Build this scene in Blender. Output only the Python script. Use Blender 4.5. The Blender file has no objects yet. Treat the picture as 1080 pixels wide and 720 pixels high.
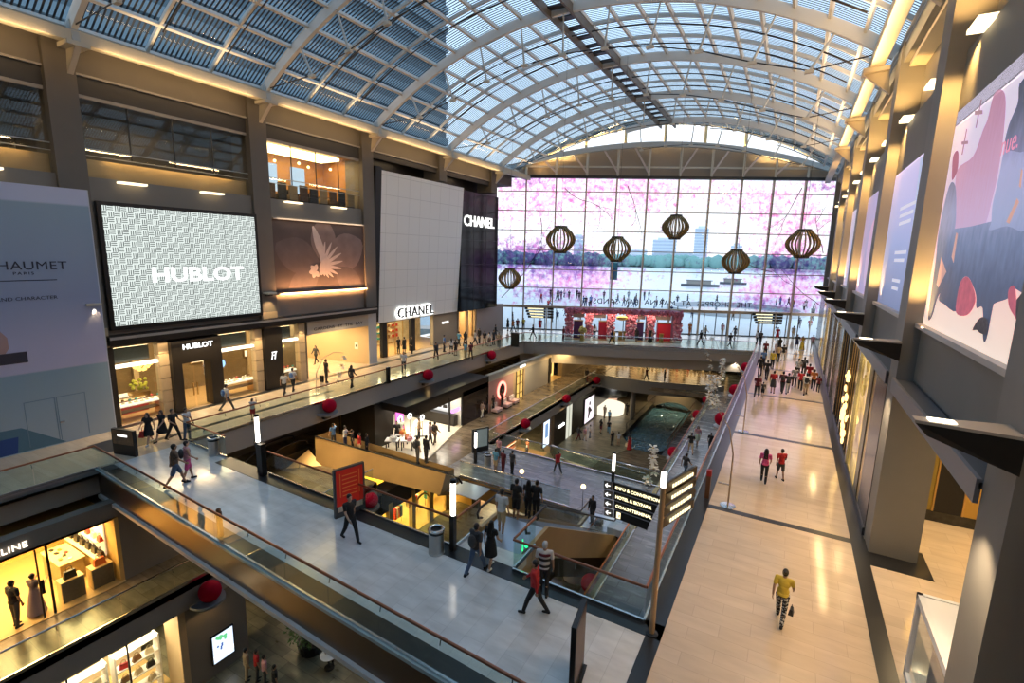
import bpy, bmesh, math, random
from mathutils import Vector, Matrix
random.seed(7)
PI=math.pi
COL=bpy.context.scene.collection
# ---------------------------------------------------------------- materials
MATS={}
def nt(name):
    m=bpy.data.materials.new(name); m.use_nodes=True
    t=m.node_tree; t.nodes.clear()
    o=t.nodes.new('ShaderNodeOutputMaterial')
    return m,t,o
def N(t,kind,**kw):
    n=t.nodes.new(kind)
    for k,v in kw.items():
        if k.startswith('i_'): n.inputs[k[2:].replace('_',' ')].default_value=v
        else: setattr(n,k,v)
    return n
def L(t,a,b): t.links.new(a,b)
def rgba(c): return (c[0],c[1],c[2],1.0)
def mat(name,col=(.5,.5,.5),rough=.5,metal=0.,emit=None,es=0.,var=0.,scale=6.,spec=.5,bump=0.):
    if name in MATS: return MATS[name]
    m,t,o=nt(name)
    b=N(t,'ShaderNodeBsdfPrincipled'); L(t,b.outputs[0],o.inputs[0])
    b.inputs['Base Color'].default_value=rgba(col); b.inputs['Roughness'].default_value=rough
    b.inputs['Metallic'].default_value=metal; b.inputs['Specular IOR Level'].default_value=spec
    if emit: b.inputs['Emission Color'].default_value=rgba(emit); b.inputs['Emission Strength'].default_value=es
    if var>0 or bump>0:
        tc=N(t,'ShaderNodeTexCoord'); no=N(t,'ShaderNodeTexNoise'); no.inputs['Scale'].default_value=scale; no.inputs['Detail'].default_value=4
        L(t,tc.outputs['Object'],no.inputs['Vector'])
        if var>0:
            mx=N(t,'ShaderNodeMix',data_type='RGBA'); L(t,no.outputs['Fac'],mx.inputs[0])
            mx.inputs[6].default_value=rgba([c*(1-var) for c in col]); mx.inputs[7].default_value=rgba([min(1,c*(1+var)) for c in col])
            L(t,mx.outputs[2],b.inputs['Base Color'])
        if bump>0:
            bp=N(t,'ShaderNodeBump'); bp.inputs['Strength'].default_value=bump; L(t,no.outputs['Fac'],bp.inputs['Height']); L(t,bp.outputs[0],b.inputs['Normal'])
    MATS[name]=m; return m
def tiles(name,c1,c2,cj,w,h,rough=.15,off=.5,rot=0.,var=.12,mort=.012,spec=.5):
    if name in MATS: return MATS[name]
    m,t,o=nt(name); b=N(t,'ShaderNodeBsdfPrincipled'); L(t,b.outputs[0],o.inputs[0])
    b.inputs['Specular IOR Level'].default_value=spec
    tc=N(t,'ShaderNodeTexCoord'); mp=N(t,'ShaderNodeMapping'); mp.inputs['Rotation'].default_value=(0,0,rot)
    L(t,tc.outputs['Object'],mp.inputs[0])
    br=N(t,'ShaderNodeTexBrick'); br.offset=off; L(t,mp.outputs[0],br.inputs['Vector'])
    br.inputs['Color1'].default_value=rgba(c1); br.inputs['Color2'].default_value=rgba(c2); br.inputs['Mortar'].default_value=rgba(cj)
    br.inputs['Scale'].default_value=1; br.inputs['Mortar Size'].default_value=mort; br.inputs['Brick Width'].default_value=w; br.inputs['Row Height'].default_value=h
    no=N(t,'ShaderNodeTexNoise'); no.inputs['Scale'].default_value=.9; no.inputs['Detail'].default_value=6
    mp2=N(t,'ShaderNodeMapping'); mp2.inputs['Scale'].default_value=(1,3.2,1); mp2.inputs['Rotation'].default_value=(0,0,rot)
    L(t,tc.outputs['Object'],mp2.inputs[0]); L(t,mp2.outputs[0],no.inputs['Vector'])
    mr=N(t,'ShaderNodeMapRange'); mr.inputs['To Min'].default_value=1-var*2; mr.inputs['To Max'].default_value=1+var*2; L(t,no.outputs['Fac'],mr.inputs[0])
    mx=N(t,'ShaderNodeMix',data_type='RGBA',blend_type='MULTIPLY'); mx.inputs[0].default_value=1
    L(t,br.outputs['Color'],mx.inputs[6]); L(t,mr.outputs[0],mx.inputs[7]); L(t,mx.outputs[2],b.inputs['Base Color'])
    r2=N(t,'ShaderNodeMapRange'); r2.inputs['To Min'].default_value=rough*.7; r2.inputs['To Max'].default_value=rough*1.4; L(t,no.outputs['Fac'],r2.inputs[0]); L(t,r2.outputs[0],b.inputs['Roughness'])
    MATS[name]=m; return m
def schlick(t,ior):
    lw=N(t,'ShaderNodeLayerWeight'); pw=N(t,'ShaderNodeMath',operation='POWER'); L(t,lw.outputs['Facing'],pw.inputs[0]); pw.inputs[1].default_value=5
    r0=((ior-1)/(ior+1))**2; ma=N(t,'ShaderNodeMath',operation='MULTIPLY_ADD'); L(t,pw.outputs[0],ma.inputs[0]); ma.inputs[1].default_value=1-r0; ma.inputs[2].default_value=r0; lw.inputs[0].default_value=.5
    return ma.outputs[0]
def glass(name,tint=(.9,.95,.94),ior=1.45,refl=1.0,rough=0.0):
    """thin clear pane: passes light straight through and mirrors by Fresnel"""
    if name in MATS: return MATS[name]
    m,t,o=nt(name)
    tr=N(t,'ShaderNodeBsdfTransparent'); tr.inputs[0].default_value=rgba(tint)
    gl=N(t,'ShaderNodeBsdfGlossy'); gl.inputs['Roughness'].default_value=rough; gl.inputs[0].default_value=(refl,refl,refl,1)
    fo=schlick(t,ior)
    mx=N(t,'ShaderNodeMixShader'); L(t,fo,mx.inputs[0]); L(t,tr.outputs[0],mx.inputs[1]); L(t,gl.outputs[0],mx.inputs[2]); L(t,mx.outputs[0],o.inputs[0])
    MATS[name]=m; return m
def emit(name,col,s):
    if name in MATS: return MATS[name]
    m,t,o=nt(name); e=N(t,'ShaderNodeEmission'); e.inputs[0].default_value=rgba(col); e.inputs[1].default_value=s; L(t,e.outputs[0],o.inputs[0])
    MATS[name]=m; return m
# ---------------------------------------------------------------- mesh builder
class MB:
    def __init__(s): s.v=[]; s.f=[]
    def add(s,vs,fs):
        b=len(s.v); s.v+= [tuple(p) for p in vs]; s.f+=[tuple(b+i for i in f) for f in fs]; return s
    def box(s,x0,x1,y0,y1,z0,z1):
        return s.add([(x0,y0,z0),(x1,y0,z0),(x1,y1,z0),(x0,y1,z0),(x0,y0,z1),(x1,y0,z1),(x1,y1,z1),(x0,y1,z1)],
          [(0,3,2,1),(4,5,6,7),(0,1,5,4),(1,2,6,5),(2,3,7,6),(3,0,4,7)])
    def prism(s,poly,z0,z1):
        n=len(poly)
        return s.add([(p[0],p[1],z0) for p in poly]+[(p[0],p[1],z1) for p in poly],
          [tuple(range(n-1,-1,-1)),tuple(range(n,2*n))]+[(i,(i+1)%n,n+(i+1)%n,n+i) for i in range(n)])
    def quad(s,a,b,c,d): return s.add([a,b,c,d],[(0,1,2,3)])
    def bar(s,a,b,w,h=None,up=(0,0,1)):
        a=Vector(a);b=Vector(b);h=h or w; d=(b-a).normalized(); u=Vector(up)
        if abs(d.dot(u))>.98: u=Vector((1,0,0))
        r=d.cross(u).normalized(); u=r.cross(d).normalized()
        c=[(-w/2,-h/2),(w/2,-h/2),(w/2,h/2),(-w/2,h/2)]
        return s.add([a+r*p+u*q for p,q in c]+[b+r*p+u*q for p,q in c],[(3,2,1,0),(4,5,6,7),(0,1,5,4),(1,2,6,5),(2,3,7,6),(3,0,4,7)])
    def strip(s,pts,w,h,side):
        """rectangular bar swept along pts; side = fixed width direction"""
        side=Vector(side).normalized(); P=[Vector(p) for p in pts]; n=len(P); vs=[]
        for i,p in enumerate(P):
            d=(P[min(i+1,n-1)]-P[max(i-1,0)]).normalized(); u=side.cross(d).normalized()
            vs+=[p-side*w/2-u*h/2,p+side*w/2-u*h/2,p+side*w/2+u*h/2,p-side*w/2+u*h/2]
        fs=[(3,2,1,0),tuple(4*(n-1)+i for i in range(4))]
        for i in range(n-1):
            for k in range(4): fs.append((4*i+k,4*i+(k+1)%4,4*i+4+(k+1)%4,4*i+4+k))
        return s.add(vs,fs)
    def tube(s,pts,r,k=8,cap=True):
        P=[Vector(p) for p in pts]; n=len(P); R=r if isinstance(r,(list,tuple)) else [r]*n; vs=[]; u=None
        for i,p in enumerate(P):
            d=(P[min(i+1,n-1)]-P[max(i-1,0)]).normalized()
            if u is None: u=d.orthogonal().normalized()
            u=(u-d*u.dot(d)).normalized(); w=d.cross(u)
            for j in range(k):
                a=2*PI*j/k; vs.append(p+(u*math.cos(a)+w*math.sin(a))*R[i])
        fs=[(i*k+j,i*k+(j+1)%k,(i+1)*k+(j+1)%k,(i+1)*k+j) for i in range(n-1) for j in range(k)]
        if cap: fs+=[tuple(range(k-1,-1,-1)),tuple((n-1)*k+j for j in range(k))]
        return s.add(vs,fs)
    def lathe(s,prof,k=16,c=(0,0,0)):
        n=len(prof); vs=[(c[0]+r*math.cos(2*PI*j/k),c[1]+r*math.sin(2*PI*j/k),c[2]+z) for r,z in prof for j in range(k)]
        fs=[(i*k+j,i*k+(j+1)%k,(i+1)*k+(j+1)%k,(i+1)*k+j) for i in range(n-1) for j in range(k)]
        fs+=[tuple(range(k-1,-1,-1)),tuple((n-1)*k+j for j in range(k))]
        return s.add(vs,fs)
    def ball(s,c,r,k=12,sx=1,sy=1,sz=1):
        m=max(4,k//2); prof=[]
        vs=[];fs=[]
        for i in range(1,m):
            t=PI*i/m
            for j in range(k): vs.append((c[0]+r*sx*math.sin(t)*math.cos(2*PI*j/k),c[1]+r*sy*math.sin(t)*math.sin(2*PI*j/k),c[2]-r*sz*math.cos(t)))
        nb=len(vs); vs+=[(c[0],c[1],c[2]-r*sz),(c[0],c[1],c[2]+r*sz)]
        fs=[(i*k+j,i*k+(j+1)%k,(i+1)*k+(j+1)%k,(i+1)*k+j) for i in range(m-2) for j in range(k)]
        fs+=[(nb,(j+1)%k,j) for j in range(k)]+[(nb+1,(m-2)*k+j,(m-2)*k+(j+1)%k) for j in range(k)]
        return s.add(vs,fs)
    def build(s,name,m,parent=None,smooth=False,bevel=0.,loc=None,rz=0.):
        me=bpy.data.meshes.new(name); me.from_pydata(s.v,[],s.f); me.update()
        bm=bmesh.new(); bm.from_mesh(me); bmesh.ops.recalc_face_normals(bm,faces=bm.faces)
        if bevel>0: bmesh.ops.bevel(bm,geom=bm.edges[:],offset=bevel,segments=1,affect='EDGES',clamp_overlap=True)
        bm.to_mesh(me); bm.free()
        if smooth:
            for p in me.polygons: p.use_smooth=True
        o=bpy.data.objects.new(name,me); COL.objects.link(o)
        if m: me.materials.append(m)
        if parent: o.parent=parent
        if loc: o.location=loc
        o.rotation_euler[2]=rz
        return o
def T(name,label,cat,loc=(0,0,0),rz=0.,group=None):
    o=bpy.data.objects.new(name,None); o.empty_display_size=.2; COL.objects.link(o)
    o.location=loc; o.rotation_euler=(0,0,rz); o['label']=label; o['category']=cat
    if group: o['group']=group
    return o
def tag(o,label,cat,group=None):
    o['label']=label; o['category']=cat
    if group: o['group']=group
    return o
def ST(o): o['kind']='structure'; return o
def SE(name):
    o=bpy.data.objects.new(name,None); COL.objects.link(o); o['kind']='structure'; return o
def dup(o,loc,rz=0.,label=None,parent=None,group=None):
    c=o.copy(); COL.objects.link(c)
    if parent: c.parent=parent
    if loc is not None: c.location=loc; c.rotation_euler=(0,0,rz)
    if label: c['label']=label
    if group: c['group']=group
    for ch in list(o.children): dup(ch,None,0,None,c)
    return c
def text(s,size,m,name='lettering',parent=None,loc=(0,0,0),rot=(PI/2,0,0),ext=.02,align='CENTER',bold=0.,sx=1.,space=1.):
    cu=bpy.data.curves.new('tmp','FONT'); cu.body=s; cu.size=size; cu.extrude=ext; cu.align_x=align; cu.align_y='CENTER'; cu.offset=bold; cu.space_character=space; cu.resolution_u=3
    ob=bpy.data.objects.new('tmp',cu); COL.objects.link(ob)
    dg=bpy.context.evaluated_depsgraph_get(); me=bpy.data.meshes.new_from_object(ob.evaluated_get(dg))
    bpy.data.objects.remove(ob); bpy.data.curves.remove(cu); me.name=name
    if sx!=1.:
        for v in me.vertices: v.co.x*=sx
    me.materials.clear(); me.materials.append(m)
    o=bpy.data.objects.new(name,me); COL.objects.link(o); o.location=loc; o.rotation_euler=rot
    if parent: o.parent=parent
    return o
def area(loc,rot,sx,sy,power,col=(1,.75,.45),name='lamp_light'):
    l=bpy.data.lights.new(name,'AREA'); l.shape='RECTANGLE'; l.size=sx; l.size_y=sy; l.energy=power; l.color=col
    o=bpy.data.objects.new(name,l); COL.objects.link(o); o.location=loc; o.rotation_euler=rot; return o
def spot(loc,target,power,ang=60,col=(1,.72,.4),blend=.6,r=.06,name='spot_light'):
    l=bpy.data.lights.new(name,'SPOT'); l.energy=power; l.color=col; l.spot_size=math.radians(ang); l.spot_blend=blend; l.shadow_soft_size=r
    o=bpy.data.objects.new(name,l); COL.objects.link(o); o.location=loc
    o.rotation_euler=(Vector(target)-Vector(loc)).to_track_quat('-Z','Y').to_euler(); return o
def point(loc,power,col=(1,.75,.45),r=.1,name='point_light'):
    l=bpy.data.lights.new(name,'POINT'); l.energy=power; l.color=col; l.shadow_soft_size=r
    o=bpy.data.objects.new(name,l); COL.objects.link(o); o.location=loc; return o
# common materials
M_wall=mat('grey_brown_render',(.15,.13,.108),.75,var=.06,scale=1.5)
M_wall2=mat('warm_grey_panel',(.20,.18,.155),.6,var=.05,scale=1.)
M_fascia=mat('taupe_fascia',(.34,.305,.27),.55,var=.05,scale=2)
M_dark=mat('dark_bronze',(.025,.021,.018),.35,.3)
M_black=mat('black_metal',(.012,.012,.013),.35,.2)
M_kerb=mat('black_granite',(.016,.017,.02),.28,var=.3,scale=30)
M_cream=mat('cream_steel',(.52,.47,.38),.5)
M_steel=mat('pale_painted_steel',(.42,.43,.42),.45)
M_chrome=mat('stainless_steel',(.55,.55,.55),.22,1.)
M_copper=mat('copper_handrail',(.30,.12,.065),.3,.7)
M_gold=mat('gold_cladding',(.44,.29,.12),.42,.35,var=.12,scale=1.2)
M_goldmetal=mat('brass_metal',(.55,.36,.13),.3,.9)
M_glass=glass('balustrade_glass',(.86,.93,.91),1.45)
M_clear=glass('clear_glass',(.93,.96,.97),1.4)
M_white=mat('white_paint',(.75,.75,.74),.45)
M_stone=tiles('beige_stone_floor',(.54,.435,.32),(.59,.48,.36),(.47,.38,.285),1.5,.5,.11,var=.09,mort=.008)
M_grey=tiles('grey_stone_floor',(.55,.565,.57),(.61,.62,.625),(.48,.49,.50),2.4,.6,.14,rot=PI/2,var=.17,mort=.008)
M_slate=tiles('brown_slate_floor',(.125,.095,.06),(.19,.15,.10),(.08,.06,.04),1.3,.7,.2,var=.42,mort=.008)
M_slate2=tiles('olive_slate_floor',(.13,.115,.075),(.22,.20,.13),(.08,.07,.045),1.1,.6,.3,var=.42)
M_blue=tiles('blue_grey_slate_floor',(.16,.17,.19),(.21,.22,.24),(.08,.08,.09),1.4,.7,.25,var=.25)
M_red=mat('crimson_ball',(.40,.0,.022),.7,bump=.3,scale=25,spec=.12)
M_leaf=mat('green_leaf',(.05,.12,.03),.6,var=.4,scale=5)

# ================================================================ floors and slabs
Z2=-5.0; Z1=-10.7
GA=Vector((-30.49,59.51,0)); GD=Vector((.90776,.41950,0)); GN=Vector((-.4195,.90776,0))   # glass wall line
def gw(s,z,off=0.): p=GA+GD*s+GN*off; return (p.x,p.y,z)
def gy(x): return 59.51+(x+30.49)*.46213
BN=lambda x: 8.9-(x+20)*.052    # near edge of the bridge (y at x)
BF=lambda x: 12.95-(x+20)*.025   # far edge
EB=lambda x: 50.55+(x+25.5)*.406 # near edge of the end deck
def floor(name,poly,z0,z1,m): return ST(MB().prism(poly,z0,z1).build(name,m))
# upper level
floor('floor_left_walk',[(-36,-15),(-26.6,-15),(-26.6,51),(-25.4,EB(-25.4)),(-25.4,56),(-35.5,57)],-.35,0,M_stone)
floor('floor_bridge',[(-26.6,BN(-26.6)),(-2.05,BN(-2.05)),(-2.05,BF(-2.05)),(-26.6,BF(-26.6))],-.35,0.0,M_grey)
floor('floor_right_walk',[(-2.05,-15),(8.4,-15),(8.4,gy(8.4)),(-2.05,gy(-2.05))],-.35,0,M_stone)
floor('floor_end_deck',[(-25.4,EB(-25.4)),(-2.05,EB(-2.05)),(-2.05,gy(-2.05)),(-35.5,gy(-35.5)),(-35.5,57),(-25.4,56)],-.35,0.0,M_grey)
# dark kerb strips set in the floor
def kerb(name,poly,z1=.012): return ST(MB().prism(poly,-.02,z1).build(name,M_kerb))
kerb('trim_1',[(-22.9,BF(-22.9)-.62),(-2.05,BF(-2.05)-.45),(-2.05,BF(-2.05)+.15),(-22.9,BF(-22.9)+.15)])
kerb('trim_18',[(-26.6,BN(-26.6)+.06),(-2.05,BN(-2.05)+.06),(-2.05,BN(-2.05)+.62),(-26.6,BN(-26.6)+.62)])
ST(MB().prism([(-26.6,BN(-26.6)-.09),(-2.05,BN(-2.05)-.09),(-2.05,BN(-2.05)+.05),(-26.6,BN(-26.6)+.05)],-.06,.05).build('trim_19',mat('pale_blue_glass_edge',(.42,.55,.58),.2)))
kerb('trim_2',[(-2.62,12.55),(-2.05,12.0),(-2.05,60),(-2.62,60)])
kerb('trim_3',[(-2.45,-15),(-2.05,-15),(-2.05,12.1),(-2.45,12.1)])
kerb('trim_4',[(2.83,-15),(3.27,-15),(3.27,74),(2.83,74)])
for i,y in enumerate((-.2,10.2,20.5,30.75,40.7,51,61)): kerb('trim_%d'%(5+i),[(-2.05,y-.16),(2.83,y-.16),(2.83,y+.16),(-2.05,y+.16)],.008)
kerb('trim_12',[(3.27,19.1),(4.95,19.1),(4.95,20.9),(3.27,20.9)],.009)
kerb('trim_13',[(-26.6,-15),(-26.0,-15),(-26.0,BN(-26)),(-26.6,BN(-26.6))])
kerb('trim_14',[(-32.0,12.2),(-31.55,12.2),(-31.55,46),(-32.0,46)],.009)
kerb('trim_15',[(-30.2,10.2),(-28.4,10.2),(-28.4,12.3),(-30.2,12.3)],.009)
kerb('trim_16',[(-28.4,10.6),(-28.05,10.6),(-28.05,24),(-28.4,24)],.009)
# fascias and soffits of the upper level
def fascia(name,pts,z0,z1,m,th=.25):
    mb=MB(); 
    for a,b in zip(pts[:-1],pts[1:]):
        d=(Vector((b[0]-a[0],b[1]-a[1],0))).normalized(); n=Vector((-d.y,d.x,0))*th
        mb.prism([a,b,(b[0]+n.x,b[1]+n.y),(a[0]+n.x,a[1]+n.y)],z0,z1)
    return ST(mb.build(name,m))
fascia('fascia_left_walk',[(-26.6,-15),(-26.6,BN(-26.6))],-1.15,-.02,M_fascia)
fascia('fascia_left_walk',[(-26.55,BF(-26.6)),(-26.55,50.4),(-25.4,EB(-25.4))],-1.35,-.02,M_fascia)
fascia('fascia_end_deck',[(-25.4,EB(-25.4)),(-2.05,EB(-2.05))],-1.3,-.02,M_fascia)
fascia('fascia_right_walk',[(-2.05,gy(-2.05)-14),(-2.05,-15)][::1],-1.35,-.02,M_fascia,-.25)
ST(MB().prism([(-27.5,EB(-27)+1.2),(-2.0,EB(-2)+1.2),(-2.0,EB(-2)+2.2),(-27.5,EB(-27)+2.2)],-2.6,-.36).build('soffit_end_deck',mat('pale_soffit',(.46,.43,.38),.6)))
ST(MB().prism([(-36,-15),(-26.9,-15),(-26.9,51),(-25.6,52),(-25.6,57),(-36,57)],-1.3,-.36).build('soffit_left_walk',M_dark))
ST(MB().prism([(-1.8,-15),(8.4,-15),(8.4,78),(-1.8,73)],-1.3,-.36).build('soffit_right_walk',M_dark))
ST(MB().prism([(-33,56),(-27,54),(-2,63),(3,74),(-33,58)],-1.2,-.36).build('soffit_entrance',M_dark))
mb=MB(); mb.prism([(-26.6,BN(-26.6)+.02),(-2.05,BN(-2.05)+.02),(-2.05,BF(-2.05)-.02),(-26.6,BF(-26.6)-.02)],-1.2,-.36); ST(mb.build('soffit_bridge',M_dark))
mb=MB(); mb.quad((-26.6,BN(-26.6)-.02,-.06),(-2.05,BN(-2.05)-.02,-.06),(-2.05,BN(-2.05)+.02,-1.2),(-26.6,BN(-26.6)+.02,-1.2)); mb.quad((-26.6,BN(-26.6)+.4,-.03),(-2.05,BN(-2.05)+.4,-.03),(-2.05,BN(-2.05)+.42,-1.22),(-26.6,BN(-26.6)+.42,-1.22))
ST(mb.build('fascia_bridge',mat('bronze_panel',(.17,.115,.08),.3,.55,var=.2,scale=.5)))
ST(MB().prism([(-26.6,BN(-26.6)-.1),(-2.05,BN(-2.05)-.1),(-2.05,BN(-2.05)+.22),(-26.6,BN(-26.6)+.22)],-1.36,-1.2).build('trim_17',M_white))
# middle level
floor('floor_middle_left',[(-34,-15),(-22.5,-15),(-22.5,22.4),(-30.6,22.4),(-30.6,24.9),(-20.0,24.9),(-20.0,58),(-21.5,78),(-34,78)],-5.4,Z2,M_slate)
floor('floor_middle_bridge',[(-20.0,24.9),(-18.3,24.3),(-18.5,26.0),(-6.3,25.8),(-6.3,31.6),(-20.0,32.0)],-5.38,Z2+.004,M_blue)
floor('floor_middle_right',[(-6.25,-15),(6,-15),(6,78),(-6.25,78)],-5.4,Z2,M_blue)
floor('floor_middle_end',[(-20.0,57.2),(-6.25,57.2),(-6.25,78),(-21,78)],-5.4,Z2,M_slate)
fascia('fascia_middle_left',[(-22.5,-15),(-22.5,22.4)],-6.3,-5.02,M_fascia)
fascia('fascia_middle_left',[(-20.0,32.0),(-20.0,57.5)],-6.3,-5.02,M_fascia)
fascia('fascia_middle_right',[(-6.25,78),(-6.25,-15)],-6.2,-5.02,M_fascia)
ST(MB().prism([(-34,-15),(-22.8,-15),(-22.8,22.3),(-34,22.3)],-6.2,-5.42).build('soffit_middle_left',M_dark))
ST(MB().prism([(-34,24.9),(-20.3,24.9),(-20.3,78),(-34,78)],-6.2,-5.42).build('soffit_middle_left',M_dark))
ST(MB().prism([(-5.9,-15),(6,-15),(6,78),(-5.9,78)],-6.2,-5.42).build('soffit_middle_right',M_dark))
# gold clad edges of the middle bridge (both long sides)
mb=MB(); mb.quad((-18.5,25.9,-5.0),(-6.3,25.7,-5.0),(-6.3,26.6,-6.7),(-18.5,26.7,-6.7)); mb.quad((-18.5,25.9,-5.0),(-18.5,26.7,-6.7),(-20,25.6,-6.7),(-20,24.9,-5.0)); mb.quad((-18.5,26.7,-6.7),(-6.3,26.6,-6.7),(-6.3,31.2,-6.7),(-20,31.2,-6.7)); mb.quad((-20,32,-5),(-6.3,31.6,-5),(-6.3,31.2,-6.7),(-20,31.2,-6.7))
ST(mb.build('fascia_middle_bridge',M_gold))
# far curved bridge, middle level
mb=MB(); P=[]
for i in range(17):
    u=i/16; x=-21.5+u*16; y=57.2+2.6*u-1.5*math.sin(PI*u); P.append((x,y))
for i in range(16):
    (x0,y0),(x1,y1)=P[i],P[i+1]
    mb.quad((x0,y0,-4.3),(x1,y1,-4.3),(x1,y1+.25,-5.9),(x0,y0+.25,-5.9)); mb.quad((x0,y0+.25,-5.9),(x1,y1+.25,-5.9),(x1,y1+3,-6.3),(x0,y0+3,-6.3)); mb.quad((x0,y0,-4.3),(x1,y1,-4.3),(x1,y1+.3,-4.3),(x0,y0+.3,-4.3)); mb.quad((x0,y0+.3,-4.3),(x1,y1+.3,-4.3),(x1,y1+.3,-5),(x0,y0+.3,-5))
ST(mb.build('fascia_far_bridge',mat('satin_grey_metal',(.26,.25,.23),.35,.5)))
ST(MB().tube([(-16.2,61.2,Z1),(-16.2,61.2,-6)],.32,16).build('pillar',M_wall2,smooth=True))
# lowest level
floor('floor_lower_left',[(-34,-15),(-15.4,-15),(-15.4,46.4),(-13.6,51.6),(-15.6,55),(-15.6,90),(-34,90)],Z1-.4,Z1,M_slate2)
floor('floor_lower_middle',[(-15.4,-15),(-6.2,-15),(-6.2,51.0),(-13.6,51.6),(-15.4,46.4)],Z1-.4,Z1-.003,M_slate)
floor('floor_lower_right',[(-10.2,51.2),(-6.2,51.0),(-6.2,-15),(6,-15),(6,90),(-10.2,90)],Z1-.4,Z1-.006,M_blue)
# canal
m,t,o=nt('canal_water'); b=N(t,'ShaderNodeBsdfPrincipled'); L(t,b.outputs[0],o.inputs[0]); b.inputs['Base Color'].default_value=(.085,.25,.37,1); b.inputs['Roughness'].default_value=.06
tc=N(t,'ShaderNodeTexCoord'); no=N(t,'ShaderNodeTexNoise'); no.inputs['Scale'].default_value=2.6; no.inputs['Detail'].default_value=2; L(t,tc.outputs['Object'],no.inputs['Vector'])
bp=N(t,'ShaderNodeBump'); bp.inputs['Strength'].default_value=1.0; bp.inputs['Distance'].default_value=.5; L(t,no.outputs['Fac'],bp.inputs['Height']); L(t,bp.outputs[0],b.inputs['Normal'])
g2=N(t,'ShaderNodeBsdfGlossy'); g2.inputs[0].default_value=(.75,.88,1,1); g2.inputs['Roughness'].default_value=.05; L(t,bp.outputs[0],g2.inputs['Normal']); mxw=N(t,'ShaderNodeMixShader'); mxw.inputs[0].default_value=.42; L(t,b.outputs[0],mxw.inputs[1]); L(t,g2.outputs[0],mxw.inputs[2]); L(t,mxw.outputs[0],o.inputs[0])
ST(MB().quad((-17,46,-11.5),(-9,46,-11.5),(-9,92,-11.5),(-17,92,-11.5)).build('floor_canal_water',m))
ST(MB().box(-17,-9,46,92,-12.2,-12).build('floor_canal_bed',mat('canal_bed',(.05,.12,.15),.8)))
mb=MB(); pts=[(-15.6,90),(-15.6,55)]+[(-13.6-2*math.cos(a)*1.0+.2,54.4-math.sin(a)*3.0) for a in [PI*k/8 for k in range(1,5)]]+[(-11.6,51.5),(-10.3,52.6),(-10.2,56),(-10.2,90)]
for a,b_ in zip(pts[:-1],pts[1:]): mb.quad((a[0],a[1],Z1),(b_[0],b_[1],Z1),(b_[0],b_[1],-12),(a[0],a[1],-12))
ST(mb.build('wall_canal',M_dark))
# footbridge over the canal: arched
mb=MB(); n=18
for sy in (70.5,73.0):
    for i in range(n):
        u0,u1=i/n,(i+1)/n; f=lambda u:(-16.6+u*7.6, -10.7+1.35*math.sin(PI*u))
        (x0,z0),(x1,z1)=f(u0),f(u1); g=lambda u:-12+1.75*math.sin(PI*u)
        mb.quad((x0,sy,z0+.9),(x1,sy,z1+.9),(x1,sy,g(u1)),(x0,sy,g(u0)))
        mb.quad((x0,sy,z0+.9),(x1,sy,z1+.9),(x1,sy+.35,z1+.9),(x0,sy+.35,z0+.9))
for i in range(n):
    u0,u1=i/n,(i+1)/n; f=lambda u:(-16.6+u*7.6, -10.7+1.35*math.sin(PI*u))
    (x0,z0),(x1,z1)=f(u0),f(u1); mb.quad((x0,70.5,z0),(x1,70.5,z1),(x1,73.3,z1),(x0,73.3,z0))
ST(mb.build('footbridge_canal',mat('sand_render',(.36,.29,.2),.7)))
# back walls of the lower floors
ST(MB().box(-34,6,78,78.4,-12,-1).build('wall_back_lower',mat('dim_back_wall',(.10,.075,.05),.7)))
ST(MB().box(6,6.3,-15,78,-12,-.4).build('wall_right_lower',M_wall))
ST(MB().box(-34.4,-34,-15,78,-12,-.4).build('wall_left_lower',M_wall))
# ================================================================ end walls behind the camera
ST(MB().box(-36,9,-15.4,-15,-12,31).build('wall_behind',M_wall2))
# ================================================================ roof
RC=(-13.95,-4.07); M_roof=mat('roof_steel_blue_grey',(.53,.525,.50),.45)

def rp(a,r): return (RC[0]+r*math.sin(a), RC[1]+r*math.cos(a))
A0=math.radians(35.6); NP=20
def ang(i): return -A0+2*A0*i/NP
ceil=SE('ceiling')
# louvred glazing: glass with fine opaque blades running with the ribs
m,t,o=nt('louvred_roof_glass')
tc=N(t,'ShaderNodeTexCoord'); sp=N(t,'ShaderNodeSeparateXYZ'); L(t,tc.outputs['Object'],sp.inputs[0])
ma=N(t,'ShaderNodeMath',operation='MULTIPLY'); ma.inputs[1].default_value=1/.24; L(t,sp.outputs['Y'],ma.inputs[0])
fr=N(t,'ShaderNodeMath',operation='FRACT'); L(t,ma.outputs[0],fr.inputs[0])
gt=N(t,'ShaderNodeMath',operation='GREATER_THAN'); gt.inputs[1].default_value=.60; L(t,fr.outputs[0],gt.inputs[0])
tr=N(t,'ShaderNodeBsdfTransparent'); tr.inputs[0].default_value=(.58,.73,.83,1)
gl=N(t,'ShaderNodeBsdfGlossy'); gl.inputs['Roughness'].default_value=.05
fz=schlick(t,1.3)
m1=N(t,'ShaderNodeMixShader'); L(t,fz,m1.inputs[0]); L(t,tr.outputs[0],m1.inputs[1]); L(t,gl.outputs[0],m1.inputs[2])
df=N(t,'ShaderNodeBsdfDiffuse'); df.inputs[0].default_value=(.06,.07,.085,1)
m2=N(t,'ShaderNodeMixShader'); L(t,gt.outputs[0],m2.inputs[0]); L(t,m1.outputs[0],m2.inputs[1]); L(t,df.outputs[0],m2.inputs[2]); L(t,m2.outputs[0],o.inputs[0])
M_louvre=m
RG=30.05; Y0=-14.8
def yend(x): return gy(x)-2.3
mb=MB()
for i in range(NP):
    (x0,z0),(x1,z1)=rp(ang(i),RG),rp(ang(i+1),RG)
    mb.quad((x0,Y0,z0),(x1,Y0,z1),(x1,yend(x1),z1),(x0,yend(x0),z0))
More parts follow.
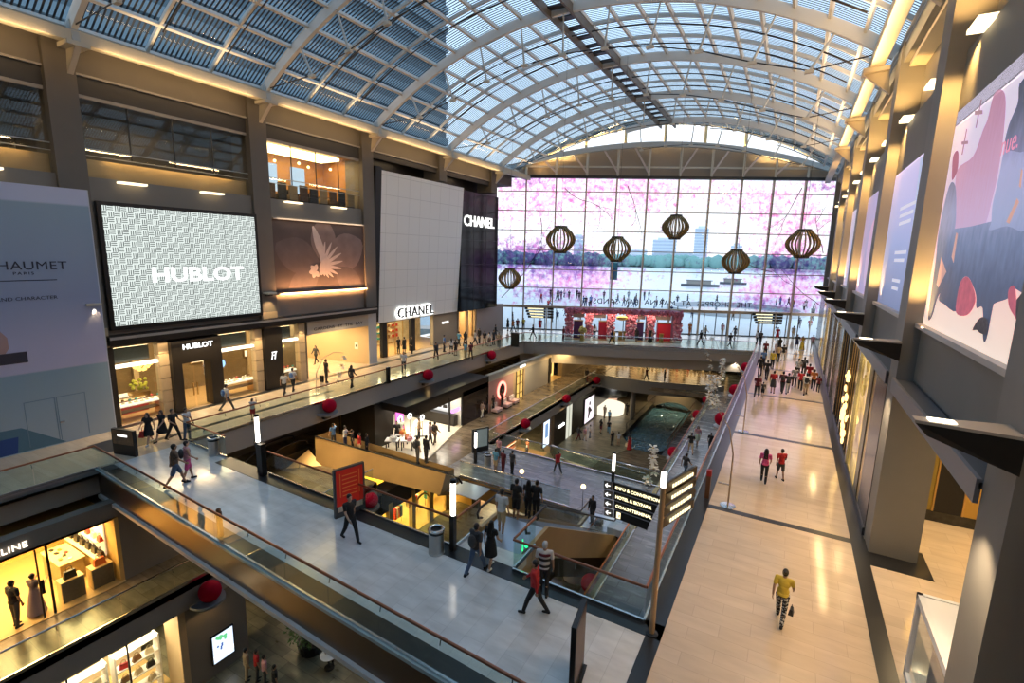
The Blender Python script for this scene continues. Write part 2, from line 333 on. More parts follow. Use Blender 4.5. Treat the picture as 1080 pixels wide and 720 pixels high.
mb.build('glazing',M_louvre,ceil)
for i in range(NP+1):
    a=ang(i); x,z=rp(a,RG-.12); w=.16
    mb=MB().bar((x,Y0,z),(x,yend(x)+.0,z),w,.24,up=(math.sin(a),0,math.cos(a)))
    mb.build('purlin',M_roof,ceil)
def arc_pts(y,r,lo=-A0,hi=A0,n=40):
    P=[]
    for k in range(n+1):
        a=lo+(hi-lo)*k/n; x,z=rp(a,r)
        if y<=yend(x)-.1: P.append((x,y,z))
    return P
RIBS=[-8,2,12,22,32,42,52,62]
for y in RIBS:
    P=arc_pts(y,29.68)
    if len(P)<4: continue
    rb=MB().strip(P,.24,.62,(0,1,0)).build('rib',M_roof,ceil)
    # hanging struts and their tie cable
    cab=[]
    for k,x in enumerate([-27.4,-24.2,-21.0,-17.7,-14.6,-11.5,-8.4,-5.3,-2.2,.6]):
        if y>yend(x)-1: continue
        a=math.asin((x-RC[0])/29.4); xt,zt=rp(a,29.4); xb,zb=rp(a,27.0+ (.5 if k in(0,9) else 0)); cab.append((xb,y,zb))
        MB().tube([(xt,y,zt),(xb,y,zb)],[.05,.075],8).build('strut',M_steel,rb)
        MB().bar((xb-.22,y,zb-.05),(xb+.22,y,zb-.05),.22,.16).build('strut_shoe',M_cream,rb)
    e0,e1=(-30.6,20.2),(2.7,20.2)
    if y<53: cab=[(e0[0],y,e0[1])]+cab+[(e1[0],y,e1[1])]
    MB().tube(cab,.035,6).build('tie_cable',M_dark,rb)
ys=[]
for a_,b_ in zip(RIBS[:-1],RIBS[1:]): ys+=[a_+10/3,a_+20/3]
for y in ys+[65.3,68.6]:
    P=arc_pts(y,29.92)
    if len(P)>=4: MB().strip(P,.14,.20,(0,1,0)).build('secondary_rib',M_steel,ceil)
    P=arc_pts(y,29.45,n=40)
    if len(P)>=4: MB().tube(P[2:-2],.045,6).build('conduit',M_dark,ceil)
# dark maintenance strip along the crown
for x in (-15.5,-14.0):
    a=math.asin((x-RC[0])/29.5); xx,zz=rp(a,29.55); MB().bar((xx,Y0,zz),(xx,yend(xx)-1,zz),.16,.55).build('crown_beam',mat('brown_steel',(.13,.11,.09),.5),ceil)
for y in [k*1.66 for k in range(-6,40)]:
    if y<yend(-15)-1.5: MB().bar((-15.5,y,25.62),(-14.0,y,25.62),.5,.1).build('crown_plank',M_dark,ceil)
# eaves beams + brackets
def eave(x,z,s):
    mb=MB(); y1=gy(x)-.3
    mb.prism([(x-.28,-15),(x+.28,-15),(x+.28,y1),(x-.28,y1)],z-.28,z+.22); mb.build('eaves_beam',M_cream,ceil)
    MB().prism([(x+s*.3,-15),(x+s*.42,-15),(x+s*.42,y1),(x+s*.3,y1)],z+.1,z+.5).build('eaves_gutter',M_steel,ceil)
eave(-31.0,19.75,-1); eave(2.55,19.75,1)
for y in (2,12,22,32,42,52):
    for x,s in ((-31.0,-1),(2.55,1)):
        b=MB(); b.prism([(x-.55,y-.45),(x+.55,y-.45),(x+.55,y+.45),(x-.55,y+.45)],19.25,19.45).build('rib_bracket',M_cream,ceil)
        k=MB(); k.add([(x-.5*-s*-1,y-.12,19.25),(x+s*.55,y-.12,19.25),(x+s*.7,y-.12,18.2),(x-.5*-s*-1,y+.12,19.25),(x+s*.55,y+.12,19.25),(x+s*.7,y+.12,18.2)],[(0,1,2),(5,4,3),(0,3,4,1),(1,4,5,2),(2,5,3,0)]); k.build('knee_plate',M_cream,ceil)
        MB().bar((x-s*.2,y,19.5),(x-s*.05,y,20.4),.3,.3).build('rib_shoe',M_steel,ceil)
# ================================================================ gable over the glass wall
gab=SE('wall_end_gable')
SL,SR=-4.7,38.2
# outer arch follows the vault
def gab_arch(r):
    P=[]
    for k in range(49):
        a=-A0+2*A0*k/48; x,z=rp(a,r); s=(x-GA.x)/GD.x; P.append((s,z))
    return P
P=[gw(s,z,-.15) for s,z in gab_arch(31.05)]; MB().strip(P,.35,.4,tuple(GN)).build('gable_rib',M_cream,gab)
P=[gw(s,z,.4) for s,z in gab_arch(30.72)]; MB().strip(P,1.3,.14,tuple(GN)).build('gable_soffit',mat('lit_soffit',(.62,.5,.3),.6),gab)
def low_arch(s):   # circular segment apex 23.85
    u=(s-16.75)/21.4; return 20.5+3.4*(1-u*u)
P=[gw(-4.6+42.7*k/40,low_arch(-4.6+42.7*k/40),-.6) for k in range(41)]; MB().strip(P,.45,.6,tuple(GN)).build('truss_arch',M_steel,gab)
# lunette glazing between the arches
mb=MB(); ar=gab_arch(30.7)
for (s0,z0),(s1,z1) in zip(ar[:-1],ar[1:]):
    l0,l1=low_arch(s0),low_arch(s1)
    if z0>l0 or z1>l1: mb.quad(gw(s0,min(l0,z0)),gw(s1,min(l1,z1)),gw(s1,z1),gw(s0,z0))
mb.build('lunette_glass',M_clear,gab)
mb=MB()
for i in range(NP):
    (x0,z0),(x1,z1)=rp(ang(i),30.05),rp(ang(i+1),30.05); (X0,Z0_),(X1,Z1_)=rp(ang(i),31.0),rp(ang(i+1),31.0)
    mb.quad((x0,yend(x0),z0),(x1,yend(x1),z1),(X1,gy(X1)-.3,Z1_),(X0,gy(X0)-.3,Z0_))
mb.build('upstand_glass',M_louvre,gab)
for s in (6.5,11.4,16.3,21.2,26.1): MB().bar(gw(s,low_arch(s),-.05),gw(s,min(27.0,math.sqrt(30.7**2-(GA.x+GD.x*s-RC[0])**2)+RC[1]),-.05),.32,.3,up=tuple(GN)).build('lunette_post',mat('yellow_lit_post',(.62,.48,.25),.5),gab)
# truss below: dark back panel, posts, diagonals
mb=MB()
for k in range(40):
    s0=-4.6+42.7*k/40; s1=-4.6+42.7*(k+1)/40; mb.quad(gw(s0,19.9,.6),gw(s1,19.9,.6),gw(s1,low_arch(s1),.6),gw(s0,low_arch(s0),.6))
mb.build('truss_back_panel',mat('brown_truss_panel',(.30,.24,.185),.7),gab)
MB().bar(gw(-4.6,19.95,-.2),gw(38.2,19.95,-.2),.6,.36).build('truss_bottom_beam',M_dark,gab)
MB().bar(gw(-3,21.2,-.25),gw(36.5,21.2,-.25),.2,.2).build('truss_rail',M_cream,gab)
SM=[-.99+3.87*k for k in range(0,10)]
for k,s in enumerate(SM):
    MB().bar(gw(s,20.1,-.4),gw(s,low_arch(s)-.2,-.4),.26,.26).build('truss_post',M_cream,gab)
    if 0<k<9: MB().bar(gw(s,20.4,-.5),gw(s+(1.9 if k>4 else -1.9),low_arch(s)-.35,-.5),.2,.2).build('truss_brace',mat('pink_cream_steel',(.55,.45,.41),.5),gab)
# ================================================================ glass wall with blossom film
m,t,o=nt('blossom_film_glass')
tc=N(t,'ShaderNodeTexCoord'); sp=N(t,'ShaderNodeSeparateXYZ'); L(t,tc.outputs['Object'],sp.inputs[0])
def math_(op,a,b=None,c=None):
    n=N(t,'ShaderNodeMath',operation=op)
    for i,v in enumerate((a,b,c)):
        if v is None: continue
        if isinstance(v,(int,float)): n.inputs[i].default_value=v
        else: L(t,v,n.inputs[i])
    return n.outputs[0]
S,Zc=sp.outputs['X'],sp.outputs['Z']
def blob(cs,cz,rs,rz,amp):
    a=math_('DIVIDE',math_('SUBTRACT',S,cs),rs); b=math_('DIVIDE',math_('SUBTRACT',Zc,cz),rz)
    d=math_('ADD',math_('MULTIPLY',a,a),math_('MULTIPLY',b,b)); e=math_('POWER',2.718,math_('MULTIPLY',d,-1.0)); return math_('MULTIPLY',e,amp)
def tot(bl):
    r=None
    for b in bl: r=blob(*b) if r is None else math_('ADD',r,blob(*b))
    return r
pink=tot([(-2,17.5,8,5,.62),(8,18.5,9,3.2,.6),(6,9,6,5,.42),(17,18.8,8,2.2,.42),(14.5,15.5,4,2.4,.34),(27,17.5,5,3.2,.45),(34,15,6,6,.6),(32,9,5,4,.55),(2,6,8,2.6,.55),(30,5.5,7,1.8,.6),(36,5,5,3,.45),(9,7.5,6,3,.4)])
dark=tot([(-3,10,6.5,3.0,.68),(5.5,9.2,6,2.0,.64),(33,9.4,4.8,1.9,.66),(2,5,5,1.4,.45),(31,4.6,5,1.2,.42),(-2,19.3,6,.8,.55),(36,19,3,1,.45)])
def noise(sc,det,off=0):
    mp=N(t,'ShaderNodeMapping'); mp.inputs['Location'].default_value=(off,0,off); L(t,tc.outputs['Object'],mp.inputs[0])
    n=N(t,'ShaderNodeTexNoise'); n.inputs['Scale'].default_value=sc; n.inputs['Detail'].default_value=det; n.inputs['Roughness'].default_value=.65; L(t,mp.outputs[0],n.inputs['Vector']); return n.outputs['Fac']
n1=noise(1.9,5,3.1); n2=noise(1.6,6,11.3); n3=noise(1.3,5,7.)
def mask(p,n,k,w):
    mr=N(t,'ShaderNodeMapRange'); mr.inputs['From Min'].default_value=k; mr.inputs['From Max'].default_value=k+w; L(t,math_('ADD',math_('MULTIPLY',p,.62),n),mr.inputs[0]); return mr.outputs[0]
n4=noise(.42,3,5.)
mixn=lambda a,b,k: math_('ADD',math_('MULTIPLY',a,k),math_('MULTIPLY',b,1-k))
pm=mask(pink,math_('ADD',math_('MULTIPLY',math_('SUBTRACT',mixn(n1,n4,.72),.5),2.6),.5),.70,.34); dm=mask(dark,math_('ADD',math_('MULTIPLY',math_('SUBTRACT',mixn(n2,n4,.7),.5),2.2),.5),.66,.32)
cr=N(t,'ShaderNodeMix',data_type='RGBA'); mr3=N(t,'ShaderNodeMapRange'); mr3.inputs[1].default_value=.36; mr3.inputs[2].default_value=.6; L(t,n3,mr3.inputs[0]); L(t,mr3.outputs[0],cr.inputs[0]); cr.inputs[6].default_value=(.80,.18,.46,1); cr.inputs[7].default_value=(.97,.72,.86,1)
cd=N(t,'ShaderNodeMix',data_type='RGBA'); L(t,mr3.outputs[0],cd.inputs[0]); cd.inputs[6].default_value=(.13,.11,.30,1); cd.inputs[7].default_value=(.55,.20,.52,1)
x1=N(t,'ShaderNodeMix',data_type='RGBA'); L(t,pm,x1.inputs[0]); x1.inputs[6].default_value=(.86,.89,.91,1); L(t,cr.outputs[2],x1.inputs[7])
x2=N(t,'ShaderNodeMix',data_type='RGBA'); L(t,dm,x2.inputs[0]); L(t,x1.outputs[2],x2.inputs[6]); L(t,cd.outputs[2],x2.inputs[7])
tr=N(t,'ShaderNodeBsdfTransparent'); L(t,x2.outputs[2],tr.inputs[0])
gl=N(t,'ShaderNodeBsdfGlossy'); gl.inputs['Roughness'].default_value=.01
fz=schlick(t,1.3)
m1=N(t,'ShaderNodeMixShader'); L(t,fz,m1.inputs[0]); L(t,tr.outputs[0],m1.inputs[1]); L(t,gl.outputs[0],m1.inputs[2]); L(t,m1.outputs[0],o.inputs[0])
M_film=m
gwall=SE('window_1'); gwall.location=GA; gwall.rotation_euler=(0,0,math.atan2(GD.y,GD.x))
TZ=[3.12,5.7,8.15,10.7,13.2,15.7,18.15,19.8]
MB().quad((SL,0,3.12),(SR,0,3.12),(SR,0,19.8),(SL,0,19.8)).build('film_pane',M_film,gwall)
MB().quad((SL,0,0),(SR,0,0),(SR,0,3.1),(SL,0,3.1)).build('door_pane',M_clear,gwall)
M_mull=mat('champagne_mullion',(.50,.38,.27),.4,.3)
for s in SM: MB().box(s-.09,s+.09,-.32,.06,0,19.8).build('mullion',M_mull,gwall)
for z in TZ[1:-1]: MB().box(SL,SR,-.10,.05,z-.055,z+.055).build('transom',M_mull,gwall)
MB().box(SL,SR,-.2,.25,2.95,3.3).build('door_head',M_mull,gwall)
for k in range(28):
    s=-4+1.5*k
    MB().box(s-.045,s+.045,-.06,.06,0,2.95).build('door_post',M_dark if k%3 else M_mull,gwall)
MB().box(SL,SR,-.06,.06,0,.12).build('door_sill',M_dark,gwall)
# mirrored entrance lettering on the outside of the glass (reads from the bay)
tx=text('THE  SHOPPES  AT  MARINA  BAY  SANDS',.98,mat('dark_letter',(.03,.035,.05),.5),'lettering',gwall,(18.7,.32,4.05),(PI/2,0,PI),.04,'CENTER',sx=1.02,space=1.12)
# branches printed on the film are modelled as thin relief twigs
M_twig=mat('brown_twig',(.25,.10,.09),.7)
tw=MB(); rnd=random.Random(5)
def branch(p,d,l,r,depth):
    pts=[p]; q=Vector(p); dd=Vector(d)
    for k in range(5):
        dd=(dd+Vector((rnd.uniform(-.25,.25),0,rnd.uniform(-.25,.25)))).normalized(); q=q+dd*l/5; pts.append(tuple(q))
        if depth and k in (2,3): branch(tuple(q),(dd.x+rnd.uniform(-.8,.8),0,dd.z+rnd.uniform(-.8,.8)),l*.5,r*.6,depth-1)
    tw.tube([(a[0],.05,a[2]) for a in pts],[r*(1-.12*k) for k in range(6)],5)
for p,d,l in (((4,.05,18.6),(.7,0,-.8),6.5),((1,.05,14.8),(.35,0,-.9),6),((-4,.05,4.2),(.75,0,.6),9),((38,.05,3.9),(-.7,0,.65),8),((33.5,.05,19),(-.6,0,-.75),6),((37,.05,11),(-.5,0,.85),5),((12,.05,19),(.3,0,-.9),5),((31,.05,8.5),(-.9,0,-.1),5)): branch(p,d,l,.055,2)
tw.build('branch_print',M_twig,gwall)
# ================================================================ outside: promenade, bay, far shore
ST(MB().prism([(-150,gy(-150)+.35),(90,gy(90)+.35),(120,150),(-150,150)],-.5,-.02).build('floor_promenade',mat('pale_paving',(.70,.72,.74),.6,var=.06,scale=.3)) )
ST(MB().box(-1500,1500,150,1500,-3.2,-3).build('floor_bay_water',mat('silver_bay_water',(.70,.74,.78),.25,bump=.15,scale=.05)))

# ================================================================ things outside the glass
def out(px_x,dist,z):   # a point beyond the glass: bearing given by image-independent azimuth (degrees, 0 = +y, negative = left)
    a=math.radians(px_x); return (dist*math.sin(a),dist*math.cos(a),z)
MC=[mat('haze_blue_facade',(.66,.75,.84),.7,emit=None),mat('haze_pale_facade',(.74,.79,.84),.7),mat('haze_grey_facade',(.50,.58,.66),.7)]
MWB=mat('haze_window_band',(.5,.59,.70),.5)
def tower(az,dist,w,h,d,m,label,nb=10,top=None):
    x,y,_=out(az,dist,0); t=T('office_tower',label,'building',(x,y,-3),math.radians(-az),'skyline across the bay')
    MB().box(-w/2,w/2,0,d,0,h).build('tower_body',m,t)
    mb=MB()
    for k in range(nb):
        z=h*(k+.5)/nb; mb.box(-w/2-.4,w/2+.4,-.5,d,z-h/nb*.22,z+h/nb*.22)
    mb.build('window_band',MWB,t)
    if top: MB().box(-w*.3,w*.3,d*.2,d*.8,h,h+top).build('roof_plant',m,t)
    return t
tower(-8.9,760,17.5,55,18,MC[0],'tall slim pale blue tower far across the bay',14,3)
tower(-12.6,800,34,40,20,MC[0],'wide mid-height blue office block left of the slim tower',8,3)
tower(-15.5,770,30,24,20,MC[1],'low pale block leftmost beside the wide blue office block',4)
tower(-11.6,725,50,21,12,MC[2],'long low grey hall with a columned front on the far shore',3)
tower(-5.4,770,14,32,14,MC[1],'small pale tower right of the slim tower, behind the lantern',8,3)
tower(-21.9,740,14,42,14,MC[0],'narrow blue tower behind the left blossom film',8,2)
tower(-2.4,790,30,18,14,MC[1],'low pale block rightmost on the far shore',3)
# far tree belt: nobody could count the crowns
mb=MB(); r=random.Random(3)
for k in range(260):
    az=-32+40*k/260; x,y,_=out(az,690+r.uniform(-12,12),0); mb.ball((x,y,3+r.uniform(0,3)),r.uniform(5,8.5),7,1.2,1,r.uniform(.9,1.5))
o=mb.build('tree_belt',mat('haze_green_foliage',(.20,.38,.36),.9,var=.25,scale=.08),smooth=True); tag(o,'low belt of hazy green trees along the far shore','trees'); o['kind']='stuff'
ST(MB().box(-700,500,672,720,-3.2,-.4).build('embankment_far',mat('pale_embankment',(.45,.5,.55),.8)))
# boats
def boat(az,dist,l,label,rz):
    x,y,_=out(az,dist,0); t=T('ferry_boat',label,'boat',(x,y,-3.2),rz)
    MB().prism([(-l/2,-1.6),(l*.38,-1.8),(l/2,0),(l*.38,1.8),(-l/2,1.6)],0,1.3).build('hull',mat('dark_hull',(.08,.09,.11),.5),t)
    MB().box(-l*.35,l*.28,-1.3,1.3,1.3,2.9).build('cabin',mat('boat_cabin',(.28,.27,.25),.5),t)
    MB().box(-l*.38,l*.32,-1.6,1.6,2.9,3.2).build('canopy',mat('boat_canopy',(.16,.15,.15),.5),t)
boat(-8.64,250,17,'long dark ferry boat on the bay, left of the two',.2)
boat(-5.39,285,13,'shorter dark bumboat on the bay, right of the two',.15)
# round rain basin on the promenade
t=T('round_basin','large round water basin on the promenade behind the glass doors','basin',(-9.5,106,0))
MB().lathe([(12.6,-.02),(12.6,.7),(11.6,.7),(11.6,.1)],48).build('basin_rim',mat('white_stone_rim',(.6,.62,.64),.5),t,smooth=False)
MB().lathe([(11.6,.1),(0.01,.12)],48).build('basin_water',mat('steel_blue_water',(.18,.27,.36),.1),t)
# banner flag
t=T('banner_flag','tall teal feather banner on a pole outside the glass','banner',(-26.5,80.5,0))
MB().tube([(0,0,-.02),(0,0,9.2)],.06,8).build('pole',M_chrome,t)
MB().prism([(0.06,-.03),(1.2,-.03),(1.2,.03),(.06,.03)],6.2,9.0).build('banner',mat('teal_fabric',(.03,.16,.2),.7),t)
# neighbouring hotel tower seen through the left roof panes
t=T('hotel_tower','long dark high-rise slab beyond the left roof panes, nearer and taller','building',(-92,34,-10),0)
MB().box(-14,14,-26,70,0,150).build('tower_body',mat('blue_grey_tower',(.07,.11,.135),.5),t)
mb=MB()
for k in range(34): mb.box(13.9,14.6,-26,70,4+k*4.2,5.6+k*4.2)
mb.build('balcony_band',mat('pale_balcony',(.16,.21,.24),.6),t)


# ================================================================ left facade
XL=-32.4
def wl(name,x0,x1,y0,y1,z0,z1,m): return ST(MB().box(x0,x1,y0,y1,z0,z1).build(name,m))
M_warmw=mat('amber_timber_wall',(.42,.19,.045),.5,var=.2,scale=1)
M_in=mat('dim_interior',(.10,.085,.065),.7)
M_shopf=mat('honey_shop_floor',(.42,.27,.12),.3,var=.15,scale=2)
M_sand=mat('sandstone_pier',(.44,.33,.2),.55,var=.08,scale=3)
M_led=emit('warm_led',(1,.72,.36),9.)
# long bands
wl('wall_left_cornice',-34.5,XL,-15,57,18.5,19.95,M_wall)
wl('wall_left_eave',-34.5,-31.4,-15,57,19.95,20.4,M_wall)
wl('wall_left_band',-34.5,XL,-15,32.0,12.15,13.5,M_wall2)
wl('wall_left_upper_dark',-34.8,-34.55,32,57,16.5,18.5,M_dark)
wl('wall_left_canopy',-34.2,-31.75,12.3,32.2,4.62,5.15,M_dark)
wl('wall_left_trim',-34.2,-31.72,12.3,32.2,4.95,5.1,M_fascia)
# columns (one per bay)
for y in (2.4,12.4,22.7,32.6,43.0,53.0):
    ST(MB().box(-34.2,XL+.25,y-1.25,y,5.15 if y<33 else 17.2,19.95).build('pillar',M_wall))
# top openings: spandrel, glass, sill, interior
ends=[(-7.6,1.15),(2.4,11.15),(12.4,21.45),(22.7,31.35),(32.6,41.75),(43.0,51.75)]
for i,(y0,y1) in enumerate(ends):
    if i>3:
        wl('trim_upper',XL-.35,XL-.1,y0,y1,17.95,18.5,mat('dark_spandrel',(.045,.04,.036),.6)); wl('trim_upper',XL-.12,XL+.06,y0,y1,18.42,18.52,M_fascia); area((XL-1,(y0+y1)/2,18.3),(0,0,0),.6,3,18,(1,.75,.45)); continue
    wl('trim_upper',XL-.35,XL-.1,y0,y1,17.55,18.5,mat('dark_spandrel',(.045,.04,.036),.6))
    wl('trim_upper',XL-.12,XL+.06,y0,y1,18.42,18.52,M_fascia)
    wl('trim_upper',XL-.3,XL-.12,y0,y1,17.38,17.55,M_fascia)
    w=SE('window_%d'%(i+2)); MB().box(XL-.26,XL-.22,y0,y1,13.5,17.4).build('pane',M_clear,w)
    for k in (1,2,3): yy=y0+(y1-y0)*k/4; MB().box(XL-.27,XL-.20,yy-.02,yy+.02,14.6,17.4).build('joint',M_dark,w)
    MB().tube([(XL-.2,y0,14.95),(XL-.2,y1,14.95)],.03,6).build('hand_rail',M_steel,w); MB().tube([(XL-.2,y0,14.6),(XL-.2,y1,14.6)],.02,6).build('hand_rail',M_steel,w)
    lit=(i==3)
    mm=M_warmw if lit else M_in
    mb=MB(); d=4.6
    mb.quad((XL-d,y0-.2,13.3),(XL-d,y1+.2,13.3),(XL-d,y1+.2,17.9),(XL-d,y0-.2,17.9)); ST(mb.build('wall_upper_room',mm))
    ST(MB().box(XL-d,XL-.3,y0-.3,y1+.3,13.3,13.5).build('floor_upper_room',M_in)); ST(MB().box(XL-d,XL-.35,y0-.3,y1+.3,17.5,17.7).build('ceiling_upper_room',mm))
    for yy in (y0-.25,y1+.05): ST(MB().box(XL-d,XL-.4,yy,yy+.2,13.5,17.5).build('wall_upper_room',mm))
    if not lit:
        wl('trim_upper',XL-.75,XL-.5,y0,y1,13.5,14.45,mat('amber_panel',(.42,.28,.13),.45,var=.25,scale=.5))
        area((XL-.3,(y0+y1)/2,14.7),(0,math.radians(18),0),.1,7,34,(1,.66,.26)); area((XL-2.5,(y0+y1)/2,17.4),(0,0,0),.5,1.2,40,(1,.7,.4))
    for k in (.24,.72):
        yy=y0+(y1-y0)*k
        f=MB().box(XL-.02,XL+.42,yy-.85,yy+.45,13.32,13.42).build('ledge_light',emit('cream_light_slab',(1,.8,.5),1.6)); tag(f,'cream light slab under the upper window %s, %s'%(['nearest the camera','over the blue-grey hoarding','over the patterned screen','over the flower poster','over the white store panel','over the black glass store box'][i],'left one' if k<.5 else 'right one'),'light','ledge lights on the left facade')
# lit restaurant bay contents
area((XL-2.2,27,17.4),(0,0,0),2.6,7.5,420,(1,.66,.24))
mb=MB(); mb.box(XL-3.4,XL-1.2,22.9,30.2,17.25,17.45); ST(mb.build('ceiling_light_cove',emit('cove_glow',(1,.72,.32),5.)))
for k,yy in enumerate((23.2,25.4,28.0)):
    ST(MB().box(XL-4.5,XL-4.4,yy,yy+1.3,14.6,16.7).build('window_%d'%(9+k),emit('evening_window',(.45,.55,.62),.9)))
mbp=MB()
rr=random.Random(4)
def cafe_chair(x,y,z,label):
    t=T('cafe_chair',label,'chair',(x,y,z),rr.uniform(0,6),'dark chairs in the lit upper restaurant')
    MB().box(-.22,.22,-.22,.22,.42,.47).build('seat',M_dark,t); MB().box(-.22,.22,.18,.22,.47,.9).build('backrest',M_dark,t)
    for sx in (-.19,.19):
        for sy in (-.19,.19): MB().box(sx-.02,sx+.02,sy-.02,sy+.02,0,.42).build('leg',M_black,t)
for k in range(14): cafe_chair(XL-1.1-(k%3)*.9,23.3+k*.58,13.5,'dark wooden chair behind the rail of the lit upper restaurant')
for k in range(9):
    t=T('booth_seat','high-backed booth seat along the rail of the lit upper restaurant','seat',(XL-.75,23.3+k*.92,13.5),0,'booth seats along the restaurant rail')
    mk=[mat('booth_brown',(.10,.05,.025),.5),mat('booth_charcoal',(.03,.028,.03),.5),mat('booth_tan',(.30,.2,.1),.5)][k%3]
    MB().box(-.3,.28,-.36,.36,.12,.48).build('seat',mk,t,bevel=.03); MB().box(.16,.28,-.36,.36,.48,1.15+.12*(k%2)).build('backrest',mk,t,bevel=.03); MB().box(-.28,.26,-.34,.34,0,.12).build('base',M_black,t)
for k in range(5):
    t=T('pendant_lamp','small amber globe pendant under the gold ceiling of the upper restaurant','lamp',(XL-1.6-(k%2)*.8,23.6+k*1.5,16.55),0,'amber pendants in the upper restaurant')
    MB().ball((0,0,0),.11,10).build('globe',emit('globe_amber2',(1,.66,.25),4.),t); MB().tube([(0,0,.1),(0,0,.72)],.01,5).build('cord',M_black,t)
for k in range(3):
    t=T('cafe_table','small dark table among the chairs of the lit upper restaurant','table',(XL-2.0,24.2+k*2.5,13.5),0,'tables in the lit upper restaurant')
    MB().lathe([(.45,.72),(.45,.76)],16).build('table_top',M_dark,t); MB().lathe([(.04,.03),(.04,.72)],8).build('post',M_black,t); MB().lathe([(.25,0),(.25,.03)],12).build('base',M_black,t)
# wall behind mid-height panels
wl('wall_left_mid',-34.2,XL-.02,-15,32.2,5.15,12.15,M_wall2)
# ---- large patterned display
t=T('led_display','bright white display wall with woven hatch pattern and white lettering','screen',(XL,17,5.3))
m,tt,o=nt('woven_display')
tc=N(tt,'ShaderNodeTexCoord'); sp=N(tt,'ShaderNodeSeparateXYZ'); L(tt,tc.outputs['Object'],sp.inputs[0])
def mm_(op,a,b=None):
    n=N(tt,'ShaderNodeMath',operation=op)
    for i,v in enumerate((a,b)):
        if v is None: continue
        if isinstance(v,(int,float)): n.inputs[i].default_value=v
        else: L(tt,v,n.inputs[i])
    return n.outputs[0]
Y,Z=sp.outputs['Y'],sp.outputs['Z']; c=.31
cy=mm_('FLOOR',mm_('DIVIDE',Y,c)); cz=mm_('FLOOR',mm_('DIVIDE',Z,c))
ch=mm_('GREATER_THAN',mm_('FRACT',mm_('MULTIPLY',mm_('ADD',cy,cz),.5)),.25)
fy=mm_('GREATER_THAN',mm_('FRACT',mm_('DIVIDE',Y,c/3)),.60); fz_=mm_('GREATER_THAN',mm_('FRACT',mm_('DIVIDE',Z,c/3)),.60)
ey=mm_('LESS_THAN',mm_('ABSOLUTE',mm_('SUBTRACT',mm_('FRACT',mm_('DIVIDE',Y,c)),.5)),.42); ez=mm_('LESS_THAN',mm_('ABSOLUTE',mm_('SUBTRACT',mm_('FRACT',mm_('DIVIDE',Z,c)),.5)),.42)
h=mm_('ADD',mm_('MULTIPLY',mm_('MULTIPLY',fy,ch),ez),mm_('MULTIPLY',mm_('MULTIPLY',fz_,mm_('SUBTRACT',1.,ch)),ey))
cm=N(tt,'ShaderNodeMix',data_type='RGBA'); L(tt,h,cm.inputs[0]); cm.inputs[6].default_value=(.80,.88,.84,1); cm.inputs[7].default_value=(.045,.055,.055,1)
e=N(tt,'ShaderNodeEmission'); e.inputs[1].default_value=.66; L(tt,cm.outputs[2],e.inputs[0]); L(tt,e.outputs[0],o.inputs[0])
MB().box(.10,.34,-4.45,4.5,.12,7.0).build('screen_frame',M_black,t)
MB().box(.34,.37,-4.25,4.3,.35,6.8).build('screen_panel',m,t)
text('HUBLOT',1.16,emit('white_letters',(1,1,1),1.3),'lettering',t,(.40,.5,3.05),(PI/2,0,PI/2),.01,sx=1.22,bold=.03)
for yy in (-2.2,0,2.2): MB().box(.371,.376,yy-.008,yy+.008,.35,6.8).build('panel_seam',M_dark,t)
# ---- pale flower poster
t=T('flower_poster','dark poster of a pale lily blossom lit orange along its foot','poster',(XL,27.1,6.9),0)
MB().box(-.02,.12,-4.3,4.24,0,5.2).build('backing',mat('poster_brown',(.07,.05,.048),.6,var=.5,scale=.5),t)
mb=MB(); r=random.Random(2)
def petal(cy_,cz_,a,l,w,m,k):
    d=(math.cos(a),math.sin(a)); n=(-d[1],d[0]); q=MB(); P=[]
    for i in range(9):
        u=i/8; ww=w*math.sin(PI*min(1,u*.92+.04))**.8; P.append((cy_+d[0]*l*u,cz_+d[1]*l*u,ww))
    L_=[(.121+k*.0015,p[0]+n[0]*p[2],p[1]+n[1]*p[2]) for p in P]; R_=[(.121+k*.0015,p[0]-n[0]*p[2],p[1]-n[1]*p[2]) for p in P]
    L_=[(x,max(-4.25,min(4.25,y)),max(.05,min(5.15,z))) for x,y,z in L_]; R_=[(x,max(-4.25,min(4.25,y)),max(.05,min(5.15,z))) for x,y,z in R_]
    for i in range(8): q.quad(L_[i],L_[i+1],R_[i+1],R_[i])
    return q.build('petal',m,t)
pm1=mat('petal_mauve',(.17,.125,.12),.6,var=.35,scale=1.2); pm2=mat('petal_pale',(.50,.42,.40),.6,var=.2,scale=2); pm3=mat('petal_dark',(.10,.075,.075),.6,var=.4,scale=1)
petal(0,2.2,math.radians(88),3.4,1.2,pm1,1); petal(.6,2.2,math.radians(25),3.8,1.5,pm1,2); petal(-.5,2.0,math.radians(160),3.9,1.3,pm3,3); petal(-.6,1.6,math.radians(215),3.2,1.0,pm3,4); petal(1.2,1.6,math.radians(-35),3.2,1.0,pm3,5)
petal(-.9,4.9,math.radians(-70),3.0,.35,pm2,6)
for k in range(11): petal(-.2,1.9,math.radians(95-k*17),1.3+.9*math.sin(k*.33+.4),.13,pm2,7+k)
for k in range(5): petal(-.9,1.5,math.radians(70+k*60),.55,.2,pm2,20+k)
petal(-.4,1.2,math.radians(60),1.6,.42,pm2,27)
area((XL+.55,27.1,6.75),(0,math.radians(180-38),0),.1,8.2,420,(1,.46,.17)); area((XL+.4,27.1,12.2),(0,math.radians(25),0),.1,8,14,(1,.75,.5))
MB().box(-.0,.45,-4.3,4.2,-.12,-.02).build('sill',M_fascia,t)
MB().box(-.0,.30,-4.3,4.2,5.2,5.3).build('top_trim',M_fascia,t)
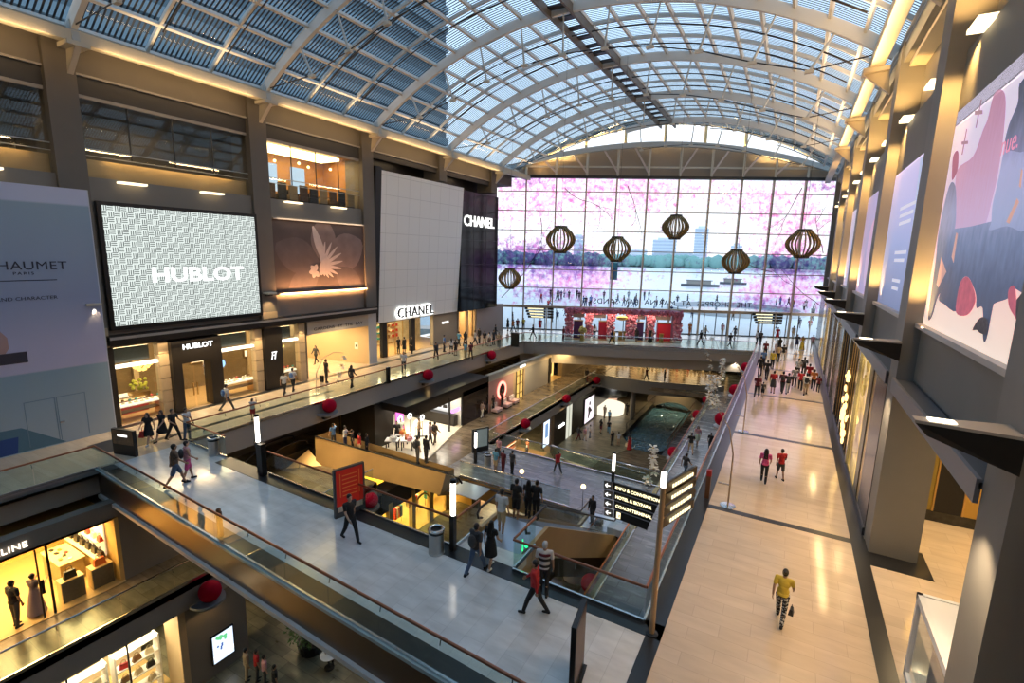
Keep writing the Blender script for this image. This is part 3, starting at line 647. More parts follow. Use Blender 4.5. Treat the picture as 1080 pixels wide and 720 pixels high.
# ---- blue-grey hoarding around the shop under works
t=T('shop_hoarding','tall blue-grey printed hoarding closing a shop, with jeweller lettering','hoarding',(-31.9,0,0))
m,tt,o=nt('hoarding_print'); b=N(tt,'ShaderNodeBsdfPrincipled'); L(tt,b.outputs[0],o.inputs[0]); b.inputs['Roughness'].default_value=.5
tc=N(tt,'ShaderNodeTexCoord'); sp=N(tt,'ShaderNodeSeparateXYZ'); L(tt,tc.outputs['Object'],sp.inputs[0])
cr=N(tt,'ShaderNodeValToRGB'); mr=N(tt,'ShaderNodeMapRange'); mr.inputs['From Max'].default_value=12.75; L(tt,sp.outputs['Z'],mr.inputs[0]); L(tt,mr.outputs[0],cr.inputs[0])
el=cr.color_ramp.elements; cr.color_ramp.interpolation='LINEAR'
el[0].position=0.; el[0].color=(.36,.42,.47,1); el[1].position=1.; el[1].color=(.50,.52,.68,1)
for p,cc in ((.30,(.25,.35,.42,1)),(.305,(.50,.47,.62,1)),(.38,(.46,.44,.60,1)),(.58,(.27,.32,.48,1)),(.86,(.27,.36,.47,1)),(.935,(.27,.37,.47,1)),(.94,(.50,.54,.70,1))):
    e=cr.color_ramp.elements.new(p); e.color=cc
L(tt,cr.outputs[0],b.inputs['Base Color'])
MB().box(0,.25,-4,12.05,0,12.75).build('panel',m,t)
MB().box(-.12,.24,12.051,12.1,0,12.75).build('edge_return',mat('hoarding_edge',(.5,.53,.6),.5),t)
MI=mat('navy_print',(.02,.025,.05),.6)
text('CHAUMET',.56,MI,'lettering',t,(.262,9.35,8.97),(PI/2,0,PI/2),.004,sx=1.12,space=1.05); text('PARIS',.19,MI,'lettering',t,(.262,9.2,8.62),(PI/2,0,PI/2),.004,sx=1.3,space=1.3)
MB().box(.25,.258,8.3,10.4,8.27,8.31).build('fine_print_line',MI,t); text('GRACE AND CHARACTER',.24,MI,'lettering',t,(.262,8.75,7.43),(PI/2,0,PI/2),.004,sx=1.12)

for y0,y1 in ((8.5,9.67),(9.72,10.9)): 
    mb=MB()
    for a in ((y0,y0+.03,.2,2.45),(y1-.03,y1,.2,2.45),(y0,y1,2.42,2.45)): mb.box(.256,.262,a[0],a[1],a[2],a[3])
    d=mb.build('door_outline',mat('print_line',(.14,.22,.28),.6),t)
MB().box(.256,.33,9.74,9.92,1.1,1.16).build('door_handle',M_chrome,t)
MB().add([(.2545,3,.05),(.2545,9.9,.05),(.2545,8.3,1.25),(.2545,3,1.5)],[(0,1,2,3)]).build('floor_print',mat('print_dark_teal',(.08,.17,.23),.6),t)
MB().add([(.257,2.2,.06),(.257,8.05,.06),(.257,8.15,.85),(.257,2.2,.95)],[(0,1,2,3)]).build('plinth_print',mat('print_royal_blue',(.02,.06,.22),.6),t)
hd=MB().ball((.2,7.75,5.4),.95,14,.07,1,1.2).build('portrait_print',mat('print_skin',(.42,.26,.24),.6),t,smooth=True)
MB().box(.255,.275,6.2,8.9,4.4,4.92).build('bangle_print',mat('print_black_jewel',(.03,.03,.05),.4),t)
wl('wall_left_shop_rear',-34.4,-34.2,-15,12,0,12,M_wall)
# ---- watch boutique shopfronts, ground of the left facade
def room(y0,y1,depth,zt,mw,mf,name):
    ST(MB().box(XL-depth,XL+.2,y0,y1,-.02,.03).build('floor_'+name,mf)); ST(MB().box(XL-depth-.1,XL-depth,y0,y1,0,zt).build('wall_'+name,mw))
    ST(MB().box(XL-depth,XL,y0,y1,zt,zt+.1).build('ceiling_'+name,M_in))
room(12.3,25.0,4.5,4.45,mat('bronze_interior',(.16,.11,.055),.45,var=.3,scale=1.5),M_shopf,'boutique')
ST(MB().box(XL-4.5,XL,12.2,12.3,0,4.5).build('wall_boutique_side',M_dark))
wl('pillar',XL-.5,XL+.38,12.11,12.5,0,4.5,M_dark)
def shopwin(y0,y1,idx,pier):
    w=SE('window_%d'%idx)
    MB().box(XL+.02,XL+.05,y0,y1,.05,4.45).build('pane',M_clear,w)
    MB().box(XL-.15,XL+.15,y0,y1,3.25,3.42).build('light_transom',emit('cream_tube',(1,.86,.65),2.2),w)
    MB().box(XL-.6,XL-.5,y0,y1-.7,3.45,4.3).build('smoked_panel',mat('smoked_panel',(.06,.065,.06),.2),w)
    mb=MB()
    for k in range(6): mb.box(XL-.25,XL+.28,y1-.55,y1-.02,k*.75+.02,k*.75+.73)
    ST(mb.build('pillar',M_sand)) if pier else None
shopwin(12.5,15.3,12,True); shopwin(18.3,21.35,13,True); shopwin(22.85,24.9,14,True)
for yc in (14.9,20.95,24.5): spot((XL+.9,yc,4.35),(XL+.15,yc,2.6),60,70,(1,.72,.38))
# black portal with lettering and door
t=T('boutique_portal','black boutique entrance portal with white lettering and a glass door','shop entrance',(XL,16.8,0))
pb=MB(); pb.box(-.3,.55,-1.5,-.95,0,4.45); pb.box(-.3,.55,.75,1.5,0,4.45); pb.box(-.3,.55,-.95,.75,3.0,4.45); pb.build('portal_frame',M_dark,t)
text('HUBLOT',.42,emit('sign_white',(1,1,1),1.5),'lettering',t,(.57,.05,4.0),(PI/2,0,PI/2),.02,sx=1.1,bold=.012)
dl=MB(); dl.box(.1,.14,-.9,-.15,.03,2.95); d_=dl.build('door_leaf',M_clear,t); MB().box(.14,.2,-.25,-.2,.8,1.6).build('door_handle',M_goldmetal,d_)
dl=MB(); dl.box(.1,.14,-.05,.7,.03,2.95); d_=dl.build('door_leaf',M_clear,t); MB().box(.14,.2,0,.05,.8,1.6).build('door_handle',M_goldmetal,d_)
t=T('black_logo_pillar','black clad pillar carrying a small white monogram between two shop windows','pillar',(XL,22.1,0))
MB().box(-.4,.45,-.72,.70,0,4.45).build('cladding',M_dark,t)
lg=MB(); 
for a,b in (((.47,-.22,2.2),(.47,-.12,2.75)),((.47,.02,2.2),(.47,.1,2.75)),((.47,-.2,2.5),(.47,.06,2.5)),((.47,-.2,2.72),(.47,.22,2.72)),((.47,.12,2.7),(.47,.03,2.2))): lg.bar(a,b,.05,.02,up=(1,0,0))
lg.build('monogram',emit('sign_white',(1,1,1),1.5),t)
# warm uplit drums above the pillars
for y,lab in ((11.85,'small canopy lamp washing the pillar beside the hoarding'),(22.1,'small canopy lamp washing the pillar above the white monogram')):
    t=T('canopy_lamp',lab,'lamp',(XL+.25,y,5.15))
    MB().box(0,.65,-.45,.2,1.75,1.87).build('shade',M_cream,t); MB().box(.05,.3,-.3,.1,1.6,1.75).build('housing',M_black,t)
    spot((XL+.75,y-.1,6.7),(XL+.3,y-.1,5.3),110,75,(1,.68,.32),.4)
    ST(MB().box(-34,XL+.3,y-.55,y+.55,4.45,5.6).build('pillar',M_sand))
# boutique contents: counters with watches, lamps, flowers
rr=random.Random(9)
def counter(y0,y1,x,lab):
    t=T('display_counter',lab,'counter',(x,(y0+y1)/2,.03)); w=(y1-y0)/2
    MB().box(-.4,.4,-w,w,.84,.92).build('counter_top',mat('lit_white_top',(.85,.82,.74),.3,emit=(1,.9,.7),es=.35),t)
    for sy in (-w+.15,w-.15): MB().box(-.35,.35,sy-.05,sy+.05,0,.84).build('leg',M_goldmetal,t)
    MB().box(-.3,.3,-w+.2,w-.2,.45,.5).build('shelf',mat('walnut_shelf',(.15,.08,.03),.4),t)
    return t
M_item=[mat('red_box',(.45,.03,.02),.4),mat('ivory_cushion',(.7,.62,.48),.6),mat('black_case',(.02,.02,.02),.3),mat('silver_item',(.6,.6,.6),.2,.9),mat('teal_box',(.03,.25,.25),.4),mat('brown_item',(.2,.09,.03),.5)]
def watchstand(x,y,z,m,lab,grp):
    t=T('watch_stand',lab,'display stand',(x,y,z),rr.uniform(-.4,.4),grp)
    MB().box(-.09,.09,-.08,.08,0,.05).build('base',M_item[1],t); MB().tube([(0,0,.05),(0,0,.16)],.03,8).build('post',M_item[1],t); MB().lathe([(.06,.15),(.075,.19),(.075,.23),(.05,.26)],12).build('watch',m,t)
for (y0,y1,x,lab,nm) in ((12.6,15.0,-33.0,'long lit counter in the window nearest the hoarding','first'),(18.5,21.0,-33.0,'long lit counter in the window right of the black portal','second'),(22.9,24.5,-33.0,'short lit counter in the window right of the monogram pillar','third')):
    counter(y0,y1,x,lab); n=int((y1-y0)/.3)
    for k in range(n): watchstand(x+rr.uniform(-.2,.2),y0+.2+k*.3,.95,M_item[rr.randrange(6)],'small watch stand on the lit counter of the %s shop window'%nm,'watch stands in the %s shop window'%nm)
counter(12.9,14.9,-35.2,'rear lit counter deeper inside the window nearest the hoarding')
t=T('red_display_case','low red case standing between the two counters behind the first window','case',(-34.3,13.9,.03)); MB().box(-.25,.25,-.9,.9,0,.8).build('case_body',M_item[0],t); MB().box(-.27,.27,-.92,.92,.8,.84).build('case_lid',M_item[1],t)
def chand(x,y,z,lab):
    t=T('crystal_chandelier',lab,'chandelier',(x,y,z))
    MB().tube([(0,0,.3),(0,0,1.1)],.02,6).build('rod',M_goldmetal,t)
    mb=MB()
    for q,(rad,zz,n) in enumerate(((.5,.25,12),(.36,.08,9),(.18,-.08,6))):
        for k in range(n): a=2*PI*k/n; mb.ball((rad*math.cos(a),rad*math.sin(a),zz),.09,8)
    mb.build('crystals',mat('amber_crystal',(.8,.6,.2),.2,emit=(1,.65,.15),es=1.3),t)['kind']='stuff'; MB().lathe([(.1,.3),(.55,.32),(.55,.36)],16).build('canopy',M_goldmetal,t)
chand(-34.2,14.7,2.65,'gold crystal chandelier inside the shop window nearest the hoarding'); chand(-34.0,23.7,2.4,'gold pendant inside the shop window right of the monogram pillar')
t=T('blue_clock','round pale blue clock face behind the window right of the portal','clock',(-32.9,18.75,2.35)); MB().lathe([(.32,0),(.36,.02),(.36,.06),(.3,.08)],20).build('clock_case',M_chrome,t).rotation_euler=(0,PI/2,0); MB().lathe([(.28,.08),(.02,.085)],20).build('clock_face',emit('blue_face',(.35,.6,1),1.2),t).rotation_euler=(0,PI/2,0)
t=T('flower_arrangement','yellow and green flower arrangement on a block behind the first window','flowers',(-34.6,14.6,.03)); MB().box(-.3,.3,-.5,.5,0,1.1).build('plinth',M_goldmetal,t)
mb=MB()
for k in range(20): mb.ball((rr.uniform(-.3,.3),rr.uniform(-.45,.45),1.2+rr.uniform(0,.6)),.11,7)
mb.build('blooms',mat('yellow_green_bloom',(.4,.42,.05),.6,var=.6,scale=5),t)
for k,(y,z) in enumerate(((13.4,1.9),(19.4,2.1),(20.2,1.9),(23.4,1.9))):
    t=T('framed_picture','small lit framed picture on the boutique rear wall, %s'%(['behind the first window','left of two behind the second window','right of two behind the second window','behind the third window'][k]),'picture',(XL-4.45,y,z)); MB().box(0,.05,-.55,.55,-.3,.3).build('frame',M_goldmetal,t); MB().box(.05,.06,-.48,.48,-.23,.23).build('picture',mat('lit_print',(.7,.6,.45),.5,emit=(1,.8,.5),es=.8),t)
for k in range(5): ST(MB().box(XL-4.48,XL-4.3,12.7+k*2.6,13.0+k*2.6,0,4.4).build('pillar',M_sand))
for yc in (13.9,16.8,19.9,23.8): area((XL-1.6,yc,4.35),(0,0,0),2.2,2.2,150,(1,.70,.34))
area((XL+.55,16.7,4.38),(0,0,0),.5,8,40,(1,.72,.4))
# ---- corridor mouth beside the boutique
ST(MB().box(-42,XL,24.95,25.25,0,4.5).build('wall_corridor_near',mat('mirror_panel',(.3,.26,.2),.15,.6)))
M_sandw=mat('warm_plaster',(.56,.42,.25),.6)
M_grayw=mat('greige_plaster',(.42,.38,.33),.6)
ST(MB().box(-42,XL+.1,25.25,25.6,3.45,4.6).build('wall_corridor_pier',M_grayw))
ST(MB().box(XL-.3,XL+.12,25.25,31.7,3.5,4.6).build('wall_corridor_lintel',M_grayw))
mb=MB(); mb.prism([(XL+.1,31.6),(XL+.1,31.9),(-41.5,30.2),(-41.5,29.9)],0,3.5); ST(mb.build('wall_corridor_far',M_sandw))
ST(MB().box(XL-.3,XL+.13,31.6,32.6,0,4.6).build('wall_corridor_jamb',mat('pale_stone_pier',(.46,.46,.47),.6)))
ST(MB().prism([(XL+.2,25.25),(XL+.2,31.7),(-41.5,30),(-41.5,25.25)],-.02,.012).build('floor_corridor',M_stone)); ST(MB().box(-42,-41.6,25,31,0,3.6).build('wall_corridor_end',M_sandw)); ST(MB().box(-42,XL-.3,25,32,3.5,3.6).build('ceiling_corridor',M_white))
o=text('GARDENS  BY  THE  BAY',.34,mat('black_letters',(.02,.02,.02),.5),'lettering',None,(XL+.125,28.4,3.86),(PI/2,0,PI/2),.01,sx=1.25,space=1.1)
tag(o,'small black direction lettering on the beige lintel over the corridor mouth','sign')
t=T('hung_picture','tall dark picture hung on the warm corridor wall','picture',(-36.2,31.0,1.9),math.radians(10.6)); MB().box(-.45,.45,-.08,0,-.65,.65).build('frame',M_goldmetal,t); MB().box(-.38,.38,-.09,-.08,-.58,.58).build('print',mat('brown_print',(.16,.09,.04),.5,var=.8,scale=4),t)
t=T('phone_panel','small white call panel on the warm corridor wall','panel',(-33.6,31.45,1.6),math.radians(10.6)); MB().box(-.18,.18,-.1,0,-.3,.3).build('case',M_white,t); MB().box(-.05,.05,-.13,-.1,-.1,.12).build('handset',M_black,t)
for x in (-33.6,-36,-38.5): area((x,28.3,3.45),(0,0,0),1.5,4,140,(1,.72,.36))
# ---- white store box: leaning panel, dark returns, entrance
t=T('leaning_store_panel','huge pale grey panelled store front leaning outward, with backlit black lettering','shop front',(0,0,0))
m,tt,o=nt('grid_panel'); b=N(tt,'ShaderNodeBsdfPrincipled'); L(tt,b.outputs[0],o.inputs[0]); b.inputs['Roughness'].default_value=.35
tc=N(tt,'ShaderNodeTexCoord'); sp=N(tt,'ShaderNodeSeparateXYZ'); L(tt,tc.outputs['Object'],sp.inputs[0])
def mk(a,s,off=0):
    x=N(tt,'ShaderNodeMath',operation='MULTIPLY_ADD'); x.inputs[1].default_value=1/s; x.inputs[2].default_value=off; L(tt,a,x.inputs[0]); f=N(tt,'ShaderNodeMath',operation='FRACT'); L(tt,x.outputs[0],f.inputs[0]); g=N(tt,'ShaderNodeMath',operation='LESS_THAN'); g.inputs[1].default_value=.02; L(tt,f.outputs[0],g.inputs[0]); return g.outputs[0]
ad=N(tt,'ShaderNodeMath',operation='MAXIMUM'); L(tt,mk(sp.outputs['Y'],1.55,.1),ad.inputs[0]); L(tt,mk(sp.outputs['Z'],1.66),ad.inputs[1])
cm=N(tt,'ShaderNodeMix',data_type='RGBA'); L(tt,ad.outputs[0],cm.inputs[0]); cm.inputs[6].default_value=(.80,.80,.77,1); cm.inputs[7].default_value=(.55,.55,.53,1); L(tt,cm.outputs[2],b.inputs['Base Color'])
def lean(z): return -32.75+(z-3.5)*.062
def leanbox(y0,y1,z0,z1,d): 
    return MB().add([(lean(z0)-d,y0,z0),(lean(z0),y0,z0),(lean(z0),y1,z0),(lean(z0)-d,y1,z0),(lean(z1)-d,y0,z1),(lean(z1),y0,z1),(lean(z1),y1,z1),(lean(z1)-d,y1,z1)],[(0,3,2,1),(4,5,6,7),(0,1,5,4),(1,2,6,5),(2,3,7,6),(3,0,4,7)])
leanbox(33.36,45.7,3.5,16.95,.9).build('panel',m,t)
tb=math.atan(.062)
text('CHANEL',1.32,mat('gloss_black',(.01,.01,.01),.25),'lettering',t,(lean(4.15)+.26,38.3,4.17),(PI/2,0,PI/2),.06,sx=1.04,bold=.012,space=1.06)
text('CHANEL',1.34,emit('halo_white',(1,1,.97),2.6),'letter_halo',t,(lean(4.15)+.12,38.3,4.17),(PI/2,0,PI/2),.05,sx=1.03,bold=.075,space=1.045)
leanbox(32.65,33.35,3.62,17.2,1.0).build('dark_return',M_black,t)
t=T('black_glass_store_box','tall black glass store box with white lettering beside the glass end wall','shop front',(0,0,0))
MB().box(-34,-32.3,45.75,53.6,3.45,16.8).build('glass_box',mat('black_gloss_glass',(.008,.009,.012),.1,spec=.2),t)
for yy in (48.3,50.9): MB().box(-32.3,-32.28,yy-.02,yy+.02,3.45,16.8).build('joint',M_dark,t)
for zz in (6.1,8.8,11.5,14.2): MB().box(-32.3,-32.28,45.75,53.6,zz-.02,zz+.02).build('joint',M_dark,t)
text('CHANEL',1.62,emit('white_letters2',(1,1,.97),1.5),'lettering',t,(-32.2,49.35,13.55),(PI/2,0,PI/2),.04,sx=1.0,bold=.02,space=1.02)
wl('wall_left_behind_store',-36,-34.95,32,57,3.7,18,M_wall)
# entrance of the white store
ST(MB().box(-38.5,-33.2,33.1,46,-.02,.02).build('floor_white_store',M_shopf)); ST(MB().box(-38.6,-38.4,33.1,46,0,3.5).build('wall_white_store',mat('ivory_display_wall',(.6,.5,.33),.5,var=.5,scale=1.3))); ST(MB().box(-38.5,-33.2,33,56,3.36,3.44).build('ceiling_white_store',M_in))
for i,(y0,y1) in enumerate(((33.4,34.3),(34.9,38.3),(39.4,41.9))):
    w=SE('window_%d'%(15+i)); MB().box(-33.5,-33.46,y0,y1,.05,3.45).build('pane',M_clear,w)
for y in (34.6,38.7): ST(MB().box(-33.6,-33.2,y-.28,y+.28,0,3.45).build('pillar',M_black))
for yy in (35.2,36.3,37.4): ST(MB().box(-33.52,-33.44,yy-.04,yy+.04,0,3.45).build('door_mullion',M_goldmetal))
ST(MB().box(-33.6,-33.3,33.15,33.4,0,3.45).build('pillar',emit('lit_jamb',(1,.78,.42),1.3)))
wl('wall_left_grey',-33.8,-33.3,42.1,46.6,0,3.5,M_wall2)
o=text('CHANEL',.34,emit('sign_white',(1,1,1),1.5),'lettering',None,(-33.285,44.2,2.35),(PI/2,0,PI/2),.02); tag(o,'small white lit sign on the grey wall beside the white store entrance','sign')
ST(MB().box(-38,-33.5,46.6,50.4,-.02,.02).build('floor_side_store',M_shopf)); ST(MB().box(-36,-35.8,46.6,50.4,0,3.5).build('wall_side_store',M_sandw)); wl('wall_left_stone',-33.9,-33.2,50.4,56.8,0,3.5,mat('mauve_stone_wall',(.33,.27,.24),.6))
ST(MB().box(-36,-33.3,50.4,50.55,0,3.4).build('wall_side_store_end',M_sandw)); ST(MB().box(-36,-33.3,46.45,46.6,0,3.4).build('wall_side_store_near',M_sandw))
for yy in (46.7,48.6,50.3): ST(MB().box(-33.6,-33.3,yy-.12,yy+.12,0,3.45).build('pillar',M_sand))
for yc in (35,37.5,40.5,48.5): area((-35.4,yc,3.3),(0,0,0),2,2.4,190,(1,.74,.38))
for k in range(7):
    t=T('shelf_unit','lit shelf unit with small goods on the rear wall of the white store','shelf',(-38.3,33.8+k*1.25,.02),0,'lit shelf units in the white store')
    MB().box(0,.35,-.5,.5,0,.06).build('plinth',M_goldmetal,t)
    for z in (.6,1.2,1.8,2.4): MB().box(0,.35,-.5,.5,z,z+.04).build('shelf',M_goldmetal,t)
    mb=MB()
    for z in (.64,1.24,1.84):
        for yy in (-.3,.05,.32): mb.box(.08,.26,yy-.08,yy+.08,z,z+rr.uniform(.15,.35))
    mb.build('goods',M_item[k%6],t)

# ================================================================ right facade
XR=3.3; XW=3.75
M_rcol=mat('grey_pillar_render',(.215,.21,.20),.6,var=.05,scale=2)
M_rwall=mat('mid_grey_render',(.20,.20,.19),.65,var=.06,scale=1.2)
ys_col=[0.,10.,20.,30.,40.,50.,60.,70.]
for y in ys_col:
    ST(MB().box(XR,XR+1.35,y,y+1.2,0,19.9).build('pillar',M_rcol))
for i,y in enumerate(ys_col[:-1]):
    y0,y1=y+1.2,y+10
    def wr(name,x0,x1,a,b,z0,z1,m): return ST(MB().box(x0,x1,a,b,z0,z1).build(name,m))
    wr('wall_right_sill',XW,XW+.6,y0,y1,6.2,8.1,M_rwall)
    wr('wall_right_band',XW,XW+.6,y0,y1,14.0,16.1,M_rwall)
    wr('wall_right_top',XR+.1,XW+.9,y0,y1,19.0,19.9,M_rwall)
    wr('trim_right_sill',XW-.18,XW+.02,y0,y1,7.98,8.12,mat('sill_stone',(.5,.47,.45),.5))
    wr('wall_right_niche',XW+.55,XW+.7,y0,y1,8.1,14.0,M_rwall)
    wr('wall_right_clerestory',XW+.5,XW+.7,y0,y1,16.1,19.0,mat('clerestory_grey',(.22,.21,.2),.35,var=.3,scale=.3))
    wr('trim_right_clerestory',XW-.1,XW+.5,y0,y1,18.8,19.05,M_cream)
    # lit slabs at the foot of the clerestory
    for k,u in enumerate((.22,.78)):
        yy=y0+(y1-y0)*u
        f=MB().box(XW-.36,XW+.06,yy-.5,yy+.5,16.05,16.16).build('ledge_light',emit('cream_light_slab2',(1,.78,.45),2.2)); 
        tag(f,'cream light slab, right wall, poster bay %s, %s'%(['one, beside the camera','two, over the pink-tree poster','three','four','five','six','seven at the glass end'][i],'nearer one' if k==0 else 'farther one'),'light','ledge lights on the right wall')
        spot((XW-.3,yy,16.2),(XW+.5,yy,18.2),60,110,(1,.66,.3),.8)
    if i==0: continue
    wr('trim_canopy',3.24,XW+.05,y0,y1,6.1,6.22,mat('dark_lead',(.10,.11,.125),.5))
    wr('trim_canopy_lip',3.2,3.28,y0,y1,5.82,6.28,mat('zinc_lip',(.24,.235,.25),.45))
    # fin
    t=T('canopy_fin','dark wing-shaped pale-topped fin on the right pillars, %s'%['outside the frame','above the white display case','second from the camera','third from the camera','fourth from the camera','fifth from the camera','sixth, near the glass end'][i],'fin',(XR,y+.25,0))
    MB().add([(0,-.35,7.42),(-1.28,-.12,7.4),(-1.28,.12,7.4),(0,.35,7.42),(0,-.35,6.85),(-1.1,-.1,7.2),(-1.1,.1,7.2),(0,.35,6.85)],[(4,5,1,0),(5,6,2,1),(6,7,3,2),(7,6,5,4),(0,3,7,4)]).build('wing',M_dark,t)
    MB().add([(0,-.36,7.42),(-1.29,-.13,7.4),(-1.29,.13,7.4),(0,.36,7.42),(0,-.36,7.47),(-1.29,-.13,7.45),(-1.29,.13,7.45),(0,.36,7.47)],[(0,3,2,1),(4,5,6,7),(0,1,5,4),(1,2,6,5),(2,3,7,6)]).build('painted_lit_top',mat('fin_top_lit',(.34,.32,.29),.5),t)  # top face paler, the light falling on it put into its colour
    MB().box(-1.1,-.75,-.1,.1,7.455,7.475).build('strip_lamp',emit('fin_lamp',(1,.85,.6),4.),t)
    # uplights washing the camera-facing side of every pillar
    spot((XR+.2,y-1.0,8.0),(XR+.22,y+.05,11.),900,70,(1,.55,.16),.9)
    spot((XR+.2,y-1.3,16.2),(XR+.22,y+.05,13.),800,80,(1,.55,.16),.9); spot((XR+.2,y-1.3,16.3),(XR+.22,y+.05,18.8),500,80,(1,.55,.16),.9)
    spot((XR-.7,y+.5,6.1),(XR-.1,y+.6,2.5),330,80,(1,.72,.42),.8)
# the jamb faces in the poster niches are lit by concealed strips
for y in ys_col[1:7]:
    for z0 in (8.14,):
        area((XW+.1,y-4.4,z0),(PI,math.radians(-25),0),.12,8.2,55,(1,.72,.42))
    area((XW+.05,y-4.4,13.95),(0,math.radians(25),0),.12,8.2,45,(1,.8,.6))
# ---- posters
M_pp=mat('poster_lilac',(.52,.46,.66),.55,var=.18,scale=.5)
def flat(pts,x,m,name,t): return MB().add([(x,p[0],p[1]) for p in pts],[tuple(range(len(pts)))]).build(name,m,t)
def sm(pts,k=6):   # closed Catmull-Rom
    n=len(pts); R=[]
    for i in range(n):
        p0,p1,p2,p3=[pts[(i+j-1)%n] for j in range(4)]
        for q in range(k):
            u=q/k; R.append(tuple(.5*(2*p1[a]+(p2[a]-p0[a])*u+(2*p0[a]-5*p1[a]+4*p2[a]-p3[a])*u*u+(3*p1[a]-p0[a]-3*p2[a]+p3[a])*u**3) for a in (0,1)))
    return R
# nearest poster, seen between the first and second pillars (local y from 11.2 to 20)
t=T('fashion_poster','huge backlit pink and blue fashion poster with figures in dark blue coats','poster',(XW,0,0))
m,tt,o=nt('blush_print'); b=N(tt,'ShaderNodeBsdfPrincipled'); L(tt,b.outputs[0],o.inputs[0]); b.inputs['Roughness'].default_value=.5
tc=N(tt,'ShaderNodeTexCoord'); sp=N(tt,'ShaderNodeSeparateXYZ'); L(tt,tc.outputs['Object'],sp.inputs[0]); mr=N(tt,'ShaderNodeMapRange'); mr.inputs['From Min'].default_value=8.1; mr.inputs['From Max'].default_value=14.2; L(tt,sp.outputs['Z'],mr.inputs[0])
cr=N(tt,'ShaderNodeValToRGB'); L(tt,mr.outputs[0],cr.inputs[0]); e=cr.color_ramp.elements; e[0].color=(.95,.78,.66,1); e[1].color=(.72,.66,.80,1); q=e.new(.2); q.color=(.90,.62,.55,1); q=e.new(.45); q.color=(.64,.50,.72,1)
L(tt,cr.outputs[0],b.inputs['Base Color']); L(tt,cr.outputs[0],b.inputs['Emission Color']); b.inputs['Emission Strength'].default_value=.42
MB().box(0,.2,11.23,19.97,8.1,14.4).build('lightbox',m,t)

def zprint(name,stops,sc,amt):
    m,tt,o=nt(name); b=N(tt,'ShaderNodeBsdfPrincipled'); L(tt,b.outputs[0],o.inputs[0]); b.inputs['Roughness'].default_value=.5
    tc=N(tt,'ShaderNodeTexCoord'); sp=N(tt,'ShaderNodeSeparateXYZ'); L(tt,tc.outputs['Object'],sp.inputs[0]); mp=N(tt,'ShaderNodeMapping'); mp.inputs['Scale'].default_value=(1,sc,1.2); L(tt,tc.outputs['Object'],mp.inputs[0])
    no=N(tt,'ShaderNodeTexNoise'); no.inputs['Scale'].default_value=1.4; no.inputs['Detail'].default_value=5; L(tt,mp.outputs[0],no.inputs['Vector'])
    ma=N(tt,'ShaderNodeMath',operation='MULTIPLY_ADD'); L(tt,no.outputs['Fac'],ma.inputs[0]); ma.inputs[1].default_value=amt; L(tt,sp.outputs['Z'],ma.inputs[2])
    mr=N(tt,'ShaderNodeMapRange'); mr.inputs['From Min'].default_value=8.1+amt/2; mr.inputs['From Max'].default_value=14.4+amt/2; L(tt,ma.outputs[0],mr.inputs[0])
    cr=N(tt,'ShaderNodeValToRGB'); L(tt,mr.outputs[0],cr.inputs[0]); e=cr.color_ramp.elements; e[0].position=stops[0][0]; e[0].color=rgba(stops[0][1]); e[1].position=stops[-1][0]; e[1].color=rgba(stops[-1][1])
    for q_,c_ in stops[1:-1]: n_=e.new(q_); n_.color=rgba(c_)
    L(tt,cr.outputs[0],b.inputs['Base Color']); L(tt,cr.outputs[0],b.inputs['Emission Color']); b.inputs['Emission Strength'].default_value=.35; return m
PB=zprint('coat_blue',[(.05,(.05,.06,.11)),(.22,(.07,.10,.19)),(.38,(.16,.22,.39)),(.52,(.34,.38,.60)),(.66,(.22,.24,.40)),(.85,(.07,.08,.13))],3.,1.2); PP=zprint('blossom_mauve',[(.3,(.60,.46,.68)),(.5,(.62,.42,.64)),(.72,(.60,.33,.50)),(.95,(.52,.24,.38))],6.,1.6); PK=mat('rose_pink',(.62,.13,.2),.6,var=.4,scale=4,emit=(.6,.14,.2),es=.3); PS=mat('skin_pink',(.72,.42,.36),.6,emit=(.7,.42,.36),es=.35); PL=zprint('pale_lilac_blue',[(.25,(.14,.19,.35)),(.45,(.36,.42,.66)),(.62,(.42,.44,.70)),(.8,(.20,.22,.38))],2.5,1.0)
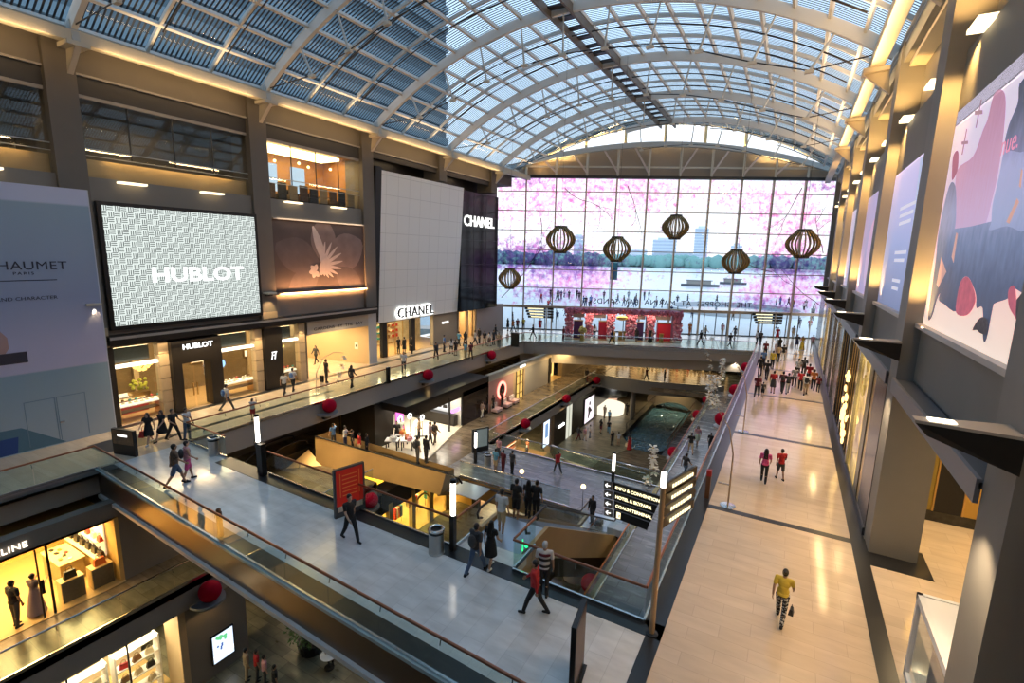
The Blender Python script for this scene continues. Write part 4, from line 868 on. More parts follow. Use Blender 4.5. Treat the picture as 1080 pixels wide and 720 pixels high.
SHP=[('blossom_print','PP',[(16.83,13.50),(16.69,14.00),(16.23,14.00),(15.76,13.71),(15.48,13.06),(15.32,12.20),(15.37,11.53),(15.80,10.79),(18.23,10.91),(18.55,11.66),(18.91,12.61),(17.55,12.75),(17.07,13.28)]),
('hood_print','PK2',[(19.52,12.76),(19.64,13.11),(19.34,13.22),(19.04,13.06),(18.87,12.60),(19.28,12.39)]),
('coat_print','PB',[(19.51,12.25),(18.79,12.16),(18.24,11.41),(18.08,10.98),(18.12,10.74),(17.88,9.58),(18.65,9.05),(18.93,8.45),(19.38,8.36),(19.55,9.34),(19.64,10.14),(19.86,11.00)]),
('skirt_print','PB',[(18.25,10.94),(16.67,10.93),(15.32,10.95),(14.32,10.96),(13.37,10.90),(12.93,10.31),(12.56,9.56),(13.04,9.56),(13.20,9.57),(13.26,9.37),(13.92,9.22),(14.04,9.10),(14.05,8.45),(14.28,8.42),(14.66,9.05),(15.07,9.02),(15.26,9.29),(15.63,9.51),(16.10,9.69),(16.50,9.66),(16.70,9.41),(16.60,8.81),(17.87,8.90),(18.52,9.03),(18.10,9.74),(18.91,10.19),(18.66,10.77)]),
('coat_print','PL',[(14.92,13.76),(14.84,13.35),(15.15,12.99),(15.18,12.51),(15.19,11.84),(15.27,11.34),(15.14,10.95),(15.15,10.76),(14.11,10.79),(13.10,10.65),(13.21,11.26),(13.61,12.44)]),
('shoulder_print','PB',[(14.92,13.76),(14.84,13.35),(15.15,12.99),(15.18,12.55),(14.66,12.37),(13.72,12.31),(14.02,13.68)]),
('bush_print','PK',[(16.59,8.79),(16.70,9.41),(16.49,9.65),(16.10,9.69),(15.57,9.48),(15.21,9.15),(15.64,8.80)]),
('bush_print','PK',[(13.34,9.52),(13.06,9.60),(12.76,9.21),(12.59,8.98),(12.80,9.05),(13.18,9.23)]),
('shoe_print','PG',[(15.05,8.52),(14.68,8.83),(14.20,8.83),(14.09,8.55),(14.50,8.51),(14.73,8.55)]),
('shoe_print','PG',[(12.84,9.36),(12.56,9.56),(12.27,8.98),(12.60,8.93),(12.74,9.09)]),
('scarf_print','PS',[(18.96,10.19),(18.13,9.78),(18.71,9.31),(18.98,9.39)]),
('highlight_print','PS',[(17.82,10.84),(17.62,10.80),(17.56,10.02),(17.86,10.19)]),
('hand_print','PS',[(13.80,11.32),(13.65,11.23),(13.96,10.83),(14.15,10.88)]),
('hand_print','PS',[(13.87,11.89),(13.77,11.84),(13.69,11.49),(13.82,11.55)]),
('cross_print','PP2',[(17.69,13.48),(17.58,13.46),(17.53,14.13),(17.64,14.16)]),
('cross_print','PP2',[(18.02,13.97),(17.30,13.82),(17.24,13.71),(17.96,13.86)]),
('cross_print','PP2',[(18.61,12.98),(18.48,12.96),(18.45,13.62),(18.57,13.65)]),
('cross_print','PP2',[(18.84,13.37),(18.16,13.26),(18.11,13.17),(18.79,13.28)])]

PK2=mat('rose_hood',(.42,.16,.28),.6,emit=(.42,.16,.28),es=.3); PG=mat('snake_grey',(.16,.14,.17),.6,var=.6,scale=8); PP2=mat('dusty_rose',(.45,.25,.33),.6,emit=(.4,.25,.33),es=.3)
PD=dict(PB=PB,PP=PP,PK=PK,PS=PS,PL=PL,PK2=PK2,PG=PG,PP2=PP2)
for q_,(nm_,mk_,pts_) in enumerate(SHP):
    pts_=[(max(11.25,min(19.95,a)),max(8.12,min(14.38,b))) for a,b in pts_]
    flat(sm(pts_,4) if len(pts_)>5 else pts_,-.003-.0015*q_,PD[mk_],nm_,t)
tx=text('nue.',.62,mat('pink_script',(.8,.3,.45),.5,emit=(.8,.3,.45),es=.4),'lettering',t,(-.04,14.75,12.55),(PI/2,0,-PI/2),.002)
# second poster
t=T('blue_promo_poster','tall lilac-blue poster with faint white lettering between the second and third pillars','poster',(XW,0,0))
m,tt,o=nt('blue_print'); b=N(tt,'ShaderNodeBsdfPrincipled'); L(tt,b.outputs[0],o.inputs[0]); b.inputs['Roughness'].default_value=.5
tc=N(tt,'ShaderNodeTexCoord'); sp=N(tt,'ShaderNodeSeparateXYZ'); L(tt,tc.outputs['Object'],sp.inputs[0]); mr=N(tt,'ShaderNodeMapRange'); mr.inputs['From Min'].default_value=8.1; mr.inputs['From Max'].default_value=14.; L(tt,sp.outputs['Z'],mr.inputs[0])
cr=N(tt,'ShaderNodeValToRGB'); L(tt,mr.outputs[0],cr.inputs[0]); e=cr.color_ramp.elements; e[0].color=(.16,.20,.36,1); e[1].color=(.58,.52,.80,1); q=e.new(.45); q.color=(.30,.36,.62,1)
L(tt,cr.outputs[0],b.inputs['Base Color']); L(tt,cr.outputs[0],b.inputs['Emission Color']); b.inputs['Emission Strength'].default_value=.45
MB().box(0,.2,21.23,29.97,8.1,14).build('lightbox',m,t)
ML=mat('faint_white_print',(.75,.75,.85),.5,emit=(.6,.62,.8),es=.4)

for z_,w_,n_ in ((12.2,3.2,3),(10.35,2.6,2),(9.2,1.8,2)):
    for q in range(n_): MB().box(-.004,-.002,25.8-w_/2+.2*q,25.8+w_/2-.15*q,z_-q*.32,z_-q*.32+.14).build('faint_print_line',ML,t)
flat([(22.6,8.15),(23.6,8.15),(24.6,13.9),(23.2,13.9)],-.003,mat('pale_band_print',(.5,.58,.85),.5,emit=(.4,.48,.7),es=.4),'light_band_print',t)
t=T('violet_poster','violet and pink poster between the third and fourth pillars','poster',(XW,0,0)); MB().box(0,.2,31.23,39.97,8.1,14).build('lightbox',mat('violet_print',(.40,.34,.56),.5,var=.25,scale=.4,emit=(.4,.34,.56),es=.4),t)
flat(sm([(34,9),(36.5,8.8),(37,11.5),(35,12.5),(33.4,11)]),-.004,PP,'blossom_print',t)
t=T('lilac_poster','narrow-looking lilac poster between the fourth and fifth pillars','poster',(XW,0,0)); MB().box(0,.2,41.23,49.97,8.1,14).build('lightbox',mat('lilac_print',(.5,.46,.62),.5,var=.25,scale=.4,emit=(.5,.46,.62),es=.4),t); flat(sm([(44,9),(46.5,8.8),(47,11.5),(45,12.5),(43.4,11)]),-.004,PL,'figure_print',t)
# ---- shop row under the canopy (beyond the second pillar)
xs=3.28
M_bronze=mat('bronze_panel_dark',(.035,.024,.015),.22,.4)
M_goldglow=emit('gold_window_glow',(1,.60,.13),1.6); 
def goldwin(name,es,sc,dark=.35):  # gold-lit shop window, its uneven glow painted as emission colour
    m,tt,o=nt(name); e=N(tt,'ShaderNodeEmission'); tc=N(tt,'ShaderNodeTexCoord'); no=N(tt,'ShaderNodeTexNoise'); no.inputs['Scale'].default_value=sc; no.inputs['Detail'].default_value=5; L(tt,tc.outputs['Object'],no.inputs['Vector'])
    cr=N(tt,'ShaderNodeValToRGB'); L(tt,no.outputs['Fac'],cr.inputs[0]); q=cr.color_ramp.elements; q[0].position=dark; q[0].color=(.10,.035,.005,1); q[1].position=.68; q[1].color=(1,.62,.16,1); L(tt,cr.outputs[0],e.inputs[0]); e.inputs[1].default_value=es; L(tt,e.outputs[0],o.inputs[0]); return m
M_gw1=goldwin('amber_window_bright',1.15,1.1,.25); M_gw2=goldwin('amber_window_faint',.5,2.2,.42)
ST(MB().box(xs+.25,xs+.5,21.2,71,0,6.1).build('wall_right_shops',M_bronze))
segs=[(21.2,23.5,'b'),(23.5,24.2,'g'),(24.2,25.3,'o'),(25.3,27.9,'G'),(27.9,28.2,'m'),(28.2,30.6,'c'),(30.6,32.6,'d'),(32.6,32.9,'m'),(32.9,37.0,'d'),(37.0,37.3,'m'),(37.3,41.5,'b'),(41.5,41.8,'m'),(41.8,45,'d'),(45,45.3,'m'),(45.3,50,'b'),(50,50.3,'m'),(50.3,54,'G2'),(54,54.4,'m'),(54.4,59,'b'),(59,62,'G2'),(62,71,'b')]
sh=SE('wall_right_shopfront')
for a,b_,k in segs:
    mm={'b':M_bronze,'g':mat('gold_leaf_panel',(.5,.32,.08),.3,.6),'o':mat('olive_bronze',(.16,.13,.05),.3,.5),'G':M_gw1,'G2':M_gw1,'m':M_chrome,'c':M_gw2,'d':mat('dark_tinted_panel',(.03,.02,.012),.12,.2)}[k]
    nm={'b':'bronze_panel','g':'gold_panel','o':'olive_panel','G':'amber_window_glow','G2':'amber_window_glow','m':'steel_post','c':'amber_window_glow','d':'tinted_panel'}[k]
    MB().box(xs-(.12 if k=='m' else 0.),xs+.25,a,b_,.3,5.85).build(nm,mm,sh)
    if k in 'dGc' or k=='G2': MB().box(xs-.01,xs+.0,a+.02,b_-.02,.35,5.8).build('shop_glass',M_clear,sh)
MB().box(xs-.06,xs+.25,21.2,71,0,.3).build('granite_plinth',M_kerb,sh); MB().box(xs-.05,xs+.3,21.2,71,5.8,6.1).build('head_trim',mat('zinc_lip2',(.3,.29,.28),.4),sh)
for k in range(26):
    y=28.4+k*.085*(1+k*.02)*2.6
    if y>37: break
    MB().box(xs-.04,xs+.0,y,y+.03,.35,5.8).build('vertical_fin',M_goldmetal if k%3==0 else M_dark,sh)
t=T('crystal_lamp','cascade of golden crystals glowing behind the dark shop front','chandelier',(xs-.2,30.2,0)); mb=MB(); r=random.Random(8)
for k in range(46): mb.ball((r.uniform(-.05,.0),r.gauss(0,.55),1.0+3.4*r.random()),r.uniform(.06,.16),6,.5,1,1.5)
mb.build('crystals',emit('gold_crystal',(1,.62,.2),2.2),t)['kind']='stuff'; MB().box(-.02,.04,-.1,.1,.9,4.6).build('spine',M_goldmetal,t)
for y in (26.5,30,40,52): area((xs-.45,y,5.8),(0,math.radians(-10),0),.3,3,30,(1,.7,.3))
# ---- recessed lobby between the first and second pillars
ST(MB().box(xs,8.4,24.0,24.3,.42,6.1).build('wall_lobby_back',M_bronze)); ST(MB().box(xs,8.4,23.92,24.3,0,.42).build('baseboard_lobby',mat('nero_marble',(.025,.024,.022),.12,var=.9,scale=6)))
lb=SE('wall_lobby_panels')
for a,b_,mm,nm in ((4.7,5.7,mat('olive_gold_panel',(.30,.22,.05),.3,.6),'olive_panel'),(5.76,6.6,M_black,'black_panel'),(6.66,7.3,mat('gold_leaf_panel',(.5,.32,.08),.3,.6),'gold_panel'),(7.36,8.4,mat('olive_gold_panel',(.30,.22,.05),.3,.6),'olive_panel')): MB().box(a,b_,23.95,24.0,.42,6.1).build(nm,mm,lb)
for x in (5.73,6.63,7.33): MB().box(x-.03,x+.03,23.9,23.96,.42,6.1).build('brass_strip',M_goldmetal,lb)
ST(MB().box(8.4,8.7,-15,24,0,6.1).build('wall_lobby_side',mat('warm_lobby_wall',(.4,.3,.18),.5))); ST(MB().box(XW,8.7,-15,24.3,6.1,6.25).build('ceiling_lobby',M_white))
ST(MB().box(XW+.6,8.7,-15,78,6.25,20).build('wall_right_core',M_rwall))
t=T('ring_downlight','gold ring downlight under the canopy ledge beside the big fin','lamp',(4.3,18.2,5.9)); MB().lathe([(.42,0),(.5,.02),(.5,.2),(.42,.2)],24).build('ring',M_goldmetal,t); MB().lathe([(.40,.05),(.01,.06)],20).build('diffuser',emit('ring_glow',(1,.75,.35),6.),t)
for x,y,e in ((5.9,22.4,130),(7.3,20.5,130),(7.0,16,90),(6.2,12.5,60)): area((x,y,6.0),(0,0,0),.5,.5,e,(1,.72,.38))
# ---- white framed display case
t=T('display_case','white framed glass display case with a pale top, beside the nearest pillar','display case',(3.9,13.1,0))
fr=mat('white_case_frame',(.7,.72,.76),.35)
x0,x1,y0,y1,h=-.45,.75,-3.1,1.0,2.15
mb=MB()
for xx in (x0,x1):
    for yy in (y0,y1): MB().box(xx-.05,xx+.05,yy-.05,yy+.05,0,h).build('corner_post',fr,t)
pass
MB().box(x0-.05,x1+.05,y0-.05,y1+.05,h,h+.06).build('top_panel',mat('white_case_top',(.72,.73,.78),.3),t); 
tb=MB(); tb.box(x0-.06,x0+.05,y0-.06,y1+.06,h-.09,h+.075); tb.box(x0-.06,x1+.06,y1-.05,y1+.06,h-.09,h+.075); tb.box(x1-.05,x1+.06,y0-.06,y1+.06,h-.09,h+.075); tb.build('top_frame',fr,t)
MB().box(x0-.05,x1+.05,y0-.05,y1+.05,0,.12).build('base',fr,t)
for nm,a in (('glass_side',(x0-.01,x0,y0,y1)),('glass_end',(x0,x1,y0-.0,y0+.01)),('glass_end',(x0,x1,y1-.01,y1)),('glass_side',(x1-.01,x1,y0,y1))): MB().box(a[0],a[1],a[2],a[3],.12,h).build(nm,M_clear,t)
st=T('show_plinth','dark grey plinth standing inside the white display case','plinth',(4.05,13.2,.12)); MB().box(-.3,.3,-.55,.55,0,1.05).build('plinth_body',mat('taupe_plinth',(.2,.18,.16),.6,var=.3,scale=6),st); MB().box(-.33,.33,-.58,.58,1.05,1.1).build('plinth_top',mat('taupe_plinth_top',(.26,.24,.21),.5),st)
tw_=T('show_twigs','pale dried twig arrangement on the plinth in the white case','twigs',(4.05,13.2,1.22)); mb=MB(); r=random.Random(6)
for k in range(14):
    a=r.uniform(0,6.28); mb.tube([(0,0,0),(.1*math.cos(a),.2*math.sin(a),.3),(.2*math.cos(a+.4),.38*math.sin(a+.4),.55+r.uniform(0,.25))],.008,4)
mb.build('twigs',mat('dry_twig',(.5,.47,.42),.7),tw_); MB().lathe([(.07,0),(.1,.08),(.06,.16)],12).build('vase',M_dark,tw_)
hd=T('case_spot_lamp','small dark lamp with a glowing head at the foot of the white case','lamp',(3.72,11.0,.12)); MB().lathe([(.14,0),(.14,.05),(.03,.08)],14).build('base',M_black,hd); MB().tube([(0,0,.08),(0,0,.5)],.015,6).build('stem',M_black,hd); MB().ball((0,0,.55),.09,10).build('bulb',emit('warm_bulb',(1,.75,.3),5.),hd)

# ================================================================ middle level, left side
def wb(name,x0,x1,y0,y1,z0,z1,m): return ST(MB().box(x0,x1,y0,y1,z0,z1).build(name,m))
rr=random.Random(21)
M_amber=mat('amber_store_wall',(.62,.40,.13),.5,var=.08,scale=1)
M_amberf=mat('amber_store_floor',(.55,.38,.16),.3,var=.05,scale=2)
xs2=-25.1
# handbag store under the near left walk
wb('wall_store_lintel',-25.6,xs2,-8,13,-1.95,-1.15,M_wall2); wb('wall_store_side',-31,xs2,9.2,13,-5,-1.9,M_wall2)
wb('wall_store_rear',-31.2,-31,-8,9.2,-5,-1.9,M_amber); wb('floor_store',-31,xs2+.15,-8,9.2,-5.01,-4.97,M_amberf); wb('ceiling_store',-31,xs2,-8,9.2,-1.95,-1.85,M_amber); wb('wall_store_jamb',-31,xs2+.02,9.05,9.21,-5,-1.9,M_amber)
o=text('C\u00c9LINE',.34,emit('pale_sign_glow',(1,.86,.7),1.6),'lettering',None,(xs2+.03,5.62,-1.58),(PI/2,0,PI/2),.03,sx=1.05,space=1.1); tag(o,'pale lit store lettering on the grey lintel of the amber handbag store','sign')
w=SE('window_20'); MB().box(xs2-.03,xs2,6.75,9.05,-4.97,-1.95).build('pane',M_clear,w); MB().box(xs2-.05,xs2+.03,6.7,6.78,-4.97,-1.95).build('post',M_black,w)
w=SE('door_1'); MB().bar((xs2,6.4,-4.97),(xs2,6.4,-1.95),.05).build('door_edge',M_black,w); h_=MB().box(xs2+.02,xs2+.08,6.42,6.52,-3.9,-3.3).build('door_handle',M_black,w)
def plinth(x,y,w,d,h,lab,front=True):
    t=T('display_plinth',lab,'plinth',(x,y,-4.97)); MB().box(-d/2,d/2,-w/2,w/2,0,h).build('body',mat('sand_plinth',(.55,.40,.18),.4),t)
    MB().box(d/2,d/2+.02,-w/2+.02,w/2-.02,.02,h-.04).build('front_panel',mat('grey_panel_front',(.09,.08,.07),.4,var=.3,scale=8),t); return t
def bag(x,y,z,s,m,lab,rz=0.,grp=None):
    t=T('handbag',lab,'handbag',(x,y,z),rz,grp)
    MB().add([(-.09*s,-.17*s,0),(.09*s,-.17*s,0),(.09*s,.17*s,0),(-.09*s,.17*s,0),(-.05*s,-.14*s,.24*s),(.05*s,-.14*s,.24*s),(.05*s,.14*s,.24*s),(-.05*s,.14*s,.24*s)],[(0,3,2,1),(4,5,6,7),(0,1,5,4),(1,2,6,5),(2,3,7,6),(3,0,4,7)]).build('bag_body',m,t)
    MB().tube([(0,-.09*s,.23*s),(0,-.07*s,.36*s),(0,0,.40*s),(0,.07*s,.36*s),(0,.09*s,.23*s)],.012*s,6).build('handle',m,t); return t
M_bagk=mat('bag_black',(.015,.013,.012),.4); M_bago=mat('bag_orange',(.55,.13,.03),.4); M_bagr=mat('bag_red',(.5,.03,.03),.4); M_bagw=mat('bag_cream',(.7,.6,.4),.5)
plinth(-25.65,7.5,.8,.5,.95,'square dark-fronted plinth holding a black handbag, beside the glass door edge'); bag(-25.65,7.5,-4.02,1.3,M_bagk,'black handbag on the dark-fronted plinth beside the glass door edge')
plinth(-25.65,8.55,.8,.5,.95,'square dark-fronted plinth holding an orange handbag, beside the right jamb'); bag(-25.65,8.55,-4.02,1.3,M_bago,'orange handbag on the dark-fronted plinth beside the right jamb')
t=T('display_table','long olive display table with small leather goods behind the two plinths','table',(-27.7,8.0,-4.97)); MB().box(-1.0,.9,-.45,.4,0,1.0).build('table_body',mat('olive_table',(.30,.24,.11),.4,var=.2,scale=6),t); MB().box(-1.05,.95,-.5,.45,1.0,1.04).build('table_top',mat('pale_glass_top',(.6,.5,.25),.15),t)
for k in range(7): 
    q=MB().box(-.09,.09,-.06,.06,0,.05).build('wallet',[M_bagk,M_bago,M_bagk,M_bagr,M_bagk,M_bago,M_bagw][k],None,loc=(-28.5+k*.24,8.0+rr.uniform(-.25,.2),-3.93),rz=rr.uniform(-.5,.5)); tag(q,'small flat leather wallet lying on the long olive display table','wallet','wallets on the olive display table')
t=T('display_shelf','pale lit double shelf along the right wall of the amber store','shelf',(-27.8,8.95,-4.97))
MB().box(-1.75,1.75,-.35,.05,.0,1.0).build('base_cabinet',M_amber,t); MB().box(-1.75,1.75,-.4,.05,1.0,1.05).build('shelf',mat('lit_shelf',(.8,.66,.4),.4,emit=(1,.75,.35),es=.3),t); MB().box(-1.75,1.75,-.3,.05,1.75,1.8).build('shelf',mat('lit_shelf',(.8,.66,.4),.4),t); MB().box(-1.75,1.75,.02,.06,1.05,2.6).build('back_panel',mat('cream_back',(.8,.72,.58),.5,emit=(1,.85,.6),es=.25),t)
for k in range(6): bag(-29.1+k*.6,8.8,-3.92,1.15,M_bagk,'black handbag in the lower row of the wall shelf in the amber store',PI/2,'black handbags on the lower wall shelf')
for k in range(6): bag(-29.1+k*.6,8.83,-3.17,.95,[M_bagr,M_bagr,M_bagk,M_bagr,M_bagw,M_bagr][k],'small handbag in the upper row of the wall shelf in the amber store',PI/2,'handbags on the upper wall shelf')
for y in (8.2,6,3.5): area((-27.6,y,-1.98),(0,0,0),3,1.6,230,(1,.66,.24))
# middle level: dark corner block, bright bag store, black wall
xs3=-24.0
wb('wall_middle_block',-30,-26.4,26.2,28.2,-5,-1.4,M_dark); wb('wall_middle_warm',-34,-30,27,27.3,-5,-1.4,mat('amber_dim_wall',(.26,.17,.08),.6))
wb('ceiling_middle_head',-31,xs3,27.0,38.6,-1.9,-1.35,M_dark)
wb('wall_store_head',-24.3,xs3,28.2,38.6,-2.35,-1.9,M_dark); wb('wall_black',-31,xs3,34.4,38.6,-5,-1.9,mat('black_tinted_wall',(.016,.012,.010),.12,var=.5,scale=.6))
mb=MB(); mb.prism([(xs3+.0,34.3),(xs3-8,34.3),(xs3-8,26.3),(-22.1,26.7),(-22.0,27.2)],-4.99,-4.9); ST(mb.build('floor_bag_store',mat('white_store_floor',(.72,.66,.52),.2)))
wb('wall_bag_store_side',-31,-24.1,34.2,34.4,-5,-1.9,mat('white_store_wall',(.7,.66,.6),.5)); wb('wall_bag_store_rear',-31.2,-31,27,34.4,-5,-1.9,M_dark)
w=SE('window_21'); MB().box(-24.05,-24.0,32.4,34.2,-4.9,-2.1).build('pane',M_clear,w)
for y in (32.4,34.25): MB().box(-24.08,-23.95,y-.05,y+.05,-5,-1.95).build('post',M_black,w)
t=T('bag_shelves','bright white stepped shelves of dark bags on the side wall of the white store','shelf',(-27.4,33.95,-4.9))
for k in range(2): MB().box(-2.8,2.2,-.3,.2,1.35+k*.62,1.42+k*.62).build('shelf',emit('white_shelf_glow',(1,.98,.92),1.0),t)
MB().box(-2.8,2.2,.1,.2,1.0,2.9).build('back_panel',emit('white_back_glow',(1,.97,.9),.55),t); MB().box(-2.8,3.0,-.35,.2,0,.95).build('plinth_cabinet',M_dark,t)
for k in range(2):
    for q in range(8): bag(-29.9+q*.62,33.85,-3.47+k*.62,1.1,M_bagk,'black bag on the %s glowing shelf of the white store'%['lower','upper'][k],PI/2,'black bags on the %s glowing shelf'%['lower','upper'][k])
for k,(x,y,z) in enumerate(((-25.9,29.6,-3.1),(-25.2,30.3,-3.3),(-25.6,30.0,-3.75))):
    t=T('ring_lamp','white ring lamp on a thin stand, %s of the three in the white store'%['left','right','lowest'][k],'lamp',(x,y,-4.9))
    MB().tube([(0,0,0),(0,0,z+4.9-.2)],.02,6).build('stand',M_black,t); MB().lathe([(.2,0),(.2,.02)],12).build('base',M_black,t)
    P=[(.0,.2*math.cos(a),z+4.9+.2*math.sin(a)) for a in [2*PI*q/20 for q in range(21)]]; MB().tube(P,.055,8).build('ring',emit('ring_white',(1,1,1),2.2),t)
t=T('pink_standee','pink and violet standing board with a white ring motif in the white store','board',(-27.0,29.6,-4.9)); MB().box(-.05,.05,-.45,.45,.05,2.1).build('board',mat('pink_board',(.5,.08,.35),.5,emit=(.6,.1,.5),es=.5),t); P=[(.06,.22*math.cos(a),1.35+.22*math.sin(a)) for a in [2*PI*q/20 for q in range(21)]]; MB().tube(P,.06,6).build('ring_print',emit('ring_white',(1,1,1),2.2),t); MB().box(-.2,.2,-.46,.46,0,.05).build('foot',M_dark,t)
for k,(x,y) in enumerate(((-24.4,27.6),(-25.6,28.4),(-25.4,27.0))):
    t=T('goods_table','low display table of %s in the white store'%['pink and orange bags','yellow and orange boxes','white boxes'][k],'table',(x,y,-4.9),.5)
    MB().box(-.5,.5,-.4,.4,.7,.78).build('table_top',M_white,t)
    for sx in(-.4,.4):
        for sy in (-.3,.3): MB().box(sx-.04,sx+.04,sy-.04,sy+.04,0,.7).build('leg',M_dark,t)
    for q in range(5): bag(x+rr.uniform(-.35,.35),y+rr.uniform(-.28,.28),-4.12,1.0,[[mat('bag_pink',(.7,.3,.36),.5),M_bago][q%2],[M_bago,mat('bag_yellow',(.7,.5,.12),.5)][q%2],M_white][k],'small %s item on the low table in the white store'%['pink or orange','yellow or orange','white'][k],rr.uniform(0,3),'%s items on a store table'%['pink and orange','yellow and orange','white'][k])
mb=MB().box(-.06,.06,-.9,.9,0,.5); o=mb.build('violet_neon',emit('violet_neon',(.8,.2,1),2.),None,loc=(-24.02,33.3,-3.4)); tag(o,'short violet neon strip on the glass at the right end of the white store','neon sign')
o.scale=(1,.6,.5)
for y in (28.5,31,33.2): area((-26.2,y,-1.95),(0,0,0),3,1.5,120,(1,.88,.7))
# pink wall, brass door, shutters
wb('wall_pink',-24.4,xs3,38.6,43.4,-5,-1.9,mat('rose_wall',(.42,.26,.24),.6)); wb('wall_beige_head',-24.4,xs3+.05,38.6,58,-1.95,-1.3,mat('beige_head',(.5,.44,.34),.6)); wb('pillar',-24.4,xs3,43.4,44.0,-5,-1.9,M_sand)
t=T('lens_sign','round black lens sign with a glowing red halo on the pink wall','sign',(xs3,41.0,-3.25))
P=[(.05,.72*math.cos(a),.78*math.sin(a)) for a in [2*PI*q/28 for q in range(29)]]; MB().tube(P,.12,8).build('halo',emit('red_halo',(1,.16,.12),3.5),t)
MB().lathe([(.62,0),(.66,.06),(.5,.12),(.1,.14)],28).build('lens',M_black,t).rotation_euler=(0,PI/2,0); MB().ball((.15,0,0),.09,10,.4).build('pupil',mat('grey_lens',(.4,.4,.42),.2),t)
for k,y in enumerate((39.3,41.2,42.7)):
    t=T('lounge_seat','white and rose low seat along the pink wall, %s'%['nearest the black wall','under the round lens sign','nearest the brass door'][k],'seat',(xs3+.55,y,-5)); MB().box(-.35,.35,-.5,.5,.12,.42).build('cushion',mat('rose_cushion',(.6,.42,.4),.7),t,bevel=.03); MB().box(-.4,-.28,-.5,.5,.2,.85).build('backrest',mat('white_cushion',(.65,.6,.58),.7),t,bevel=.02)
    for sy in (-.4,.4): MB().box(-.3,.3,sy-.04,sy+.04,0,.12).build('foot',M_black,t)
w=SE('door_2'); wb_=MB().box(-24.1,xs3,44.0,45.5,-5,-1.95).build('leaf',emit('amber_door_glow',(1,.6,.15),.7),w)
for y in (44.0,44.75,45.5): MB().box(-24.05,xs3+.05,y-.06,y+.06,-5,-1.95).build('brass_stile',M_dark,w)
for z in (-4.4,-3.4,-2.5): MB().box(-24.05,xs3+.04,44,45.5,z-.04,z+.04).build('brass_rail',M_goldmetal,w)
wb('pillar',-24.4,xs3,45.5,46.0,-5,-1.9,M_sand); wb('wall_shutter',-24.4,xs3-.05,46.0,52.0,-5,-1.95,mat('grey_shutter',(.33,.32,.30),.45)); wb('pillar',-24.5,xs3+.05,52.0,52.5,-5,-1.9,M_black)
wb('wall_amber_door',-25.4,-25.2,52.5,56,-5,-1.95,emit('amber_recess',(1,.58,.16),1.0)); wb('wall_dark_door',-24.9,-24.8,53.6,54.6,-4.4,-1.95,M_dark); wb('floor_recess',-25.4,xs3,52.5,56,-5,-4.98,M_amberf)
wb('wall_middle_left',-24.6,xs3-.02,56,78,-5,-1.3,mat('brown_end_wall',(.22,.17,.11),.6))
o=MB().box(0,.05,-.6,.6,-.1,.1).build('lit_sign_bar',emit('sign_white',(1,1,1),1.5),None,loc=(xs3+.05,45.3,-1.62)); tag(o,'small white lit sign above the brass door','sign')
area((-22.6,44.8,-1.5),(0,0,0),1.5,6,150,(1,.72,.36)); area((-22.6,33,-1.5),(0,0,0),1.2,8,110,(1,.72,.36)); area((-22.6,53,-1.5),(0,0,0),1.5,6,170,(1,.66,.28)); area((-24,16,-1.4),(0,0,0),1.0,8,70,(1,.66,.3))
# far end shops on the middle level
mb=MB(); ST(MB().box(-24,-5,69.8,70.2,-5,-1.3).build('wall_middle_far',M_dark))
for k in range(9):
    x=-22.8+k*1.9; w=SE('window_%d'%(30+k)); MB().box(x,x+1.5,69.6,69.75,-4.6,-1.7).build('lit_window',emit('far_shop_glow_%d'%(k%3),[(1,.70,.34),(1,.82,.6),(1,.55,.2)][k%3],[1.1,.9,.8][k%3]),w); MB().box(x-.06,x+.03,69.5,69.8,-5,-1.4).build('frame',M_black,w)
    for q in range(3):
        o=MB().box(-.14,.14,-.1,.1,0,rr.uniform(.7,1.5)).build('shop_mannequin' if False else 'display_block',M_item[(k+q)%6],None,loc=(x+.3+q*.45,69.3,-5)); tag(o,'dark display block in front of the lit far shop windows','display block','display blocks before the far lit windows')
for x in (-20,-15,-10): area((x,66,-1.35),(0,0,0),3,2,150,(1,.68,.3))
# ================================================================ lowest level, left side
x1=-22.7
wb('wall_lower_screen',-24,x1,10.3,13.2,Z1,-6.2,mat('taupe_lower_wall',(.20,.18,.155),.6)); wb('pillar',-24,x1+.05,10.05,10.35,Z1,-6.2,M_sand)
wb('wall_lower_rear',-27.2,-27,-6,10.2,Z1,-6.2,mat('cream_back2',(.6,.5,.36),.5)); wb('floor_lower_shop',-27,x1,-6,10.2,Z1-.01,Z1+.03,M_amberf)
wb('ceiling_lower_shop',-27,x1,-6,10.2,-6.3,-6.2,M_white)
w=SE('window_22')
for y in (3.5,6.1,8.1): MB().box(x1-.05,x1,y-.03,y+.03,Z1,-6.3).build('post',M_black,w)
MB().box(x1-.03,x1-.02,3.5,10.0,Z1,-6.3).build('pane',M_clear,w)
for k in range(3):
    t=T('white_shelf_unit','white open shelf unit of shoes and bags, %s, in the low shop'%['nearest the pillar','middle one','farthest from the pillar'][k],'shelf',(-24.2,8.9-k*2.0,Z1+.03))
    for z in (.05,.75,1.45,2.15,2.85): MB().box(-.25,.25,-.85,.85,z,z+.05).build('shelf',M_white,t)
    for y in (-.85,.85): MB().box(-.25,.25,y-.03,y+.03,0,3.0).build('side_panel',M_white,t)
    for z in (.8,1.5,2.2):
        for y in (-.5,0,.5): 
            if rr.random()<.8: bag(-24.1,8.9-k*2.0+y,Z1+.03+z,1.0,[M_bagk,M_bagw,M_item[5],M_bagr][rr.randrange(4)],'small bag on the white shelf units of the low shop',rr.uniform(-.4,.4),'bags on the white shelf units')
for y in (8.5,5): area((-24.8,y,-6.35),(0,0,0),3,2,260,(1,.78,.45))
